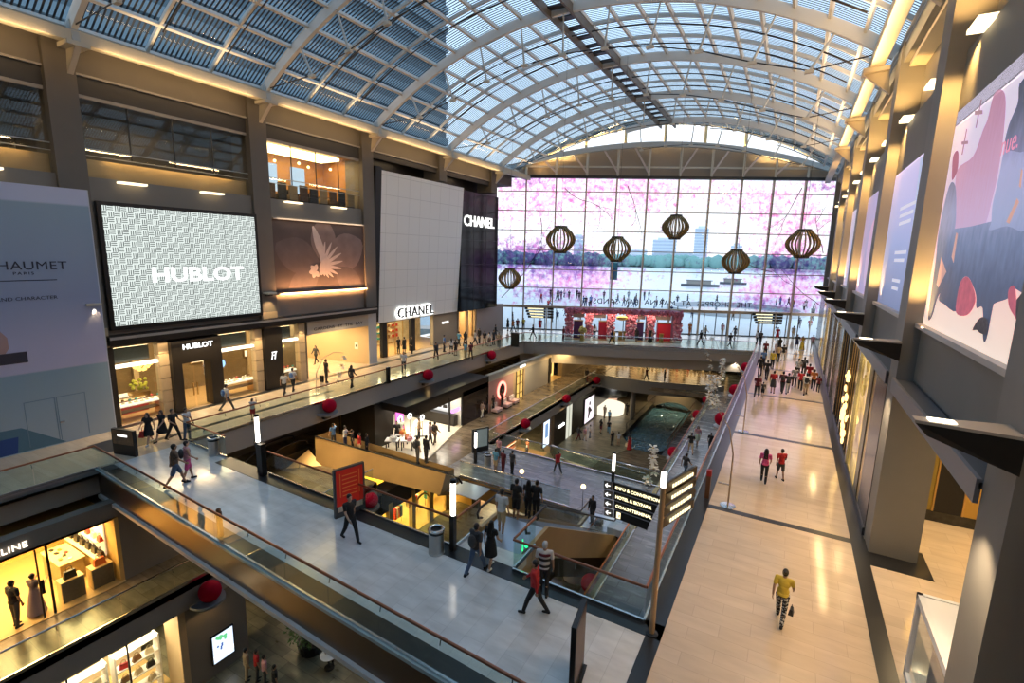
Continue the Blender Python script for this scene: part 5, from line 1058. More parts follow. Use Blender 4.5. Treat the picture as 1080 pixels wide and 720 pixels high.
t=T('display_screen','bright upright screen with blue, green and white picture on the lower taupe wall','screen',(x1,11.9,-9.3)); MB().box(0,.08,-.56,.56,-.78,.78).build('bezel',M_black,t)
MB().box(.08,.085,-.5,.5,-.72,.72).build('picture',emit('screen_sky',(.62,.75,.95),1.0),t)
mb=MB()
for k in range(9): mb.ball((.086,-.3+rr.random()*.5,.25+rr.random()*.35),.09,6,.05)
mb.build('foliage_print',emit('screen_green',(.12,.5,.2),.9),t); mb=MB()
for k in range(5): mb.ball((.087,-.3+rr.random()*.25,-.2+rr.random()*.4),.06,6,.05)
mb.build('figure_print',emit('screen_navy',(.05,.1,.35),.8),t); MB().box(.0855,.088,-.5,.5,-.5,-.3).build('band_print',emit('screen_white',(.95,.97,1),1.1),t)
# yellow store
wb('wall_lower_head',-24,x1,22.5,32,-7.7,-6.2,M_dark); wb('wall_yellow_rear',-27.6,-27.4,23,32,Z1,-6.2,mat('yellow_store_wall',(.75,.5,.1),.5)); wb('floor_yellow_store',-27.5,x1,23,32,Z1-.01,Z1+.04,M_amberf); wb('wall_yellow_side',-27.5,x1,22.8,23,Z1,-6.2,mat('yellow_store_wall',(.75,.5,.1),.5))
for y in (23.8,26.2,28.3,30.4): wb('pillar',-23,x1+.05,y-.18,y+.18,Z1,-7.2,mat('sand_gold_post',(.45,.36,.18),.5))
for k,y in enumerate((27.2,29.3)):
    w=SE('window_%d'%(40+k)); P=[(x1,y+.85*math.cos(a),-8.9+.9*math.sin(a)) for a in [PI*q/12 for q in range(13)]]; MB().tube([(x1,y+.85,Z1)]+P+[(x1,y-.85,Z1)],.07,6).build('arch_frame',mat('sand_gold_post',(.45,.36,.18),.5),w)
for k in range(5):
    t=T('clothes_rail','clothes rail of bright garments in the yellow arched store, number-free row','rail',(-24.6-(k%2)*1.2,26.5+k*.95,Z1+.04),0,'clothes rails in the yellow store'); t['label']='clothes rail of bright garments behind the arches of the yellow store'
    MB().tube([(0,-.45,0),(0,-.45,1.5),(0,.45,1.5),(0,.45,0)],.02,6).build('rail_frame',M_black,t)
    for q in range(5): MB().box(-.2,.2,-.38+q*.17,-.27+q*.17,.55,1.46).build('garment',[M_bagr,M_white,M_bago,M_bagk,M_item[4]][(q+k)%5],t)
for y in (24.7,27.2,29.5): area((-24.9,y,-6.4),(0,0,0),3,1.8,300,(1,.72,.22))
# clothing store below the middle bridge
x2=-20.7
wb('wall_clothing_rear',-24.5,-24.3,32,46,Z1,-6.2,mat('orange_brown_wall',(.34,.2,.1),.5,var=.6,scale=2)); wb('floor_clothing',-24.3,x2,32,45.3,Z1-.01,Z1+.03,mat('timber_floor',(.34,.2,.09),.4,var=.2,scale=4)); wb('wall_clothing_side',-24.3,x2,31.9,32.1,Z1,-6.2,M_amber)
wb('wall_lower_mid_head',-21.2,x2,32,60,-6.85,-6.2,M_dark)
wb('pillar',-21.2,x2+.1,31.7,32.1,Z1,-6.3,M_dark); wb('pillar',-21.2,x2+.2,45.5,46.3,Z1,-6.3,mat('bronze_pillar',(.17,.12,.08),.5))
for k in range(8):
    y=33.2+k*1.5; c=[M_bago,M_white,M_bagk,mat('coral_cloth',(.6,.2,.1),.7)][k%4]
    t=T('mannequin','dressed mannequin in the orange clothing shop on the lowest level','mannequin',(-21.6-(k%3)*.7,y,Z1+.03),0,'mannequins in the orange clothing shop')
    MB().lathe([(.25,0),(.25,.03),(.03,.05)],12).build('base',M_chrome,t); MB().tube([(0,-.09,.05),(0,-.09,.85)],[.05,.08],8).build('leg',M_white,t); MB().tube([(0,.09,.05),(0,.09,.85)],[.05,.08],8).build('leg',M_white,t); MB().lathe([(.17,.75),(.14,1.05),(.19,1.35),(.08,1.48)],12).build('garment',c,t); MB().ball((0,0,1.62),.1,10,1,1,1.25).build('head',M_white,t)
for k in range(3):
    t=T('shop_rack','packed rack of folded orange and cream clothes at the rear of the clothing shop','rack',(-24.0,38+k*2.4,Z1+.03),0,'clothes racks in the orange clothing shop')
    for z in (.5,1.1,1.7,2.3): MB().box(-.2,.3,-1,1,z,z+.04).build('shelf',M_white,t)
    mb=MB()
    for z in (.54,1.14,1.74):
        for q in range(7): mb.box(-.15,.25,-.95+q*.27,-.73+q*.27,z,z+rr.uniform(.15,.4))
    mb.build('folded_clothes',[M_bago,M_bagw,mat('coral_cloth',(.6,.2,.1),.7)][k],t)
for y in (34,37.5,40.5,43.5): area((-22.3,y,-6.3),(0,0,0),2,2,230,(1,.74,.42))
t=T('blue_white_lightbox','tall blue and white lightbox beside the bronze lower pillar','screen',(x2,44.6,-8.3)); MB().box(-.1,.1,-.75,.75,-1.35,1.45).build('box',M_black,t); MB().box(.1,.105,-.7,.7,-1.3,1.4).build('picture',emit('lightbox_pale',(.72,.82,1.),1.1),t); MB().box(.105,.108,-.3,.4,-.4,1.1).build('figure_print',emit('lightbox_blue',(.16,.28,.5),.8),t)
wb('wall_lower_black',-21.2,x2,46.3,50.1,Z1,-6.3,M_dark); wb('wall_lower_black',-21.2,x2+.02,51.7,59.5,Z1,-6.3,M_dark)
o=MB().box(-.02,.03,-.75,.75,-.13,.13).build('tube_sign',emit('white_tube',(1,1,1),3.),None,loc=(x2+.02,48.7,-8.6)); tag(o,'white light bar sign on the black wall right of the bronze lower pillar','sign')
w=SE('window_50'); MB().box(-20.9,x2+.0,50.1,51.7,Z1,-6.9).build('lit_pane',emit('ivory_window',(.85,.85,.7),.55),w); MB().box(-20.75,x2+.03,50.85,50.95,Z1,-6.9).build('mullion',M_chrome,w)
t=T('portrait_lightbox','tall lightbox portrait of a seated figure in black on the black lower wall','screen',(x2+.02,57.2,-9.1)); MB().box(-.02,.1,-1.7,1.7,-1.5,1.75).build('box',M_black,t); MB().box(.1,.11,-1.55,1.55,-1.4,1.65).build('picture',emit('portrait_pale',(.86,.74,.82),1.0),t)
mb=MB(); mb.add([(.115,p[0],p[1]) for p in sm([(-.1,.5),(.5,.1),(.9,-.3),(.3,-.35),(-.1,-.9),(-.5,-1.0),(-.4,-.2),(-.5,.3)])],[tuple(range(48))]); mb.ball((.11,.05,.85),.28,10,.1); mb.build('figure_print',mat('print_black',(.02,.015,.02),.5),t)
wb('wall_lower_far',-21.2,x2,59.5,78,Z1,-6.3,M_dark)
t=T('shop_canopy','rounded grey shop canopy over a pale curved counter by the canal','canopy',(-19.9,62.6,Z1)); MB().lathe([(2.4,2.6),(2.5,2.75),(2.4,2.95),(.3,3.0)],32).build('roof',mat('slate_canopy',(.06,.07,.07),.4),t); MB().lathe([(2.1,0),(2.2,1.1),(2.1,1.15)],32).build('counter',emit('ivory_counter',(1,.88,.66),.8),t)
o=MB().box(-.05,.05,-1.1,1.1,-.2,.2).build('tube_sign',emit('white_tube',(1,1,1),3.),None,loc=(-20.4,66.5,-7.0)); tag(o,'white lit sign above the far lower shop by the canal','sign')
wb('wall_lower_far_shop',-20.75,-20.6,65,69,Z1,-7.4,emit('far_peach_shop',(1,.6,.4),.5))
# canal rail, pit rail
def rail(name,lab,pts,zb,m,h=1.05,cat='railing',step=1.3):
    t=T(name,lab,cat,(pts[0][0],pts[0][1],zb)); o0=Vector((pts[0][0],pts[0][1],0)); P=[Vector((p[0],p[1],0))-o0 for p in pts]
    MB().tube([(p.x,p.y,h) for p in P],.035,6).build('top_rail',m,t); MB().tube([(p.x,p.y,h*.12) for p in P],.02,5).build('bottom_rail',m,t)
    for a,b_ in zip(P[:-1],P[1:]):
        n=max(1,int((b_-a).length/step))
        for k in range(n): q=a+(b_-a)*k/n; MB().tube([(q.x,q.y,0),(q.x,q.y,h)],.022,5).build('post',m,t)
    return t
rail('canal_railing','dark picket railing along the left bank of the canal',[(-15.45,74),(-15.45,56),(-13.7,51.8),(-12,51.25)],Z1,M_black,1.1,step=.6)
rail('canal_railing','brown railing along the right bank of the canal',[(-10.0,76),(-10.0,52.4)],Z1,M_copper,1.1,step=1.0)
# escalator pit as a flat sheet, its shaded depth put into the colour
pit=ST(MB().prism([(-20.2,45.2),(-18.3,44.6),(-9.9,43.4),(-9.9,40.6),(-17.5,41.8)],Z1,Z1+.006).build('floor_pit',mat('void_shade_green',(.012,.02,.018),.15)))
def balus(lab,pts,z,hr=M_copper,h=1.1,pan=2.05,kerbh=.14,outx=0.,group=None,tint=M_glass):
    a0=pts[0]; t=T('glass_balustrade',lab,'balustrade',(a0[0],a0[1],z)); 
    if group: t['group']=group
    P=[Vector((p[0]-a0[0],p[1]-a0[1],0)) for p in pts]
    MB().tube([(p.x,p.y,h) for p in P],.042,8).build('handrail',hr,t)
    for a,b_ in zip(P[:-1],P[1:]):
        d=(b_-a); n=max(1,round(d.length/pan)); dn=d.normalized(); 
        MB().bar(a+Vector((0,0,kerbh/2-.03)),b_+Vector((0,0,kerbh/2-.03)),.07,kerbh).build('base_shoe',M_chrome,t)
        for k in range(n):
            q0=a+d*(k/n)+dn*.012; q1=a+d*((k+1)/n)-dn*.012
            MB().bar(q0+Vector((0,0,(kerbh+h-.06)/2)),q1+Vector((0,0,(kerbh+h-.06)/2)),.02,h-.06-kerbh).build('glass_panel',tint,t)
            if k: 
                c=a+d*(k/n); nn=Vector((-dn.y,dn.x,0))
                MB().tube([c+nn*.05+Vector((0,0,h-.28)),c+nn*.09+Vector((0,0,h-.12)),c+Vector((0,0,h-.02))],.018,5).build('bracket',M_chrome,t)
    return t
balus('glass balustrade around the dark pit on the lowest floor',[(-9.9,43.4),(-18.3,44.6),(-20.2,45.2)],Z1,M_chrome); balus('glass balustrade on the near side of the dark pit on the lowest floor',[(-9.9,40.6),(-17.5,41.8)],Z1,M_chrome)
# middle level balustrades
balus('glass balustrade on the middle floor edge under the near bridge, left',[(-22.45,-12),(-22.45,22)],Z2,M_chrome)
balus('glass balustrade along the middle floor edge above the orange clothing shop',[(-19.95,32.1),(-19.95,57)],Z2,M_chrome)
balus('glass balustrade on the far edge of the blue-grey middle bridge',[(-19.4,31.95),(-6.3,31.55)],Z2,M_chrome)
balus('glass balustrade on the near edge of the blue-grey middle bridge, left of the escalator foot',[(-18.4,26.05),(-10.3,25.95)],Z2,M_chrome)
balus('copper-railed glass balustrade along the right middle walkway, far stretch',[(-6.2,32),(-6.2,74)],Z2,M_copper)
balus('orange-railed glass balustrade along the right middle walkway, near stretch',[(-6.2,25.5),(-6.2,-10)],Z2,mat('orange_copper',(.5,.17,.05),.3,.6))
ST(MB().box(-6.45,-6.2,-12,76,Z2-.02,Z2+.09).build('trim_gold_edge',mat('gold_rim',(.35,.27,.12),.4,.4)))
# ================================================================ escalators
def escalator(name_lab,x0,x1,ya,za,yb,zb,clad,rail_m=M_black,land=1.9):
    """runs along y from the landing (ya,za) to (yb,zb)"""
    t=T('escalator',name_lab,'escalator',((x0+x1)/2,ya,za)); w=(x1-x0)/2; s=1 if yb>ya else -1; L_=abs(yb-ya); H=zb-za
    n=int(abs(H)/.21); mb=MB()
    for k in range(n):
        y=L_*k/n; mb.box(-w+.18,w-.18,*sorted((s*y,s*(y+L_/n))),H*(k+1)/n-.3,H*(k+ (1 if H<0 else 1))/n)
    mb.build('steps',mat('step_metal',(.16,.17,.18),.4,.6),t)
    MB().box(-w+.18,w-.18,*sorted((-s*land,0.)),-.1,.01).build('landing_plate',mat('blue_steel_plate',(.42,.48,.55),.3,.7),t)
    MB().box(-w+.18,w-.18,*sorted((s*L_,s*(L_+land))),H-.1,H+.012).build('landing_plate',mat('blue_steel_plate',(.42,.48,.55),.3,.7),t)
    for sx in (-w+.12,w-.12):
        P=[(sx,-s*(land-.6),.95),(sx,0,.95),(sx,s*L_,H+.95),(sx,s*(L_+land-.6),H+.95)]
        hp=[(sx,-s*(land-.6),.5),(sx,-s*(land-.35),.62),(sx,-s*(land-.3),.8),(sx,-s*(land-.45),.93)]+P+[(sx,s*(L_+land-.45),H+.9),(sx,s*(L_+land-.3),H+.75),(sx,s*(L_+land-.45),H+.5)]
        MB().tube(hp,.045,8).build('handrail',rail_m,t)
        g=MB(); 
        for a,b_ in zip(P[:-1],P[1:]): g.quad((sx,a[1],a[2]-.04),(sx,b_[1],b_[2]-.04),(sx,b_[1],b_[2]-.85),(sx,a[1],a[2]-.85))
        g.build('glass_side',M_glass,t)
        c=MB(); o_=sx+(.14 if sx>0 else -.14)
        for (a,b_) in zip(P[:-1],P[1:]): 
            c.add([(sx,a[1],a[2]-.83),(o_,a[1],a[2]-.83),(o_,b_[1],b_[2]-.83),(sx,b_[1],b_[2]-.83),(sx,a[1],a[2]-2.1),(o_,a[1],a[2]-2.1),(o_,b_[1],b_[2]-2.1),(sx,b_[1],b_[2]-2.1)],[(0,1,2,3),(4,7,6,5),(1,5,6,2),(0,3,7,4),(0,4,5,1),(3,2,6,7)])
        c.build('truss_cladding',clad,t)
    MB().add([(-w,0,-1.15),(w,0,-1.15),(w,s*L_,H-1.15),(-w,s*L_,H-1.15)],[(0,1,2,3)]).build('truss_soffit',clad,t)
    return t
escalator('escalator descending from the upper bridge to the blue-grey middle bridge',-9.1,-6.9,15.4,0.,24.3,-5.,M_gold)
floor('floor_escalator_landing',[(-9.15,12.7),(-6.85,12.7),(-6.85,13.6),(-9.15,13.6)],-.35,0,M_grey)
ST(MB().box(-9.1,-6.9,12.75,15.4,-1.2,-.12).build('soffit_escalator_landing',M_gold))
balus('glass balustrade on the left of the escalator head',[(-9.15,12.75),(-9.15,14.2)],0.,M_copper); eb_=balus('glass balustrade on the right of the escalator head',[(-6.85,12.7),(-6.85,14.2)],0.,M_copper)
g_=MB().box(-.03,-.015,.6,.64,.3,.72).build('green_arrow_lamp',emit('green_glow',(.02,1,.25),2.5),eb_); MB().ball((-.03,.9,.33),.06,8).build('green_dot',emit('green_glow',(.02,1,.25),2.5),g_)
# gold clad escalator along the far edge of the near void
t=T('escalator','long gold-clad escalator side with dark handrail beside the middle left floor','escalator',(-24,22.2,Z2))
MB().add([(-4.2,0,0),(6.1,1.0,0),(6.3,1.3,1.35),(-4.6,.35,1.85),(-4.2,1.6,0),(6.1,2.4,0),(6.3,2.2,1.35),(-4.6,1.7,1.85)],[(0,1,2,3),(7,6,5,4),(0,3,7,4),(1,5,6,2),(4,5,1,0)]).build('side_cladding',M_gold,t)
MB().add([(-4.6,.4,1.0),(6.2,1.35,.95),(6.2,2.2,.95),(-4.6,1.65,1.0)],[(0,1,2,3)]).build('step_band',mat('step_metal',(.16,.17,.18),.4,.6),t)
MB().tube([(-4.6,.35,1.9),(6.2,1.28,1.4),(7.2,1.4,1.25),(7.4,1.5,.9)],.06,8).build('handrail',M_black,t)
MB().box(6.2,8.4,1.6,3.3,-.01,.03).build('landing_plate',mat('blue_steel_plate',(.42,.48,.55),.3,.7),t)
t=T('escalator','gold-clad escalator head rising behind the first tall lamp, with rounded handrails','escalator',(-30.2,21.6,Z2))
for sx in (-.75,.75):
    MB().tube([(sx,-6,-1.2),(sx,-2.5,1.0),(sx,-1.2,1.55),(sx,.2,1.62),(sx,.9,1.45),(sx,1.0,1.2)],.05,8).build('handrail',M_black,t)
    MB().add([(sx,-6,-1.25),(sx,-2.5,.95),(sx,-1.2,1.5),(sx,.2,1.57),(sx,.9,1.2),(sx,.9,.8),(sx,-1.2,.8),(sx,-2.5,.3),(sx,-6,-1.9)],[(0,1,2,3,4,5,6,7,8)]).build('glass_side',M_glass,t)
MB().add([(.9,-6.5,-3.2),(.9,-2.5,-.6),(.9,.9,.75),(.9,.9,-.0),(.9,-2,-2.0),(.9,-6.5,-4.6),(2.6,-6.5,-4.0),(2.6,-2.5,-1.4),(2.6,.7,.0)],[(0,1,2,3,4,5),(0,6,7,1),(1,7,8,2)]).build('truss_cladding',M_gold,t)
MB().box(-.7,.7,-1.2,1.2,.0,.78).build('landing_box',M_dark,t)
t=T('escalator','gold-clad escalator, painted dark for shade, sinking from the middle bridge beside the orange rail','escalator',(-8.4,24.0,Z2))
MB().add([(-2.1,.0,.0),(1.9,.6,.0),(1.9,.6,-2.4),(-1.4,-1.0,-2.6),(-2.2,-6.5,-2.8),(-2.1,-1.2,-.6)],[(0,1,2,3),(0,3,4,5)]).build('side_cladding',mat('shaded_gold_clad',(.11,.065,.03),.5,var=.1,scale=1),t)  # gold cladding with its shade put into the dark brown colour
MB().bar((-2.1,0,.03),(1.9,.6,.03),.06,.06).build('steel_edge',M_chrome,t); MB().bar((-2.1,0,.03),(-2.2,-6.5,-2.75),.08,.06).build('steel_edge',M_chrome,t)
MB().add([(-2.0,.3,.9),(1.9,.9,.9),(1.9,.9,.05),(-2.0,.3,.05)],[(0,1,2,3)]).build('glass_side',M_glass,t)
t=T('floor_cover_box','pale blue-grey covered box standing on the middle bridge beside the sign','box',(-6.9,24.7,Z2)); MB().box(-.5,.5,-.4,.4,.06,.5).build('cover',mat('pale_blue_cover',(.42,.48,.58),.5),t,bevel=.03); MB().box(-.45,.45,-.35,.35,0,.06).build('base',M_black,t)
# lower floor furniture glimpsed under the bridges
for k,(x,y) in enumerate(((-10.4,27.6),(-11.6,28.8))):
    t=T('lower_stall','%s stall seen through the void on the lowest floor'%['pale round-topped','green glass-topped'][k],'stall',(x,y,Z1)); MB().lathe([(.7,0),(.75,.9),(.8,.95)],20).build('drum',[mat('blush_drum',(.5,.36,.3),.6),mat('green_drum',(.03,.10,.08),.3)][k],t); MB().lathe([(.8,.95),(.8,1.0),(.02,1.02)],20).build('top',[mat('blush_top',(.55,.42,.36),.4),mat('green_top',(.04,.14,.11),.15)][k],t)

# added unseen spots that brighten the middle and lowest floors and gold cladding
for x,y in ((-27.5,14),(-27.5,17.5),(-27.8,20.5),(-27.8,24.3),(-28.5,22.3)): spot((x,y,-1.38),(x+2.2,y-.5,-5),380,110,(1,.72,.38),.8)
for x in (-27,-24,-21,-19.0): spot((x,18.6,-1.5 if x<-26.7 else -1.25),(x,23,-4.2),420,70,(1,.70,.34),.9)
for y in (34,40,46,52): spot((-24.6,y,-1.4),(-21.5,y,-5),220,100,(1,.70,.36),.8)
for y in (50,55,60,66): spot((-18.5,y,-6.3),(-17.8,y,Z1),160,110,(1,.76,.5),.8)
for y in (24,30,36,44,52,60): spot((-4.5,y,-1.4),(-4.8,y,-5),130,110,(1,.84,.66),.8)
for y in (12,17,22): spot((-23.5,y,-6.3),(-21,y+1,Z1),240,110,(1,.80,.48),.8)
for x,y in ((-12.9,69.6),(-12.9,76)): spot((x,y,-6.0),(x,y-1,-11.5),800,100,(1,.74,.4),.8)

# ================================================================ upper balustrades
balus('near balustrade of the left walk in front of the blue-grey hoarding',[(-26.6,-12),(-26.6,BN(-26.6))],0.)
balus('copper-railed glass balustrade along the near edge of the upper bridge',[(-26.6,BN(-26.6)),(-2.35,BN(-2.35))],0.)
balus('glass balustrade along the near right walkway edge at the bottom of the view',[(-2.35,BN(-2.35)),(-2.35,-12)],0.)
balus('glass balustrade of the left walk in front of the lit shops, with dark corner post',[(-23.0,BF(-23)),(-26.5,BF(-26.5)),(-26.5,50.3),(-25.4,EB(-25.4)+.05)],0.)
balus('glass balustrade on the far edge of the upper bridge between the two tall lamps',[(-19.6,BF(-19.6)),(-9.2,BF(-9.2))],0.)
balus('glass balustrade on the far edge of the upper bridge right of the escalator head',[(-6.85,BF(-6.85)),(-2.62,BF(-2.62))],0.)
balus('long glass balustrade along the left edge of the right walkway',[(-2.6,BF(-2.6)),(-2.55,59.6)],0.,M_copper)
balus('glass balustrade along the edge of the entrance deck by the blossom kiosk',[(-25.3,EB(-25.3)+.1),(-2.6,EB(-2.6)+.1)],0.,M_chrome)
for x,y in ((-26.35,27.7),):
    t=T('dark_post','dark slender post standing at the left balustrade before the store entrance','post',(x,y,0)); MB().box(-.09,.09,-.14,.14,0,1.25).build('post_body',M_black,t); MB().box(-.1,.1,-.15,.15,1.25,1.29).build('cap',M_chrome,t)
# ================================================================ tall lamps
def lamp_post(x,y,z,lab,h=2.55):
    t=T('lamp_post',lab,'lamp',(x,y,z)); MB().box(-.13,.13,-.13,.13,0,.02).build('base_plate',M_black,t); MB().box(-.085,.085,-.085,.085,.02,h-1.3).build('pole',M_black,t)
    MB().lathe([(.085,h-1.3),(.09,h-1.28),(.09,h-.15),(.085,h-.13)],16).build('diffuser',emit('lamp_white',(1,.93,.82),4.),t); MB().lathe([(.1,h-.13),(.1,h-.02),(.06,h)],16).build('cap',M_black,t); return t
lp=lamp_post(-20.2,12.9,0,'tall lit lamp on a black post at the left end of the bridge kerb',2.75); 
p=MB().tube([(-.22,.0,1.15),(-.3,0,1.35),(-.22,0,1.6)],.02,6).build('side_hoop',M_black,lp)
lamp_post(-9.15,12.55,0,'tall lit lamp on a black post beside the bin at the escalator head',2.6)
lamp_post(-18.7,28.4,Z2,'lit lamp post on the middle floor beside the information board',2.5)
lamp_post(-8.9,29.9,Z2,'lit lamp post on the middle bridge behind the direction sign',2.5)
t=T('dark_post','thick dark post right beside the first tall lamp on the bridge kerb','post',(-19.75,12.75,0)); MB().box(-.12,.12,-.12,.12,0,1.45).build('post_body',M_black,t); MB().box(-.13,.13,-.13,.13,1.45,1.5).build('cap',M_dark,t)
for x,y,lab in ((-13.73,28.4,'small globe lamp on the near edge of the middle bridge, left one'),(-9.6,28.5,'small globe lamp on the near edge of the middle bridge, right one')):
    t=T('globe_lamp',lab,'lamp',(x,y-2.2,Z2)); MB().tube([(0,0,0),(0,0,1.3)],.02,6).build('stem',M_black,t); MB().ball((0,0,1.42),.15,12).build('globe',emit('globe_amber',(1,.68,.3),3.),t)
# ================================================================ bins
def bin_(x,y,z,lab,m=None):
    t=T('litter_bin',lab,'bin',(x,y,z)); MB().lathe([(.27,0),(.27,.04),(.255,.05),(.255,.72),(.26,.74)],20).build('drum',mat('brushed_steel',(.42,.42,.41),.3,.9),t,smooth=False); MB().lathe([(.262,.74),(.262,.80),(.25,.81)],20).build('collar',M_black,t)
    P=[(.23*math.cos(a),.23*math.sin(a),.86) for a in [2*PI*q/20 for q in range(21)]]; MB().tube(P,.055,8).build('rim',M_chrome,t); MB().lathe([(.17,.78),(.01,.79)],16).build('opening',M_black,t)
bin_(-9.55,12.15,0,'steel litter bin standing beside the second tall lamp on the bridge'); bin_(-23.85,12.95,0,'steel litter bin at the left end of the bridge by the glass corner'); bin_(-17.7,28.5,Z2,'small litter bin beside the people on the middle bridge')
# ================================================================ signs and boards
t=T('red_directory','upright black-framed directory board with a red lit face on the bridge','directory board',(-13.95,12.45,0),math.radians(-16))
MB().box(-.09,.0,-.62,.62,0,1.95).build('case',M_black,t); MB().box(.0,.03,-.62,.62,0,1.95).build('frame',mat('grey_frame',(.06,.062,.065),.4),t); MB().box(.03,.036,-.54,.54,.45,1.88).build('red_face',mat('red_face',(.26,.008,.004),.5,emit=(.6,.02,.008),es=.12),t)
MO=mat('orange_print',(.42,.11,.03),.5,emit=(.6,.18,.03),es=.1)
for k in range(6): MB().box(.036,.038,-.3,.3,1.62-k*.16,1.66-k*.16).build('print_line',MO,t)
MB().box(.036,.038,-.4,-.37,.8,1.75).build('print_border',MO,t); MB().box(.036,.038,.37,.4,.8,1.75).build('print_border',MO,t); MB().box(.036,.038,-.5,.5,.22,.44).build('white_footer',mat('cream_print',(.6,.5,.4),.5),t)
t=T('black_totem','thin dark directory slab standing at the bottom edge of the bridge','directory board',(-3.5,9.75,0),math.radians(8)); MB().box(-.06,.06,-.52,.52,0,1.85).build('slab',M_black,t); MB().box(.06,.066,-.46,.46,.3,1.78).build('face',mat('brown_face',(.12,.07,.05),.4,var=.4,scale=3),t); MB().box(-.14,.14,-.56,.56,0,.03).build('foot',M_dark,t)
t=T('black_totem','small black totem at the far corner of the left walk','directory board',(-25.9,47.0,0)); MB().box(-.45,.45,-.12,.12,0,1.55).build('slab',M_black,t); MB().box(-.5,.5,-.2,.2,0,.04).build('foot',M_dark,t)
t=T('advert_stand','dark advertising stand with a picture on top beside the hoarding corner','advert board',(-27.35,10.7,0),math.radians(-75)); MB().box(-.08,.08,-.68,.68,0,1.3).build('case',M_black,t); MB().box(.08,.086,-.62,.62,.55,1.25).build('picture',mat('amber_picture',(.20,.12,.06),.4,var=.8,scale=5),t); MB().box(.086,.09,-.3,.3,.95,1.05).build('white_print',emit('sign_white',(1,1,1),1.5),t)
t=T('information_board','framed information board with a grey-green screen on the middle floor','board',(-19.6,30.4,Z2),math.radians(-30)); MB().box(-.08,.08,-.7,.7,0,1.9).build('case',M_black,t); MB().box(.08,.086,-.58,.58,.4,1.8).build('face',mat('grey_green_face',(.17,.2,.19),.3,var=.4,scale=2,emit=(.2,.25,.25),es=.25),t)
# main direction sign
t=T('direction_sign','tall tan pole with black direction boards pointing to expo, hotel and coach','direction sign',(-2.32,12.22,0))
MB().lathe([(.17,0),(.17,.03),(.09,.05)],16).build('base_plate',M_black,t); MT=mat('tan_steel',(.40,.28,.17),.35,.4); MB().tube([(0,0,.03),(0,0,3.0),(0,0,4.3)],[.075,.07,.06],12).build('pole',MT,t)
MB().lathe([(.075,4.25),(.075,4.6),(.06,4.64)],12,(0,0,0)).build('top_lamp',emit('lamp_white',(1,.93,.82),4.),t)
ML2=emit('gold_letters',(1,.86,.5),1.3)
wingL=[('EXPO & CONVENTION',3.66,1.72),('HOTEL & SKYPARK',3.39,1.70),('COACH TERMINAL',3.12,1.68),('',2.85,1.66)]
ang_=math.radians(180+3)
for k,(s,z,l) in enumerate(wingL):
    b=MB(); b.add([(-.10-(3.66-z)*.3,.36,z+.12),(-l+.28,.52,z+.12),(-l+.28,.52,z-.12),(-.16-(3.66-z)*.3,.36,z-.12),(-.10-(3.66-z)*.3,.42,z+.12),(-l+.28,.58,z+.12),(-l+.28,.58,z-.12),(-.16-(3.66-z)*.3,.42,z-.12)],[(0,1,2,3),(7,6,5,4),(0,4,5,1),(1,5,6,2),(2,6,7,3),(3,7,4,0)]); bb=b.build('board',M_black,t)
    if s: text(s,.122,ML2,'lettering',bb,(-l+.34,.48,z),(PI/2,0,math.radians(-6.5)),.004,'LEFT',bold=.003)
    else:
        MB().box(-l+.36,-l+.52,.49,.50,z-.09,z+.09).build('lift_pictogram',ML2,bb); MB().box(-l+.425,-l+.455,.485,.49,z-.05,z+.03).build('figure_print',M_black,bb); MB().box(-l+.56,-l+.57,.49,.50,z-.09,z+.09).build('bar_print',ML2,bb)
    ar=MB(); xa=-l+.12; 
    ar.box(xa-.12,xa+.12,.5,.53,z-.115,z+.115); pl_=ar.build('arrow_plate',mat('taupe_plate',(.13,.12,.11),.4),bb)
    ah=MB(); ah.bar((xa-.07,.49,z),(xa+.07,.49,z),.018,.01,up=(0,1,0)); ah.bar((xa-.07,.49,z),(xa-.01,.49,z+.055),.018,.01,up=(0,1,0)); ah.bar((xa-.07,.49,z),(xa-.01,.49,z-.055),.018,.01,up=(0,1,0)); ah.build('arrow',emit('white_letters2',(1,1,.97),1.5),bb)
for k,(s,z) in enumerate((('SHOPS',4.05),('CASINO',3.72),('THEATRES',3.39),('MUSEUM',3.06))):
    c=Vector((.12,.95,0)); d=Vector((.30,.95,0)).normalized()
    b=MB().bar(Vector((-.02,.35,z)),Vector((-.02,.35,z))+d*1.7,.06,.28); bb=b.build('side_board',mat('bronze_board',(.06,.042,.022),.4,.4),t)
    MB().bar(Vector((-.04,.33,z)),Vector((-.04,.33,z))+d*.07,.08,.30).build('gold_edge',mat('gold_edge',(.7,.48,.16),.3,.7),bb)
    dm_=MB()
    for q in range(9): dm_.bar(Vector((.055,.36,z))+d*(.25+q*.13),Vector((.055,.36,z))+d*(.33+q*.13),.012,.1)
    dm_.build('gold_print',ML2,bb)
MB().add([(-.12,.33,3.74),(.0,.30,4.2),(.45,1.9,4.2),(.3,2.0,3.74)],[(0,1,2,3)]).build('curved_side',mat('grey_blue_plate',(.30,.32,.34),.4,.3),t)
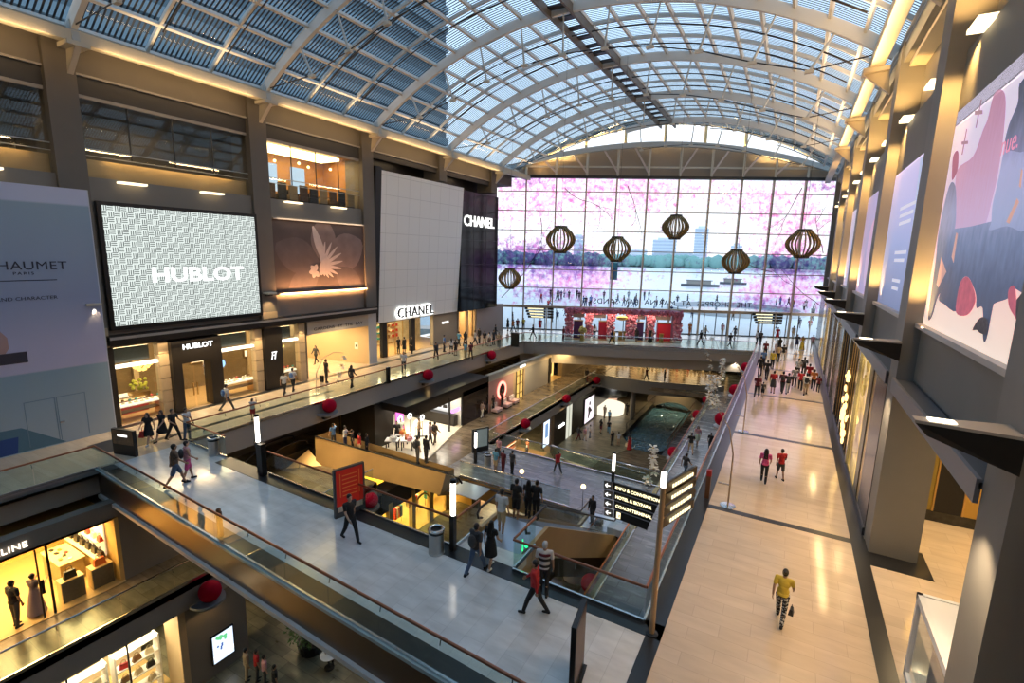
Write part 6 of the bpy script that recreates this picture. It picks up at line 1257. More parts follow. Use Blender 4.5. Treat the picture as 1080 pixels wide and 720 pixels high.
# light stands along the right walkway
def stand(x,y,lab):
    t=T('leaning_light_mast',lab,'mast',(x,y,0)); MB().lathe([(.30,0),(.3,.03),(.06,.06)],20).build('base',M_chrome,t); MB().tube([(0,0,.05),(.0,.1,2.2),(-.25,.3,3.2),(-.8,.6,3.9)],[.035,.03,.022,.014],8).build('mast',MT,t); MB().box(-.45,.0,-.03,.03,.9,.95).build('arm',M_chrome,t)
stand(-1.35,20.9,'nearer tan leaning mast at the edge of the right walkway'); stand(-1.6,31.0,'farther tan leaning mast at the edge of the right walkway')
t=T('fire_point','small red and bronze post at the right balustrade by the nearer mast','post',(-2.2,21.2,0)); MB().box(-.09,.09,-.09,.09,0,1.0).build('post_body',mat('bronze_post',(.14,.07,.04),.4,.4),t); MB().box(-.1,.1,-.1,.1,1.0,1.25).build('red_head',mat('red_head',(.35,.02,.02),.5),t)
t=T('fire_point','small bronze post at the near bridge balustrade','post',(-16.6,BN(-16.6)+.25,0)); MB().box(-.07,.07,-.07,.07,0,.95).build('post_body',mat('bronze_post',(.14,.07,.04),.4,.4),t); MB().ball((0,0,1.0),.085,10).build('head',mat('bronze_post',(.14,.07,.04),.4,.4),t)
# hanging direction boards at the glass doors
for x,y,lab in ((-28.6,58.3,'black and gold direction board at the left glass doors'),(-2.3,71.6,'black and gold direction board at the right glass doors')):
    t=T('direction_board',lab,'direction sign',(x,y,0),math.radians(24)); MB().tube([(1.0,0,0),(1.0,0,3.4)],.07,8).build('pole',MT,t)
    for k in range(4): b=MB().box(-1.9+.15*k,.9,-.05,.05,2.9-k*.36,3.2-k*.36).build('board',M_black,t); MB().box(-1.5+.15*k,.6,-.06,-.05,3.0-k*.36,3.1-k*.36).build('gold_print',ML2,b)
    for k in range(4): MB().box(1.1,1.9,-.05+.02*k,.05+.02*k,2.9-k*.36,3.2-k*.36).build('side_board',mat('bronze_board',(.10,.07,.035),.35,.5),t)
# ================================================================ crimson balls on bracket trays
def redball(x,y,z,sd,lab,r=.45):
    t=T('ball_ornament',lab,'ball',(x,y,z)); MB().ball((0,0,0),r,24).build('ball',M_red,t,smooth=True)
    b=MB(); P=[(0,-.75),(0,.75)]+[(sd*.85*math.sin(a),.75*math.cos(a)) for a in [PI*q/12 for q in range(1,12)]]; b.prism(P,-.60,-.48); b.build('tray',mat('tray_grey',(.30,.31,.33),.4,.4),t,loc=(-sd*.35,0,0)); MB().box(-.5 if sd>0 else .2,-.2 if sd>0 else .5,-.25,.25,-.95,-.6).build('bracket',M_dark,t)
    MB().lathe([(.12,-.62),(.1,-.66)],12).build('tray_lamp',emit('tray_lamp',(1,.65,.25),8.),t)
    spot((x+sd*.1,y,z-.7),(x-sd*.35,y,z-1.5),18,100,(1,.62,.25),.8); return t
for y,n in ((21.8,'first, beside the child taking a picture'),(32.15,'second, before the white store entrance'),(42.4,'third, nearest the glass wall')): redball(-26.05,y,-.2,1,'crimson ball on the upper left walk edge, %s'%n,.46)
for y,n in ((11.2,'under the near bridge'),(21.3,'seen under the gold escalator')): redball(-22.0,y,-5.65,1,'crimson ball at the near middle floor edge, %s'%n,.48)
for y,n in ((37.7,'first beyond the middle bridge'),(47.0,'second beyond the middle bridge'),(56.3,'third, nearest the far bridge')): redball(-19.5,y,-4.9,1,'crimson ball at the middle left floor edge, %s'%n,.45)
for y,n in ((22.2,'nearest, beside the direction sign'),(34.8,'second from the camera'),(43.5,'third from the camera'),(53.7,'fourth, nearest the deck')): redball(-3.15,y,-.6,-1,'crimson ball under the right walkway edge, %s'%n,.47)
for y,n in ((20.4,'below the copper handrail in the void'),(39.1,'above the canal, nearer'),(50.3,'above the canal, middle'),(56.5,'above the canal, farther')): redball(-6.85,y,-5.3,-1,'crimson ball at the right middle walkway edge, %s'%n,.45)
# ================================================================ lanterns
def lantern(x,y,z,D,lab):
    t=T('hanging_lantern',lab,'lantern',(x,y,z)); R=D/2; Hh=D*.44; n=22
    MG=mat('lantern_gold',(.34,.23,.09),.4,.5); MD=mat('lantern_dark',(.05,.035,.022),.5)
    prof=[(.40,.92),(.46,.86),(.78,.52),(.95,.22),(.99,0),(.95,-.22),(.78,-.52),(.46,-.86),(.40,-.92)]
    for k in range(n):
        a=2*PI*k/n; c,s=math.cos(a),math.sin(a); P=[(R*r*c,R*r*s,Hh*zz) for r,zz in prof]
        MB().strip(P,.06*D/2.2,.13*D/2.2,(-s,c,0)).build('rib',MG,t)
    for sgn in (1,-1): MB().lathe([(R*.37,sgn*Hh*.86),(R*.45,sgn*Hh*.88),(R*.45,sgn*Hh*1.06),(R*.37,sgn*Hh*1.08)],24).build('ring_cap',MD,t)
    zt=math.sqrt(29.4**2-(x-RC[0])**2)+RC[1]-z
    MB().tube([(0,0,Hh*.95),(0,0,zt)],.012,5).build('wire',M_dark,t)
    return t
for (x,y,z),D,lab in (((-15.9,35.8,11.2),2.2,'upper left slatted lantern, second from the left'),((-12.9,40.5,10.6),2.2,'slatted lantern in the middle of the row, third from the left'),((-9.2,44.8,12.6),2.2,'highest slatted lantern, fourth from the left'),((-4.4,46.9,9.8),2.2,'slatted lantern second from the right'),((.4,42.1,11.2),2.2,'rightmost slatted lantern, nearest the right wall'),((-24.8,43.6,7.6),2.2,'lowest slatted lantern, at far left beside the black store box')): lantern(x,y,z,D,lab)
# ================================================================ white flower pieces
M_petal=mat('ivory_petal',(.82,.79,.70),.5); M_fg=mat('gold_stamen',(.55,.38,.12),.4,.5)
rf=random.Random(31)
def flower_mb(mb,c,r):
    for k in range(9):
        a=2*PI*k/9+rf.uniform(0,.6); d=Vector((math.cos(a),math.sin(a),rf.uniform(-.6,.9))).normalized(); p=Vector(c); q=p+d*r; n=Vector((-math.sin(a),math.cos(a),0))*r*.34
        mb.add([p,p+d*r*.55+n,q+Vector((0,0,-.15*r)),p+d*r*.55-n],[(0,1,2,3)])
def garland(x,y,z,L_,n,lab,r=.42):
    t=T('flower_garland',lab,'flowers',(x,y,z)); 
    zt=min(24.5,math.sqrt(29.4**2-(x-RC[0])**2)+RC[1])-z
    MB().tube([(0,0,-L_),(0,0,0)],.012,5).build('strand',M_fg,t)
    for k in range(n):
        mb=MB(); c=(rf.uniform(-.25,.25),rf.uniform(-.25,.25),-L_*k/max(1,n-1)); flower_mb(mb,c,r); flower_mb(mb,(c[0]+.1,c[1]-.15,c[2]-.18),r*.8); mb.build('blossom',M_petal,t)
        MB().ball(c,.07,8).build('stamen',M_fg,t)
def mast_garland(x,y,lab,pts,fl,r=.3):
    t=T('flower_arch',lab,'flowers',(x,y,0 if y<90 else 0)); MB().lathe([(.25,0),(.25,.03)],14).build('base',M_chrome,t); MB().tube(pts,[.022]*len(pts),6).build('arched_stem',mat('pale_stem',(.4,.37,.3),.4),t)
    for c in fl:
        mb=MB(); flower_mb(mb,c,r); flower_mb(mb,(c[0]+.12,c[1],c[2]-.14),r*.8); mb.build('blossom',M_petal,t); MB().ball(c,.06,8).build('stamen',M_fg,t)
mast_garland(-28.5,22.75,'white flower arch on a thin bent stem beside the woman with the trolley',[(0,0,.03),(.02,.1,1.5),(.25,.5,2.5),(.7,1.1,2.9),(1.1,1.6,2.8)],[(1.15,1.6,2.5),(1.0,1.5,1.9),(.8,1.4,1.3),(.75,1.3,.8)],.25)
mast_garland(-7.2,59.6,'white flower arch hanging over the edge of the entrance deck',[(0,0,.03),(.1,-.4,1.2),(.5,-1.2,1.0),(1.0,-2.2,.2)],[(-.1,0,1.1),(-.2,-1.9,-.4),(.1,-2.0,-1.0),(.3,-2.2,-1.7)],.35)
for x,y,L_,n,lab,z in ((-4.5,38.5,2.2,4,'white flower strand over the void beside the second crimson ball',1.4),(-4.6,43,2.0,4,'white flower strand farther along beside the third crimson ball',.2),(-6.9,31.6,2.2,4,'white and gold flower strand above the right middle walkway rail',-2.4),(-5.2,52,2.4,5,'white flower strand nearest the entrance deck',.2)):
    garland(x,y,z,L_,n,lab)
# ================================================================ blossom kiosk on the entrance deck
kd=math.radians(23.7); t=T('blossom_kiosk','pink blossom-covered arcade kiosk with red and purple booths on the deck','kiosk',(-23.4,55.25,0),kd)
Lk,Dk,Hk=13.55,2.2,3.65; MP=mat('blossom_pink',(.52,.15,.21),.7,var=.6,scale=6); MPL=mat('blossom_pale',(.60,.36,.42),.7,var=.4,scale=8)
MB().box(-.2,Lk+.2,-.3,Dk+.2,-.0,.05).build('timber_deck',mat('honey_deck',(.42,.25,.12),.35),t)
r=random.Random(12); xsP=[.35,2.75,5.35,7.75,10.1,13.2]
def clump(mb,x0,x1,y0,y1,z0,z1,n,rad=(.10,.2)):
    for k in range(n): mb.ball((r.uniform(x0,x1),r.uniform(y0,y1),r.uniform(z0,z1)),r.uniform(*rad),5,1,1,r.uniform(.7,1.2))
for k,xp in enumerate(xsP):
    w=.42 if k not in (3,) else .6
    MB().box(xp-w*.7,xp+w*.7,-.1,Dk,.05,Hk-.3).build('pillar_core',mat('mauve_core',(.33,.10,.15),.7),t)
    mb=MB(); clump(mb,xp-w,xp+w,-.3,.1,.4,Hk,110); c=mb.build('blossoms',MP,t); c['kind']='stuff'
    mb=MB(); clump(mb,xp-w,xp+w,-.42,0,.2,2.2,45,(.06,.13)); c=mb.build('pale_blossoms',MPL,t); c['kind']='stuff'
    MB().box(xp-w,xp+w,-.35,.35,.05,.28).build('pillar_base',M_white,t)
mb=MB(); clump(mb,-.1,Lk+.1,-.35,.15,Hk-.45,Hk+.1,330); c=mb.build('header_blossoms',MP,t); c['kind']='stuff'
MB().box(0,Lk,-.1,Dk,Hk-.35,Hk).build('header_core',mat('mauve_core',(.33,.10,.15),.7),t)
for k in range(4):
    x0,x1=xsP[k if k<2 else k+1]+.5,xsP[(k if k<2 else k+1)+1]-.5
    MB().box(x0,x1,1.4,1.5,2.5,3.2).build('white_lattice',mat('white_lattice',(.75,.7,.72),.5),t)
for x0,x1,m_,nm in ((.95,2.05,mat('plum_booth',(.06,.02,.09),.4),'purple_cabinet'),(4.0,4.95,mat('ruby_booth',(.26,.01,.03),.35,emit=(.4,.01,.04),es=.03),'red_cabinet'),(8.55,9.35,mat('plum_booth',(.06,.02,.09),.4),'purple_cabinet'),(11.0,12.6,mat('scarlet_booth',(.45,.015,.03),.35,emit=(.6,.02,.04),es=.06),'red_cabinet')):
    b=MB().box(x0,x1,.6,1.3,.05,2.15).build(nm,m_,t); MB().box(x0-.04,x1+.04,.55,1.35,2.15,2.25).build('cabinet_top',M_goldmetal,b)
MB().ball((6.6,-.4,Hk-.85),.55,14,1.3,.3,.55).build('gold_crest',M_goldmetal,t,smooth=True)
for k,(x,y) in enumerate(((1.95,-1.3),(5.7,-.4),(6.6,.4),(7.2,.5),(11.3,-.5))):
    q=Vector((x*math.cos(kd)-y*math.sin(kd),x*math.sin(kd)+y*math.cos(kd))); tt_=T('gold_pedestal',['gold pedestal with yellow flowers at the left front of the blossom kiosk','gold pedestal between the second and third blossom pillars','left gold pedestal in the middle opening of the kiosk','right gold pedestal in the middle opening of the kiosk','gold pedestal before the rightmost red cabinet'][k],'pedestal',(-23.4+q.x,55.25+q.y,.05),kd)
    MB().lathe([(.3,0),(.3,.08),(.24,.1),(.24,1.0),(.3,1.05)],16).build('column',mat('old_gold',(.4,.28,.08),.4,.6),tt_)
    if k in (0,): 
        mb=MB(); clump(mb,-.35,.35,-.35,.35,1.1,1.6,26); mb.build('bouquet',mat('yellow_bloom',(.45,.38,.12),.6,var=.5,scale=6),tt_)
area((-17,57.5,3.2),(0,0,kd),10,1,160,(1,.75,.5))
# ================================================================ planters and cafe under the near bridge
t=T('bushy_plant','large dark green bushy plant in a planter under the near bridge','plant',(-20.0,14.9,Z1)); MB().lathe([(.55,0),(.7,.6),(.66,.62)],16).build('planter',M_dark,t); MB().tube([(0,0,.5),(.05,.05,1.4)],[.06,.04],6).build('stem',mat('bark',(.1,.06,.03),.8),t)
mb=MB(); r=random.Random(5)
for k in range(700):
    v=Vector((r.gauss(0,1),r.gauss(0,1),r.gauss(0,.8))).normalized()*r.uniform(.5,1.25); c=Vector((0,0,1.5))+v; a=Vector((r.gauss(0,1),r.gauss(0,1),r.gauss(0,1))).normalized()*.13; b_=v.cross(a).normalized()*.05; mb.add([c-a,c+b_,c+a,c-b_],[(0,1,2,3)])
mb.build('foliage',M_leaf,t)
for k,(x,y) in enumerate(((-18.3,14.6),(-17.3,15.8))):
    t=T('cafe_table','%s cafe table under the near bridge'%['round pale','round marble'][k],'table',(x,y,Z1)); MB().lathe([(.42,.72),(.42,.75),(.01,.76)],20).build('table_top',M_white,t); MB().lathe([(.03,.03),(.03,.72)],8).build('post',M_black,t); MB().lathe([(.25,0),(.25,.03)],14).build('base',M_black,t)

# ================================================================ people
def caps(mb,a,b,ra,rb,k=12):
    a=Vector(a);b=Vector(b); mb.tube([a,b],[ra,rb],k); mb.ball(a,ra,k); mb.ball(b,rb,k)
def remeshed(mb,vox,smooth=3,name='m'):
    me=bpy.data.meshes.new('tmp'); me.from_pydata(mb.v,[],mb.f); bm=bmesh.new(); bm.from_mesh(me); bmesh.ops.recalc_face_normals(bm,faces=bm.faces); bm.to_mesh(me); bm.free()
    o=bpy.data.objects.new('tmp',me); COL.objects.link(o)
    r=o.modifiers.new('r','REMESH'); r.mode='VOXEL'; r.voxel_size=vox
    s=o.modifiers.new('s','SMOOTH'); s.factor=.5; s.iterations=smooth
    dg=bpy.context.evaluated_depsgraph_get(); m=bpy.data.meshes.new_from_object(o.evaluated_get(dg)); m.name=name
    bpy.data.objects.remove(o); bpy.data.meshes.remove(me)
    for p in m.polygons: p.use_smooth=True
    m.materials.append(None); return m
R_=math.radians
# hip, knee flexion per leg (L,R); shoulder flexion, abduction, elbow flexion per arm (L,R)
POSES={'stand':((3,3),(-3,3),(4,9,14),(0,9,12)),
 'walk':((24,8),(-20,14),(-22,8,18),(24,8,24)),
 'walk2':((-18,22),(26,6),(24,8,26),(-20,8,20)),
 'phone':((2,3),(-2,3),(38,8,92),(30,10,84)),
 'point':((4,3),(-6,4),(8,8,15),(84,26,6)),
 'wide':((26,10),(-26,4),(18,14,40),(14,16,50)),
 'camera':((2,3),(-2,3),(70,6,95),(66,6,98)),
 'sit':((86,86),(84,84),(28,8,55),(30,8,60)),
 'stroll':((13,5),(-11,9),(-8,9,16),(12,9,35))}
def skel(pose):
    (hl,kl),(hr,kr),al,ar=POSES[pose]; J={}
    zmin=9
    for s,h,k,n in ((-1,hl,kl,'L'),(1,hr,kr,'R')):
        h,k=R_(h),R_(k); p=Vector((s*.092,0,.91)); q=p+Vector((s*.005,math.sin(h),-math.cos(h)))*.43; r=q+Vector((0,math.sin(h-k),-math.cos(h-k)))*.41
        J['hip'+n],J['kn'+n],J['an'+n]=p,q,r; zmin=min(zmin,r.z)
    dz=.075-zmin if pose!='sit' else .075-J['anL'].z
    for s,(f,a,e),n in ((-1,al,'L'),(1,ar,'R')):
        f,a,e=R_(f),R_(a),R_(e); p=Vector((s*.19,0,1.42)); d=Vector((s*math.sin(a),math.sin(f)*math.cos(a),-math.cos(f)*math.cos(a))); q=p+d*.285
        d2=Vector((s*math.sin(a)*(.9-.9*min(1,e/1.2)),math.sin(f+e),-math.cos(f+e))).normalized(); d2.x-=s*.22*min(1,e); d2.normalize()
        J['sh'+n],J['el'+n],J['wr'+n],J['hd'+n]=p,q,q+d2*.25,d2
    for k_ in J:
        if k_[:2]!='hd': J[k_]=J[k_]+Vector((0,0,dz))
    J['dz']=dz; return J
MESH={}
HC=lambda dz:Vector((0,.02,1.615+dz))
def gm(kind,pose):
    """garment or body mesh of one kind in one pose (cached)"""
    key=(kind,pose)
    if key in MESH: return MESH[key]
    J=skel(pose); dz=J['dz']; V=lambda x,y,z:Vector((x,y,z+dz)); mb=MB(); vox=.013; sm_=3
    def torso(g):
        mb.ball(V(0,-.01,.95),1,14,.155+g,.115+g,.12+g); caps(mb,V(0,0,1.0),V(0,.0,1.18),.112+g,.118+g); mb.ball(V(0,.005,1.3),1,14,.165+g,.118+g,.17+g); caps(mb,V(-.15,0,1.405),V(.15,0,1.405),.062+g,.062+g); mb.ball(V(-.06,.0,1.05),.09+g,12); mb.ball(V(.06,0,1.05),.09+g,12)
    if kind=='body':
        vox=.0095; sm_=2; torso(0)
        caps(mb,V(0,0,1.42),V(0,.018,1.54),.058,.052)
        h=HC(dz); mb.ball(h,1,16,.073,.092,.11); mb.ball(h+Vector((0,.02,-.055)),1,14,.058,.07,.062)   # skull, jaw
        mb.add([h+Vector(p) for p in ((-.014,.085,-.035),(.014,.085,-.035),(0,.118,-.03),(0,.088,.022))],[(0,1,2),(0,2,3),(1,3,2),(0,3,1)])  # nose
        for s in (-1,1): mb.ball(h+Vector((s*.074,-.005,-.012)),1,8,.012,.024,.034); mb.ball(h+Vector((s*.03,.075,.02)),1,8,.02,.014,.01)
        for s,n in ((-1,'L'),(1,'R')):
            caps(mb,J['hip'+n],J['kn'+n],.082,.055); caps(mb,J['kn'+n],J['an'+n],.054,.036); mb.ball(J['kn'+n].lerp(J['an'+n],.3)+Vector((0,-.018,0)),.052,10)
            a=J['an'+n]; caps(mb,a+Vector((0,-.03,-.035)),a+Vector((0,.13,-.045)),.035,.03)
            caps(mb,J['sh'+n],J['el'+n],.051,.04); caps(mb,J['el'+n],J['wr'+n],.041,.027)
            d=J['hd'+n]; w=J['wr'+n]; sd=Vector((1,0,0))-d*d.x; sd=sd.normalized() if sd.length>.2 else Vector((0,1,0)); fw=sd.cross(d).normalized()
            if abs(fw.y)>.3 and fw.y<0: fw=-fw
            # palm plane spanned by d and fw, palm facing the body
            p0=w+d*.03; p1=w+d*.085
            for u in (-.022,0,.022): caps(mb,p0+fw*u,p1+fw*u*1.2,.015,.013,8)
            ins=Vector((-1,0,0))*s
            for u,l in ((-.033,.058),(-.011,.072),(.011,.078),(.033,.07)):
                b0=p1+fw*u; b1=b0+(d*.92+ins*.25).normalized()*l*.5; b2=b1+(d*.7+ins*.7).normalized()*l*.5
                caps(mb,b0,b1,.0098,.0092,7); caps(mb,b1,b2,.0092,.0082,7)
            t0=p0+fw*.022; t1=t0+(fw*.75+d*.65).normalized()*.04; t2=t1+(d*.9+fw*.2+ins*.3).normalized()*.032; caps(mb,t0,t1,.0125,.011,7); caps(mb,t1,t2,.011,.009,7)
    elif kind in ('tee','long','tank'):
        g=.014; torso(g)
        for s,n in ((-1,'L'),(1,'R')):
            if kind=='tank': continue
            u=.62 if kind=='tee' else 1
            caps(mb,J['sh'+n],J['sh'+n].lerp(J['el'+n],u),.064,.060 if kind=='tee' else .054)
            if kind=='long': caps(mb,J['el'+n],J['wr'+n],.054,.036)
    elif kind in ('trousers','shorts'):
        g=.018; mb.ball(V(0,-.01,.94),1,14,.163,.128,.13)
        for n in 'LR':
            if kind=='shorts': caps(mb,J['hip'+n],J['hip'+n].lerp(J['kn'+n],.82),.098,.082)
            else: caps(mb,J['hip'+n],J['kn'+n],.096,.07); caps(mb,J['kn'+n],J['kn'+n].lerp(J['an'+n],.93),.07,.055)
    elif kind in ('skirt','dress','gown'):
        l={'skirt':.50,'dress':.50,'gown':.10}[kind]; r1={'skirt':.21,'dress':.22,'gown':.30}[kind]
        prof=[(.125,1.12),(.15,1.03),(.18,.9),(r1,l),(r1-.03,l),(.14,.9)]
        if pose=='sit': caps(mb,J['hipL'],J['knL'],.1,.085); caps(mb,J['hipR'],J['knR'],.1,.085); mb.ball(V(0,0,.95),.16,12)
        else:
            mb.lathe([(r,z+dz) for r,z in prof[:4]],20)
            fy=(J['knL'].y,J['knR'].y)
            for n in 'LR': caps(mb,J['hip'+n],J['hip'+n].lerp(J['kn'+n],.75 if kind!='gown' else 1.),.1,.1)
        if kind!='skirt': torso(.014)
        for s,n in ((-1,'L'),(1,'R')):
            if kind=='dress': caps(mb,J['sh'+n],J['sh'+n].lerp(J['el'+n],.4),.062,.06)
    elif kind=='shoes':
        for n in 'LR':
            a=J['an'+n]; caps(mb,a+Vector((0,-.035,-.03)),a+Vector((0,.14,-.042)),.043,.036); caps(mb,a+Vector((0,-.02,.0)),a+Vector((0,-.02,-.03)),.044,.042)
    elif kind in ('hair_short','hair_long','hair_bun','cap'):
        h=HC(dz); vox=.011
        mb.ball(h+Vector((0,-.018,.028)),1,16,.082,.098,.1); mb.ball(h+Vector((0,-.03,-.02)),1,14,.079,.075,.08)
        if kind=='hair_long':
            for x in (-.045,0,.045): caps(mb,h+Vector((x,-.05,0)),V(x*1.5,-.115,1.25),.045,.03)
            for s in (-1,1): caps(mb,h+Vector((s*.066,0,.02)),V(s*.1,.0,1.36),.03,.022)
        if kind=='hair_bun': mb.ball(h+Vector((0,-.1,.05)),.05,12)
        if kind=='cap': caps(mb,h+Vector((-.03,.07,.05)),h+Vector((-.03,.13,.045)),.02,.014); caps(mb,h+Vector((.03,.07,.05)),h+Vector((.03,.13,.045)),.02,.014)
    elif kind=='eyes':
        h=HC(dz); vox=.004; sm_=1
        for s in (-1,1): mb.ball(h+Vector((s*.03,.083,.006)),1,8,.013,.009,.007)
    elif kind=='mouth':
        h=HC(dz); vox=.004; sm_=1; mb.ball(h+Vector((0,.083,-.062)),1,8,.022,.008,.006)
    elif kind=='backpack':
        mb.ball(V(0,-.2,1.22),1,14,.15,.1,.22); caps(mb,V(-.1,-.1,1.42),V(-.11,.1,1.36),.018,.018); caps(mb,V(.1,-.1,1.42),V(.11,.1,1.36),.018,.018); caps(mb,V(-.11,.1,1.36),V(-.11,.08,1.1),.016,.016); caps(mb,V(.11,.1,1.36),V(.11,.08,1.1),.016,.016)
    m=remeshed(mb,vox,sm_,kind); MESH[key]=m; return m
CM={}
def cmat(c,rough=.8):
    if c not in CM: CM[c]=mat('cloth_%s'%('_'.join('%d'%round(v*100) for v in c)),c,rough)
    return CM[c]
SKIN=[mat('skin_light',(.48,.30,.21),.6),mat('skin_tan',(.36,.21,.13),.6),mat('skin_brown',(.22,.12,.07),.6)]
def patt():
    m,t,o=nt('patterned_cloth'); b=N(t,'ShaderNodeBsdfPrincipled'); L(t,b.outputs[0],o.inputs[0]); b.inputs['Roughness'].default_value=.8
    tc=N(t,'ShaderNodeTexCoord'); mp=N(t,'ShaderNodeMapping'); mp.inputs['Scale'].default_value=(18,18,26); L(t,tc.outputs['Object'],mp.inputs[0]); no=N(t,'ShaderNodeTexNoise'); no.inputs['Scale'].default_value=1; no.inputs['Detail'].default_value=1; L(t,mp.outputs[0],no.inputs['Vector']); g=N(t,'ShaderNodeMath',operation='GREATER_THAN'); g.inputs[1].default_value=.56; L(t,no.outputs['Fac'],g.inputs[0]); mx=N(t,'ShaderNodeMix',data_type='RGBA'); L(t,g.outputs[0],mx.inputs[0]); mx.inputs[6].default_value=(.012,.012,.015,1); mx.inputs[7].default_value=(.42,.42,.42,1); L(t,mx.outputs[2],b.inputs[0]); return m
PAT=patt()
CL={'k':(.012,.012,.014),'w':(.62,.62,.62),'g':(.22,.22,.23),'d':(.045,.045,.05),'n':(.02,.03,.09),'b':(.07,.16,.38),'c':(.12,.33,.50),'r':(.42,.015,.02),'m':(.12,.012,.02),'o':(.50,.15,.03),'y':(.55,.42,.05),'p':(.62,.08,.25),'e':(.42,.32,.2),'j':(.07,.11,.19),'t':(.12,.08,.055),'v':(.28,.22,.24),'l':(.5,.56,.45),'q':(.55,.27,.30),'s':(.45,.47,.5)}
HAIRM=mat('black_hair',(.010,.008,.007),.45); HAIRB=mat('brown_hair',(.06,.03,.018),.5); EYEM=mat('dark_eye',(.01,.008,.007),.2); LIPM=mat('lip',(.30,.09,.08),.5)
def part(name,mesh,m,t):
    o=bpy.data.objects.new(name,mesh); COL.objects.link(o); o.parent=t; s=o.material_slots[0]; s.link='OBJECT'; s.material=m; return o
NM={'tee':'shirt','long':'long_sleeved_top','tank':'sleeveless_top','dress':'dress','gown':'long_dress','trousers':'trousers','shorts':'shorts','skirt':'skirt','hair_short':'hair','hair_long':'long_hair','hair_bun':'hair','cap':'cap'}
def person(x,y,z,h,head,pose,top,bot,hair,label,extra='',skin=1,group=None):
    sc=h/1.725; t=T('person',label,'person',(x,y,z),R_(-head),group); t.scale=(sc,sc,sc)
    b=part('body',gm('body',pose),SKIN[skin],t)
    k,c=top; part(NM[k],gm(k,pose),cmat(CL[c]),t)
    if bot: part(NM[bot[0]],gm(bot[0],pose),PAT if 'P' in extra else cmat(CL[bot[1]]),t)
    part('shoes',gm('shoes',pose),cmat(CL['k' if 'W' not in extra else 'w']),t)
    part(NM[hair],gm(hair,pose),(cmat(CL['s']) if hair=='cap' else (HAIRB if 'H' in extra else HAIRM)),t)
    part('eyes',gm('eyes',pose),EYEM,b); part('mouth',gm('mouth',pose),LIPM,b)
    if 'B' in extra: part('backpack',gm('backpack',pose),cmat(CL['d']),t)
    if 'U' in extra: part('backpack',gm('backpack',pose),cmat(CL['b']),t)
    if 'S' in extra:   # white and dark stripes on a shirt
        pass
    return t
def handbag(t,m,lab,side=1,s=1.3):
    J=skel('stroll'); a=-t.rotation_euler[2]; 
    p=Vector((side*.26,-.02,.52)); c,s_=math.cos(t.rotation_euler[2]),math.sin(t.rotation_euler[2]); sc=t.scale[0]
    q=Vector((p.x*c-p.y*s_,p.x*s_+p.y*c,p.z))*sc+t.location
    bag(q.x,q.y,q.z-.12,s,m,lab,t.rotation_euler[2]+PI/2*0)
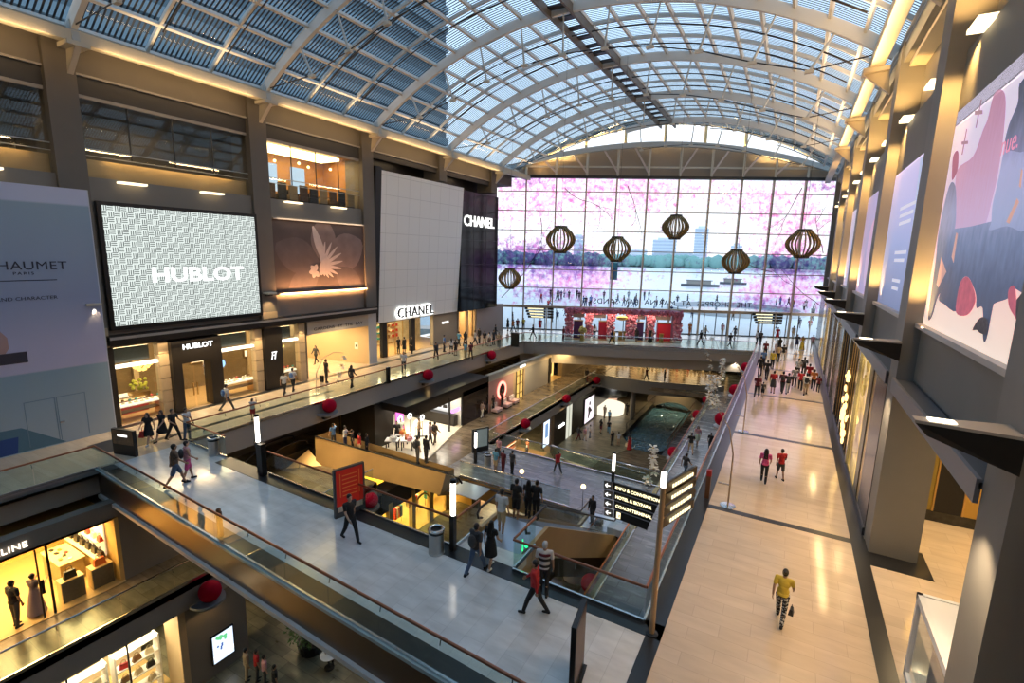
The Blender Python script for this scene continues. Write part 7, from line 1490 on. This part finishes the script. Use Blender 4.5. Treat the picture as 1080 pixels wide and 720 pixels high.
PPL=[
(-27.92,11.99,0.00,1.72,150,'walk',('dress','k'),None,'hair_long',"woman in short black dress carrying a red bag, nearest the hoarding",'WR',0),
(-27.83,12.59,0.00,1.72,165,'walk2',('dress','k'),None,'hair_long',"woman in black dress walking beside the one with the red bag",'H',0),
(-27.40,12.90,0.00,1.78,70,'wide',('tee','k'),('trousers','k'),'hair_short',"man all in black with wide stride behind the plaid shirt man",'',1),
(-26.92,13.33,0.00,1.74,75,'point',('tee','s'),('trousers','j'),'hair_short',"man in grey plaid shirt and jeans pointing along the glass",'',1),
(-21.90,10.24,0.00,1.92,20,'walk',('tee','t'),('shorts','j'),'hair_short',"man in brown t-shirt and denim shorts seen from behind on the bridge",'',1),
(-22.04,10.80,0.00,1.80,15,'stroll',('tank','q'),('shorts','p'),'hair_short',"woman in pink shorts with dark shoulder bag beside the brown t-shirt man",'B',0),
(-29.93,17.26,0.00,1.76,10,'walk2',('tee','s'),('trousers','d'),'hair_short',"person with a big blue bag walking along the lit shop windows",'U',1),
(-26.90,16.98,0.00,1.35,-35,'camera',('tee','s'),('shorts','r'),'hair_short',"child in red shorts holding up a camera at the glass edge",'',1),
(-30.09,21.43,0.00,1.62,-30,'walk',('tee','s'),('trousers','k'),'hair_short',"person in pale shirt left of the pair by the monogram pillar",'',1),
(-30.33,22.30,0.00,1.72,-20,'stroll',('tee','s'),('trousers','k'),'hair_short',"person with blue bag right of the pair by the monogram pillar",'U',1),
(-36.29,29.14,0.00,1.70,170,'walk',('long','d'),('trousers','k'),'hair_long',"woman in dark coat inside the warm corridor mouth",'',0),
(-30.30,25.20,0.00,1.85,10,'stand',('tee','k'),('trousers','k'),'hair_short',"man in black standing before the white flower arch",'',1),
(-27.67,25.28,0.00,1.72,-5,'stroll',('long','d'),('trousers','k'),'hair_long',"long-haired woman in dark top by the left balustrade",'',1),
(-27.92,31.24,0.00,1.80,140,'walk2',('tee','s'),('trousers','d'),'hair_short',"man in pale shirt striding by the dark post before the white store",'',1),
(-28.59,36.50,0.00,1.75,120,'walk',('long','d'),('trousers','k'),'hair_short',"person in dark clothes carrying something pale before the store window",'W',1),
(-33.41,36.67,0.00,1.70,90,'stand',('tee','k'),('trousers','k'),'hair_short',"left shopper in black inside the white store entrance",'',1),
(-32.95,37.00,0.00,1.70,-90,'stand',('long','k'),('skirt','k'),'hair_bun',"middle shopper in black inside the white store entrance",'',0),
(-32.50,37.61,0.00,1.74,200,'stand',('long','k'),('trousers','k'),'hair_short',"right shopper in black inside the white store entrance",'',1),
(-30.33,40.06,0.00,1.75,60,'stand',('tee','b'),('trousers','k'),'hair_short',"man in blue shirt leaning by the grey wall sign",'',1),
(-29.16,39.69,0.00,1.60,-60,'stroll',('tee','w'),('shorts','d'),'hair_long',"girl in white top in the group below the grey wall sign",'',0),
(-28.26,39.18,0.00,1.60,-80,'stand',('tee','k'),('shorts','k'),'hair_short',"boy in black in the group below the grey wall sign",'',1),
(-30.80,43.30,0.00,1.72,10,'walk',('tee','c'),('trousers','k'),'hair_short',"person in teal shirt passing the grey wall sign",'',1),
(-30.40,43.93,0.00,1.70,-10,'walk2',('long','k'),('trousers','k'),'hair_long',"long-haired person in black beside the sandstone pier",'',1),
(-26.46,38.26,0.00,1.72,20,'stand',('tee','c'),('trousers','e'),'hair_short',"man in light blue shirt at the glass edge near the third crimson ball",'',1),
(-26.16,38.74,0.00,1.66,-60,'stroll',('tee','m'),('trousers','k'),'hair_short',"person in maroon beside the light blue shirt man",'',1),
(-29.85,45.03,0.00,1.72,45,'walk',('tee','s'),('trousers','d'),'hair_short',"person in grey shirt before the lit side store",'',1),
(-30.12,46.30,0.00,1.74,190,'stand',('long','k'),('trousers','k'),'hair_short',"person in black at the lit side store doorway",'',1),
(-28.85,45.41,0.00,1.72,170,'walk2',('tee','k'),('shorts','e'),'hair_short',"person in black t-shirt and tan shorts by the mauve wall",'',2),
(-28.27,45.47,0.00,1.60,-120,'stroll',('tee','w'),('skirt','k'),'hair_long',"woman in white top and black skirt by the mauve wall",'',0),
(-28.34,46.49,0.00,1.70,100,'stand',('tee','d'),('trousers','k'),'hair_short',"person in dark grey before the mauve wall end",'',1),
(-26.85,45.13,0.00,1.78,150,'walk',('tee','e'),('trousers','d'),'hair_short',"person in khaki with backpack nearest the small black totem",'B',1),
(-30.30,50.11,0.00,1.70,60,'stroll',('long','k'),('trousers','k'),'hair_short',"person in black at the left end of the glass doors",'',1),
(-32.29,56.54,0.00,1.68,30,'stand',('tee','k'),('skirt','k'),'hair_long',"woman in black inside the left glass doors",'',0),
(-31.13,55.90,0.00,1.75,20,'walk2',('tee','o'),('trousers','k'),'hair_short',"person in orange jacket inside the left glass doors",'',1),
(-31.06,56.97,0.00,1.70,-15,'stand',('tee','m'),('trousers','d'),'hair_short',"person in maroon just right of the orange jacket",'',1),
(-30.81,58.20,0.00,1.68,-40,'stroll',('tee','y'),('trousers','k'),'hair_short',"person in mustard top left of the direction board",'',1),
(-26.64,52.83,0.00,1.78,-100,'wide',('long','k'),('trousers','k'),'hair_short',"person in black striding across the deck left of the kiosk",'',1),
(-28.63,58.81,0.00,1.70,150,'stand',('dress','r'),None,'hair_short',"person in red dress below the left direction board",'',0),
(-22.94,53.50,0.00,1.75,90,'stand',('long','m'),('trousers','m'),'hair_short',"attendant in maroon at the left corner of the blossom kiosk",'',1),
(-20.61,57.73,0.00,1.72,-20,'stand',('tee','w'),('trousers','k'),'hair_long',"shopper in white and black between the first kiosk pillars",'',1),
(-17.43,54.81,0.00,1.70,-80,'wide',('tee','n'),('trousers','k'),'hair_long',"woman in navy striding before the middle of the kiosk",'W',1),
(-15.40,57.84,0.00,1.72,10,'stand',('long','k'),('skirt','k'),'hair_long',"woman in black standing before the purple kiosk booth",'',0),
(-14.73,59.95,0.00,1.70,170,'stand',('tee','m'),('trousers','d'),'hair_short',"person in maroon shirt right of the purple kiosk booth",'',1),
(-13.97,58.65,0.00,1.76,-170,'stand',('gown','k'),None,'hair_bun',"woman in long black gown before the fourth kiosk pillar",'',0),
(-11.05,67.61,0.00,1.75,20,'stand',('tee','o'),('trousers','o'),'hair_short',"person all in orange right of the blossom kiosk",'',1),
(-8.58,60.50,0.00,1.85,-60,'walk',('long','k'),('trousers','k'),'hair_short',"tall person in black on the deck right of the kiosk",'',1),
(-8.87,66.01,0.00,1.70,60,'stroll',('tee','e'),('trousers','k'),'hair_short',"person in beige behind the tall person in black",'',1),
(-7.31,69.93,0.00,1.72,15,'stand',('tee','q'),('trousers','e'),'hair_short',"person in pale pink by the middle glass doors",'',1),
(-5.45,60.93,0.00,1.80,130,'walk2',('tee','k'),('trousers','k'),'hair_short',"person in black beside the hanging deck flower arch",'',1),
(-5.62,67.97,0.00,1.70,-150,'stroll',('tee','d'),('trousers','d'),'hair_short',"person in dark grey behind the deck flower arch",'',1),
(-2.92,65.39,0.00,1.66,40,'stroll',('tee','w'),('trousers','k'),'hair_short',"person in white left of the walkway rail end",'',1),
(-2.55,65.27,0.00,1.70,20,'stand',('tee','k'),('trousers','k'),'hair_short',"person in black with backpack at the walkway rail end",'B',1),
(-0.88,70.17,0.00,1.75,-160,'walk',('dress','r'),None,'hair_short',"person in red below the right direction board",'',0),
(0.84,73.21,0.00,1.66,20,'stand',('tee','e'),('trousers','e'),'hair_short',"person in beige at the right glass doors",'',1),
(-1.65,56.84,0.00,1.76,170,'stand',('tee','m'),('trousers','k'),'hair_short',"person in dark maroon by the rail at the far walkway end",'',1),
(-0.45,61.10,0.00,1.72,-20,'walk',('long','k'),('trousers','k'),'hair_long',"long-haired person in black in mid far walkway",'',1),
(-0.43,55.18,0.00,1.72,10,'stroll',('tee','e'),('trousers','k'),'hair_short',"person in tan shirt following the long-haired one in black",'',1),
(0.01,56.03,0.00,1.74,5,'walk2',('tee','k'),('trousers','s'),'hair_short',"person in black shirt and light grey trousers on the far walkway",'',1),
(1.25,65.05,0.00,1.66,170,'stand',('tee','d'),('skirt','n'),'hair_short',"person in navy skirt left of the yellow skirt on the far walkway",'',1),
(1.76,64.36,0.00,1.66,175,'walk',('tee','q'),('gown','y'),'hair_long',"woman in long yellow skirt on the far walkway",'',0),
(2.82,65.83,0.00,1.74,190,'walk2',('tee','q'),('shorts','e'),'hair_short',"person in pink and beige nearest the far shop corner",'',1),
(-1.57,51.58,0.00,1.65,-170,'stand',('tee','b'),('trousers','n'),'hair_short',"person in bright blue at the rail in the walkway crowd",'',1),
(-0.80,51.16,0.00,1.74,20,'stand',('long','y'),('trousers','k'),'hair_short',"person in yellow and black in the walkway crowd",'',1),
(-1.63,47.50,0.00,1.74,-20,'stand',('long','k'),('trousers','k'),'hair_short',"person in black with raised arm against the rail in the crowd",'',1),
(-1.04,45.91,0.00,1.76,10,'stroll',('long','k'),('trousers','k'),'hair_short',"broad person in black in front of the yellow top in the crowd",'',1),
(-1.41,39.76,0.00,1.76,5,'walk2',('tee','m'),('trousers','k'),'hair_short',"man in maroon shirt walking nearest the rail in the crowd",'',1),
(-1.04,40.01,0.00,1.15,5,'stroll',('tee','d'),('shorts','k'),'hair_short',"small child in dark clothes beside the maroon shirt man",'',1),
(-0.43,41.63,0.00,1.74,0,'stand',('tee','r'),('skirt','d'),'hair_short',"person in red top and grey wrap in the crowd",'',1),
(0.19,42.20,0.00,1.72,10,'walk',('tee','m'),('trousers','d'),'hair_short',"person in dark red with backpack in the middle of the crowd",'B',1),
(0.55,42.13,0.00,1.68,-5,'walk2',('tee','k'),('trousers','s'),'hair_short',"person in black with backpack and pale trousers in the crowd",'B',1),
(0.98,44.71,0.00,1.70,0,'walk',('tee','g'),('trousers','k'),'hair_short',"person in grey shirt and black trousers in the crowd",'',1),
(1.24,48.63,0.00,1.70,0,'stroll',('tee','s'),('trousers','d'),'hair_short',"person in pale grey shirt, left of two walking away behind the crowd",'',1),
(1.69,49.35,0.00,1.76,5,'stroll',('tee','d'),('trousers','d'),'hair_short',"person with dark backpack, right of two walking away behind the crowd",'B',1),
(1.41,43.99,0.00,1.60,0,'walk',('tee','r'),('trousers','k'),'hair_short',"person in red partly hidden behind the beige backpacker",'',1),
(1.74,42.52,0.00,1.76,0,'walk2',('tee','w'),('shorts','e'),'hair_short',"person in white top and tan shorts with backpack, front of the crowd",'B',1),
(2.01,46.47,0.00,1.72,-10,'stand',('tee','r'),('trousers','k'),'hair_short',"person in red shirt behind the beige shorts backpacker",'',1),
(2.28,44.50,0.00,1.72,5,'walk',('tee','o'),('trousers','k'),'hair_short',"person in orange shirt at the right of the crowd",'',1),
(2.61,43.97,0.00,1.30,5,'stroll',('tee','m'),('trousers','k'),'hair_short',"child in maroon at the far right of the crowd",'',1),
(-0.20,24.16,0.00,1.62,0,'stroll',('tee','p'),('trousers','k'),'hair_long',"girl in pink top and black leggings with long hair, on the right walkway",'',0),
(0.44,24.88,0.00,1.50,-25,'stroll',('tee','r'),('shorts','d'),'hair_short',"boy in red shirt and grey shorts beside the pink top girl",'',1),
(0.68,14.55,0.00,1.66,8,'walk',('tee','y'),('trousers','d'),'hair_bun',"woman in yellow top and dark patterned trousers on the right walkway",'P',1),
(-12.53,11.15,0.00,1.80,100,'walk',('tee','k'),('trousers','k'),'hair_short',"woman in black t-shirt and trousers striding by the red directory",'',0),
(-7.80,11.93,0.00,1.78,5,'walk2',('tee','d'),('trousers','j'),'hair_short',"man in dark t-shirt and jeans entering the escalator head",'B',1),
(-7.54,12.39,0.00,1.66,5,'stroll',('dress','k'),None,'hair_long',"woman in black dress beside the man in jeans",'W',0),
(-8.31,14.37,-0.10,1.78,0,'stand',('tee','s'),('shorts','e'),'hair_short',"man in pale grey t-shirt at the top of the escalator",'',1),
(-8.69,16.17,-0.55,1.80,0,'stand',('tee','k'),('shorts','k'),'hair_short',"tall man in black riding the escalator, left one",'',1),
(-8.69,17.24,-0.90,1.66,0,'stand',('tee','k'),('trousers','k'),'hair_long',"long-haired person in black riding the escalator",'',1),
(-8.33,17.28,-0.90,1.72,0,'stand',('tee','k'),('trousers','k'),'hair_short',"person in black riding the escalator by the right handrail",'',1),
(-5.39,11.26,0.00,1.72,-100,'walk',('long','r'),('trousers','k'),'hair_short',"person in long red shirt and black leggings walking on the bridge",'',1),
(-5.49,12.07,0.00,1.76,-20,'stand',('tee','w'),('trousers','k'),'cap',"man in striped shirt and grey cap at the copper handrail",'',1),
(-8.51,24.99,-5.00,1.72,200,'stand',('long','k'),('trousers','d'),'hair_short',"person in black beside luggage on the middle bridge edge",'',1),
(-27.69,23.40,-4.00,1.76,-80,'point',('tee','b'),('trousers','d'),'hair_short',"man in blue shirt with outstretched arm behind the gold cladding",'',1),
(-26.57,23.48,-4.00,1.76,60,'phone',('tee','s'),('trousers','n'),'hair_short',"man in pale shirt behind the gold cladding",'',1),
(-25.75,23.38,-4.00,1.66,40,'stand',('tee','k'),('trousers','k'),'hair_short',"person in black behind the gold cladding, beside the red jacket",'',1),
(-24.96,23.29,-4.00,1.66,30,'stand',('long','r'),('trousers','e'),'hair_short',"person in red jacket behind the gold cladding",'',1),
(-24.72,23.72,-4.10,1.60,60,'stand',('long','k'),('trousers','k'),'hair_long',"long-haired person in black right of the red jacket",'',1),
(-20.06,23.62,-3.60,1.90,20,'stand',('tee','d'),('trousers','d'),'hair_short',"person with grey backpack leaving the gold escalator",'B',1),
(-19.69,24.03,-3.60,1.90,10,'stand',('long','k'),('trousers','k'),'hair_short',"person in black beside the grey backpack",'',1),
(-23.58,29.30,-5.00,1.95,40,'stroll',('tee','v'),('trousers','d'),'hair_short',"person in dusky shirt at the white store floor edge, left of two",'',1),
(-23.32,29.57,-5.00,1.95,10,'stroll',('long','t'),('trousers','t'),'hair_short',"person in brown at the white store floor edge, right of two",'B',1),
(-25.97,28.59,-5.00,1.95,120,'stand',('dress','l'),None,'hair_bun',"assistant in pale green dress inside the white bag store",'',0),
(-25.03,29.68,-5.00,1.90,60,'stand',('tee','e'),('trousers','k'),'hair_short',"person in tan at the store table beside the ring lamps",'',1),
(-25.95,28.13,-5.00,1.90,150,'stand',('tee','k'),('trousers','k'),'hair_short',"person in black at the left edge of the white bag store",'',1),
(-23.75,37.12,-5.00,1.55,20,'stroll',('tee','v'),('trousers','w'),'hair_short',"person in pink shirt walking past the black wall",'',0),
(-23.71,38.98,-5.00,1.75,90,'stand',('tee','k'),('trousers','k'),'hair_short',"visitor in black beside the rose seats, left one",'',1),
(-23.58,40.48,-5.00,1.70,-90,'stand',('tee','k'),('trousers','d'),'hair_short',"visitor in black before the glowing lens sign",'',1),
(-16.65,27.82,-5.00,1.76,10,'stand',('tee','c'),('shorts','e'),'hair_short',"person in bright blue shirt on the middle bridge",'',1),
(-16.16,28.03,-5.00,1.68,10,'stand',('tee','m'),('trousers','m'),'hair_short',"person in dark red between the blue shirt and the grey man",'',1),
(-15.52,28.17,-5.00,1.74,15,'stand',('tee','d'),('trousers','k'),'hair_short',"grey-haired person in dark clothes on the middle bridge",'',1),
(-17.71,30.04,-5.00,1.60,190,'stand',('tee','q'),('trousers','d'),'hair_short',"person in pink top behind the blue shirt",'',0),
(-12.89,29.99,-5.00,1.70,-60,'walk',('long','r'),('trousers','d'),'hair_short',"person in red coat walking across the middle bridge",'W',1),
(-21.47,46.32,-10.70,1.75,80,'stand',('tee','c'),('shorts','b'),'hair_short',"person in light blue before the clothing shop",'',1),
(-13.55,50.88,-10.70,1.72,20,'stand',('gown','r'),None,'hair_long',"woman in red dress with white bag at the canal end",'',0),
(-14.90,51.30,-10.70,1.70,-20,'stand',('tee','s'),('shorts','e'),'hair_short',"person in pale top beside the red dress at the canal end",'',1),
(-15.57,51.20,-10.70,1.70,-60,'stand',('tee','k'),('trousers','k'),'hair_short',"person in black beside the pale top at the canal end",'',1),
(-19.32,50.56,-10.70,1.78,40,'walk',('long','d'),('trousers','m'),'hair_short',"person in dark jacket by the ivory lower window",'',0),
(-18.70,50.89,-10.70,1.60,120,'stroll',('tee','q'),('trousers','e'),'hair_short',"child-sized person in coral by the ivory lower window",'',0),
(-18.52,52.06,-10.70,1.60,60,'stand',('tee','w'),('trousers','j'),'hair_short',"person in white top before the portrait lightbox",'',1),
(-17.97,54.24,-10.70,1.72,30,'stand',('tee','k'),('shorts','m'),'hair_long',"person in black and red on the canal bank",'',0),
(-17.11,54.60,-10.70,1.66,160,'walk',('tee','k'),('trousers','c'),'hair_short',"person in black top and pale blue trousers on the canal bank",'',1),
(-19.44,59.89,-10.70,1.72,20,'stand',('tee','e'),('trousers','e'),'hair_short',"person in tan before the pale curved counter",'',1),
(-18.27,58.24,-10.70,1.74,20,'stand',('tee','c'),('trousers','k'),'hair_short',"person in teal on the canal bank by the pale counter",'',1),
(-17.25,62.46,-10.70,1.74,10,'stand',('tee','k'),('trousers','k'),'hair_short',"left of two dark figures by the far bridge column",'',1),
(-16.62,62.64,-10.70,1.78,10,'stand',('tee','k'),('trousers','k'),'hair_short',"right of two dark figures by the far bridge column",'',1),
(-5.37,40.86,-5.00,1.66,190,'stroll',('tee','q'),('skirt','l'),'hair_long',"woman in coral top and green skirt on the right middle walkway",'',0),
(-5.53,38.80,-5.00,1.76,-20,'wide',('tee','k'),('shorts','e'),'hair_short',"man in black bending by the right middle rail",'',1),
(-4.26,39.94,-5.00,1.60,10,'stand',('tee','k'),('trousers','k'),'hair_short',"person in black under the white tray on the right middle walkway",'',1),
(-5.10,34.15,-5.00,1.80,30,'walk',('tee','d'),('trousers','j'),'hair_short',"person in jeans half hidden by the direction sign boards",'',1),
(-20.35,55.03,-5.00,1.75,10,'stand',('long','k'),('trousers','k'),'hair_short',"tall figure in black at the far end of the middle left walk",'',1),
(-14.33,59.64,-5.00,1.75,-60,'walk',('tee','m'),('trousers','k'),'hair_short',"person in maroon crossing the far middle bridge",'',1),
(-12.18,59.73,-5.00,1.75,60,'stand',('tee','k'),('trousers','k'),'hair_short',"person in black on the far middle bridge",'',1),
(-25.42,5.67,-5.00,2.02,-20,'stand',('tee','k'),('trousers','d'),'hair_short',"man in black t-shirt looking into the amber handbag store",'',1),
(-25.59,6.33,-5.00,1.86,-35,'phone',('tank','v'),('gown','v'),'hair_bun',"woman in long mauve skirt beside the man at the amber store",'',0),
(-21.11,12.07,-10.70,1.75,20,'stand',('long','e'),('trousers','e'),'hair_short',"person in beige coat on the lowest floor below the screen",'',1),
(-20.65,12.31,-10.70,1.70,20,'stand',('tee','r'),('trousers','d'),'hair_short',"person in red shirt with yellow strap on the lowest floor",'',1),
(-20.11,12.34,-10.70,1.62,20,'stand',('tee','q'),('trousers','d'),'hair_short',"person in blush shirt right of the red shirt on the lowest floor",'',0),
(-19.08,12.17,-10.70,1.74,20,'stand',('tee','k'),('trousers','k'),'hair_short',"dark-haired person at the very bottom edge below the bridge",'',1),
(-18.41,14.79,-10.70,1.70,120,'stand',('tee','s'),('trousers','k'),'hair_short',"cafe guest in pale blue by the round marble table",'',1)]
PO={}
for a in PPL: PO[a[9]]=person(*a)


def P_(s): 
    for k,v in PO.items():
        if s in k: return v
handbag(P_('carrying a red bag'),M_bagr,'red handbag carried by the woman in the short black dress',1,1.4)
handbag(P_('red dress with white bag'),M_bagw,'white bag carried by the woman in red at the canal end',-1,1.6)
handbag(P_('yellow top and dark'),M_bagk,'small dark purse in the hand of the woman in yellow',1,.7)
t=P_('before the white flower arch'); q=T('trolley_bag','dark trolley bag beside the man before the white flower arch','suitcase',(t.location.x-.35,t.location.y-.15,0)); MB().box(-.16,.16,-.1,.1,.06,.58).build('case',M_black,q,bevel=.02); MB().tube([(-.1,.08,.58),(-.1,.08,.98),(.1,.08,.98),(.1,.08,.58)],.012,5).build('pull_handle',M_chrome,q)
for sx in (-.12,.12): MB().ball((sx,0,.04),.04,8).build('wheel',M_black,q)
t=P_('beside luggage'); q=T('luggage','dark luggage with a pale tag beside the person on the middle bridge edge','suitcase',(t.location.x+.45,t.location.y-.1,Z2)); MB().box(-.22,.22,-.15,.15,.05,.42).build('case',M_black,q,bevel=.02); MB().tube([(-.1,0,.42),(-.1,0,.52),(.1,0,.52),(.1,0,.42)],.015,5).build('handle',M_black,q); MB().box(.2,.26,-.06,.06,.1,.2).build('tag',M_white,q)
for sx in (-.16,.16): MB().ball((sx,0,.03),.03,8).build('wheel',M_black,q)
# stripes on the shirt of the man with the cap
t=P_('striped shirt')
for z in (1.02,1.22,1.36):
    MB().lathe([(.17,z-.035),(.178,z),(.172,z+.035)],20).build('shirt_stripe',cmat(CL['m' if z>1.3 else 'k']),t).scale=(1.06,.84,1)
# crowd on the promenade outside
rp_=random.Random(77); poses=['stand','walk','walk2','stroll']; n=0
for k in range(70):
    az=rp_.uniform(-26,4); d=rp_.uniform(100,124) if k<52 else rp_.uniform(80,100); x,y,_=out(az,d,0)
    if y<gy(x)+6 or math.hypot(x+9.5,y-106)<13.5: continue
    c=rp_.choice('kdnbkdgrwk')
    person(x,y,-.02,rp_.uniform(1.6,1.8)*(1.25 if k<52 else 1.),rp_.uniform(0,360),rp_.choice(poses),('tee',c),('trousers',rp_.choice('kdjn')),'hair_short','distant small figure among the crowd on the waterfront promenade','',1,'crowd on the promenade')
for lab,az,d,c in (('pair member in blue on the pavement outside the left doors, left one',-24.6,75,'b'),('pair member in blue on the pavement outside the left doors, right one',-24.0,76,'n'),('person in red coat on the pavement outside the right doors',2.0,84,'r'),('person in navy outside the right doors, left of the red coat',1.1,85,'n'),('person in grey outside the right doors, right of the red coat',2.9,86,'g'),('lone person in black outside the right doors beside the pillar',-.9,82,'k'),('person in dark coat outside the leftmost glass doors',-29.2,72,'k')):
    x,y,_=out(az,d,0); person(x,y,-.02,1.74,rp_.uniform(0,360),rp_.choice(poses),('tee',c),('trousers','k'),'hair_short',lab)

# ================================================================ sky, daylight, camera
sc=bpy.context.scene
w=bpy.data.worlds.new('dusk_sky'); sc.world=w; w.use_nodes=True; t=w.node_tree; t.nodes.clear()
o=t.nodes.new('ShaderNodeOutputWorld'); bg=t.nodes.new('ShaderNodeBackground'); t.links.new(bg.outputs[0],o.inputs[0])
tc=N(t,'ShaderNodeTexCoord'); sp=N(t,'ShaderNodeSeparateXYZ'); L(t,tc.outputs['Generated'],sp.inputs[0])
cr=N(t,'ShaderNodeValToRGB'); L(t,sp.outputs['Z'],cr.inputs[0]); e=cr.color_ramp.elements
e[0].position=0.; e[0].color=(.43,.44,.46,1); e[1].position=1.; e[1].color=(.24,.36,.48,1)
q=e.new(.12); q.color=(.46,.475,.50,1); q=e.new(.35); q.color=(.42,.475,.56,1); q=e.new(.7); q.color=(.32,.44,.57,1)
no=N(t,'ShaderNodeTexNoise'); no.inputs['Scale'].default_value=2.2; no.inputs['Detail'].default_value=5; L(t,tc.outputs['Generated'],no.inputs['Vector'])
mr=N(t,'ShaderNodeMapRange'); mr.inputs['From Min'].default_value=.3; mr.inputs['From Max'].default_value=.7; mr.inputs['To Min'].default_value=.8; mr.inputs['To Max'].default_value=1.15; L(t,no.outputs['Fac'],mr.inputs[0])
mx=N(t,'ShaderNodeMix',data_type='RGBA',blend_type='MULTIPLY'); mx.inputs[0].default_value=1; L(t,cr.outputs[0],mx.inputs[6]); L(t,mr.outputs[0],mx.inputs[7]); L(t,mx.outputs[2],bg.inputs[0]); bg.inputs[1].default_value=2.2
# roof cove lights grazing the warm eaves
for y in (-3,7,17,27,37,47):
    area((-30.6,y,19.2),(0,math.radians(120),0),.2,8,60,(1,.66,.3)); area((2.2,y,19.2),(0,math.radians(-120),0),.2,8,90,(1,.66,.3))
for s in (2,9,16.7,24,31):
    p=gw(s,21.9 if s<5 or s>28 else 23.9,-.1); area(p,(PI,0,math.atan2(GD.y,GD.x)),6,.3,160,(1,.70,.28))
for y in (7,17,27,37,47,57): area((1.6,y,20.0),(0,math.radians(142),0),.3,6,230,(1,.66,.33)); area((-30.0,y,20.1),(0,math.radians(-150),0),.3,6,60,(1,.7,.4))
# warm downlights over the right walkway
for y in (12,18,24,30,36,42,48,54): spot((XR-.55,y,6.0),(.6,y,0),360,84,(1,.66,.36),.7)
# shop glow over the left walk
for y in (14,17,20,23,28,37,44): area((-31.4,y,4.3),(0,math.radians(-25),0),.5,2.4,70,(1,.72,.38))
# camera
cd_=bpy.data.cameras.new('camera'); co=bpy.data.objects.new('camera',cd_); COL.objects.link(co); sc.camera=co
cd_.sensor_width=36; cd_.sensor_fit='HORIZONTAL'; cd_.lens=521.58/1080*36; cd_.clip_end=3000; cd_.clip_start=.1
Rv=Vector((0.87086563,0.49105931,0.02130282)); Uv=Vector((-0.10344611,0.14074129,0.98462723)); Fv=Vector((-0.48051219,0.85968171,-0.17336493))
M=Matrix((Rv,Uv,-Fv)).transposed().to_4x4(); M.translation=Vector((0,0,10)); co.matrix_world=M
sc.view_settings.view_transform='Standard'; sc.view_settings.look='None'; sc.view_settings.gamma=1; sc.view_settings.use_curve_mapping=False; sc.view_settings.exposure=0.72

# put every thing's origin at its own base
bpy.context.view_layer.update()
for o in [o for o in COL.objects if o.parent is None and o.type=='EMPTY' and 'label' in o]:
    P=[]; st=list(o.children)
    while st:
        c=st.pop(); st+=list(c.children)
        if c.type=='MESH': P+=[c.matrix_world@Vector(v) for v in c.bound_box]
    if not P: continue
    mn=[min(q[i] for q in P) for i in range(3)]; mx_=[max(q[i] for q in P) for i in range(3)]
    base=Vector(((mn[0]+mx_[0])/2,(mn[1]+mx_[1])/2,mn[2]))
    if math.hypot(base.x-o.location.x,base.y-o.location.y)>3 or abs(base.z-o.location.z)>3:
        d=o.matrix_world.inverted()@base; o.location=base
        for c in o.children: c.location=c.location-d
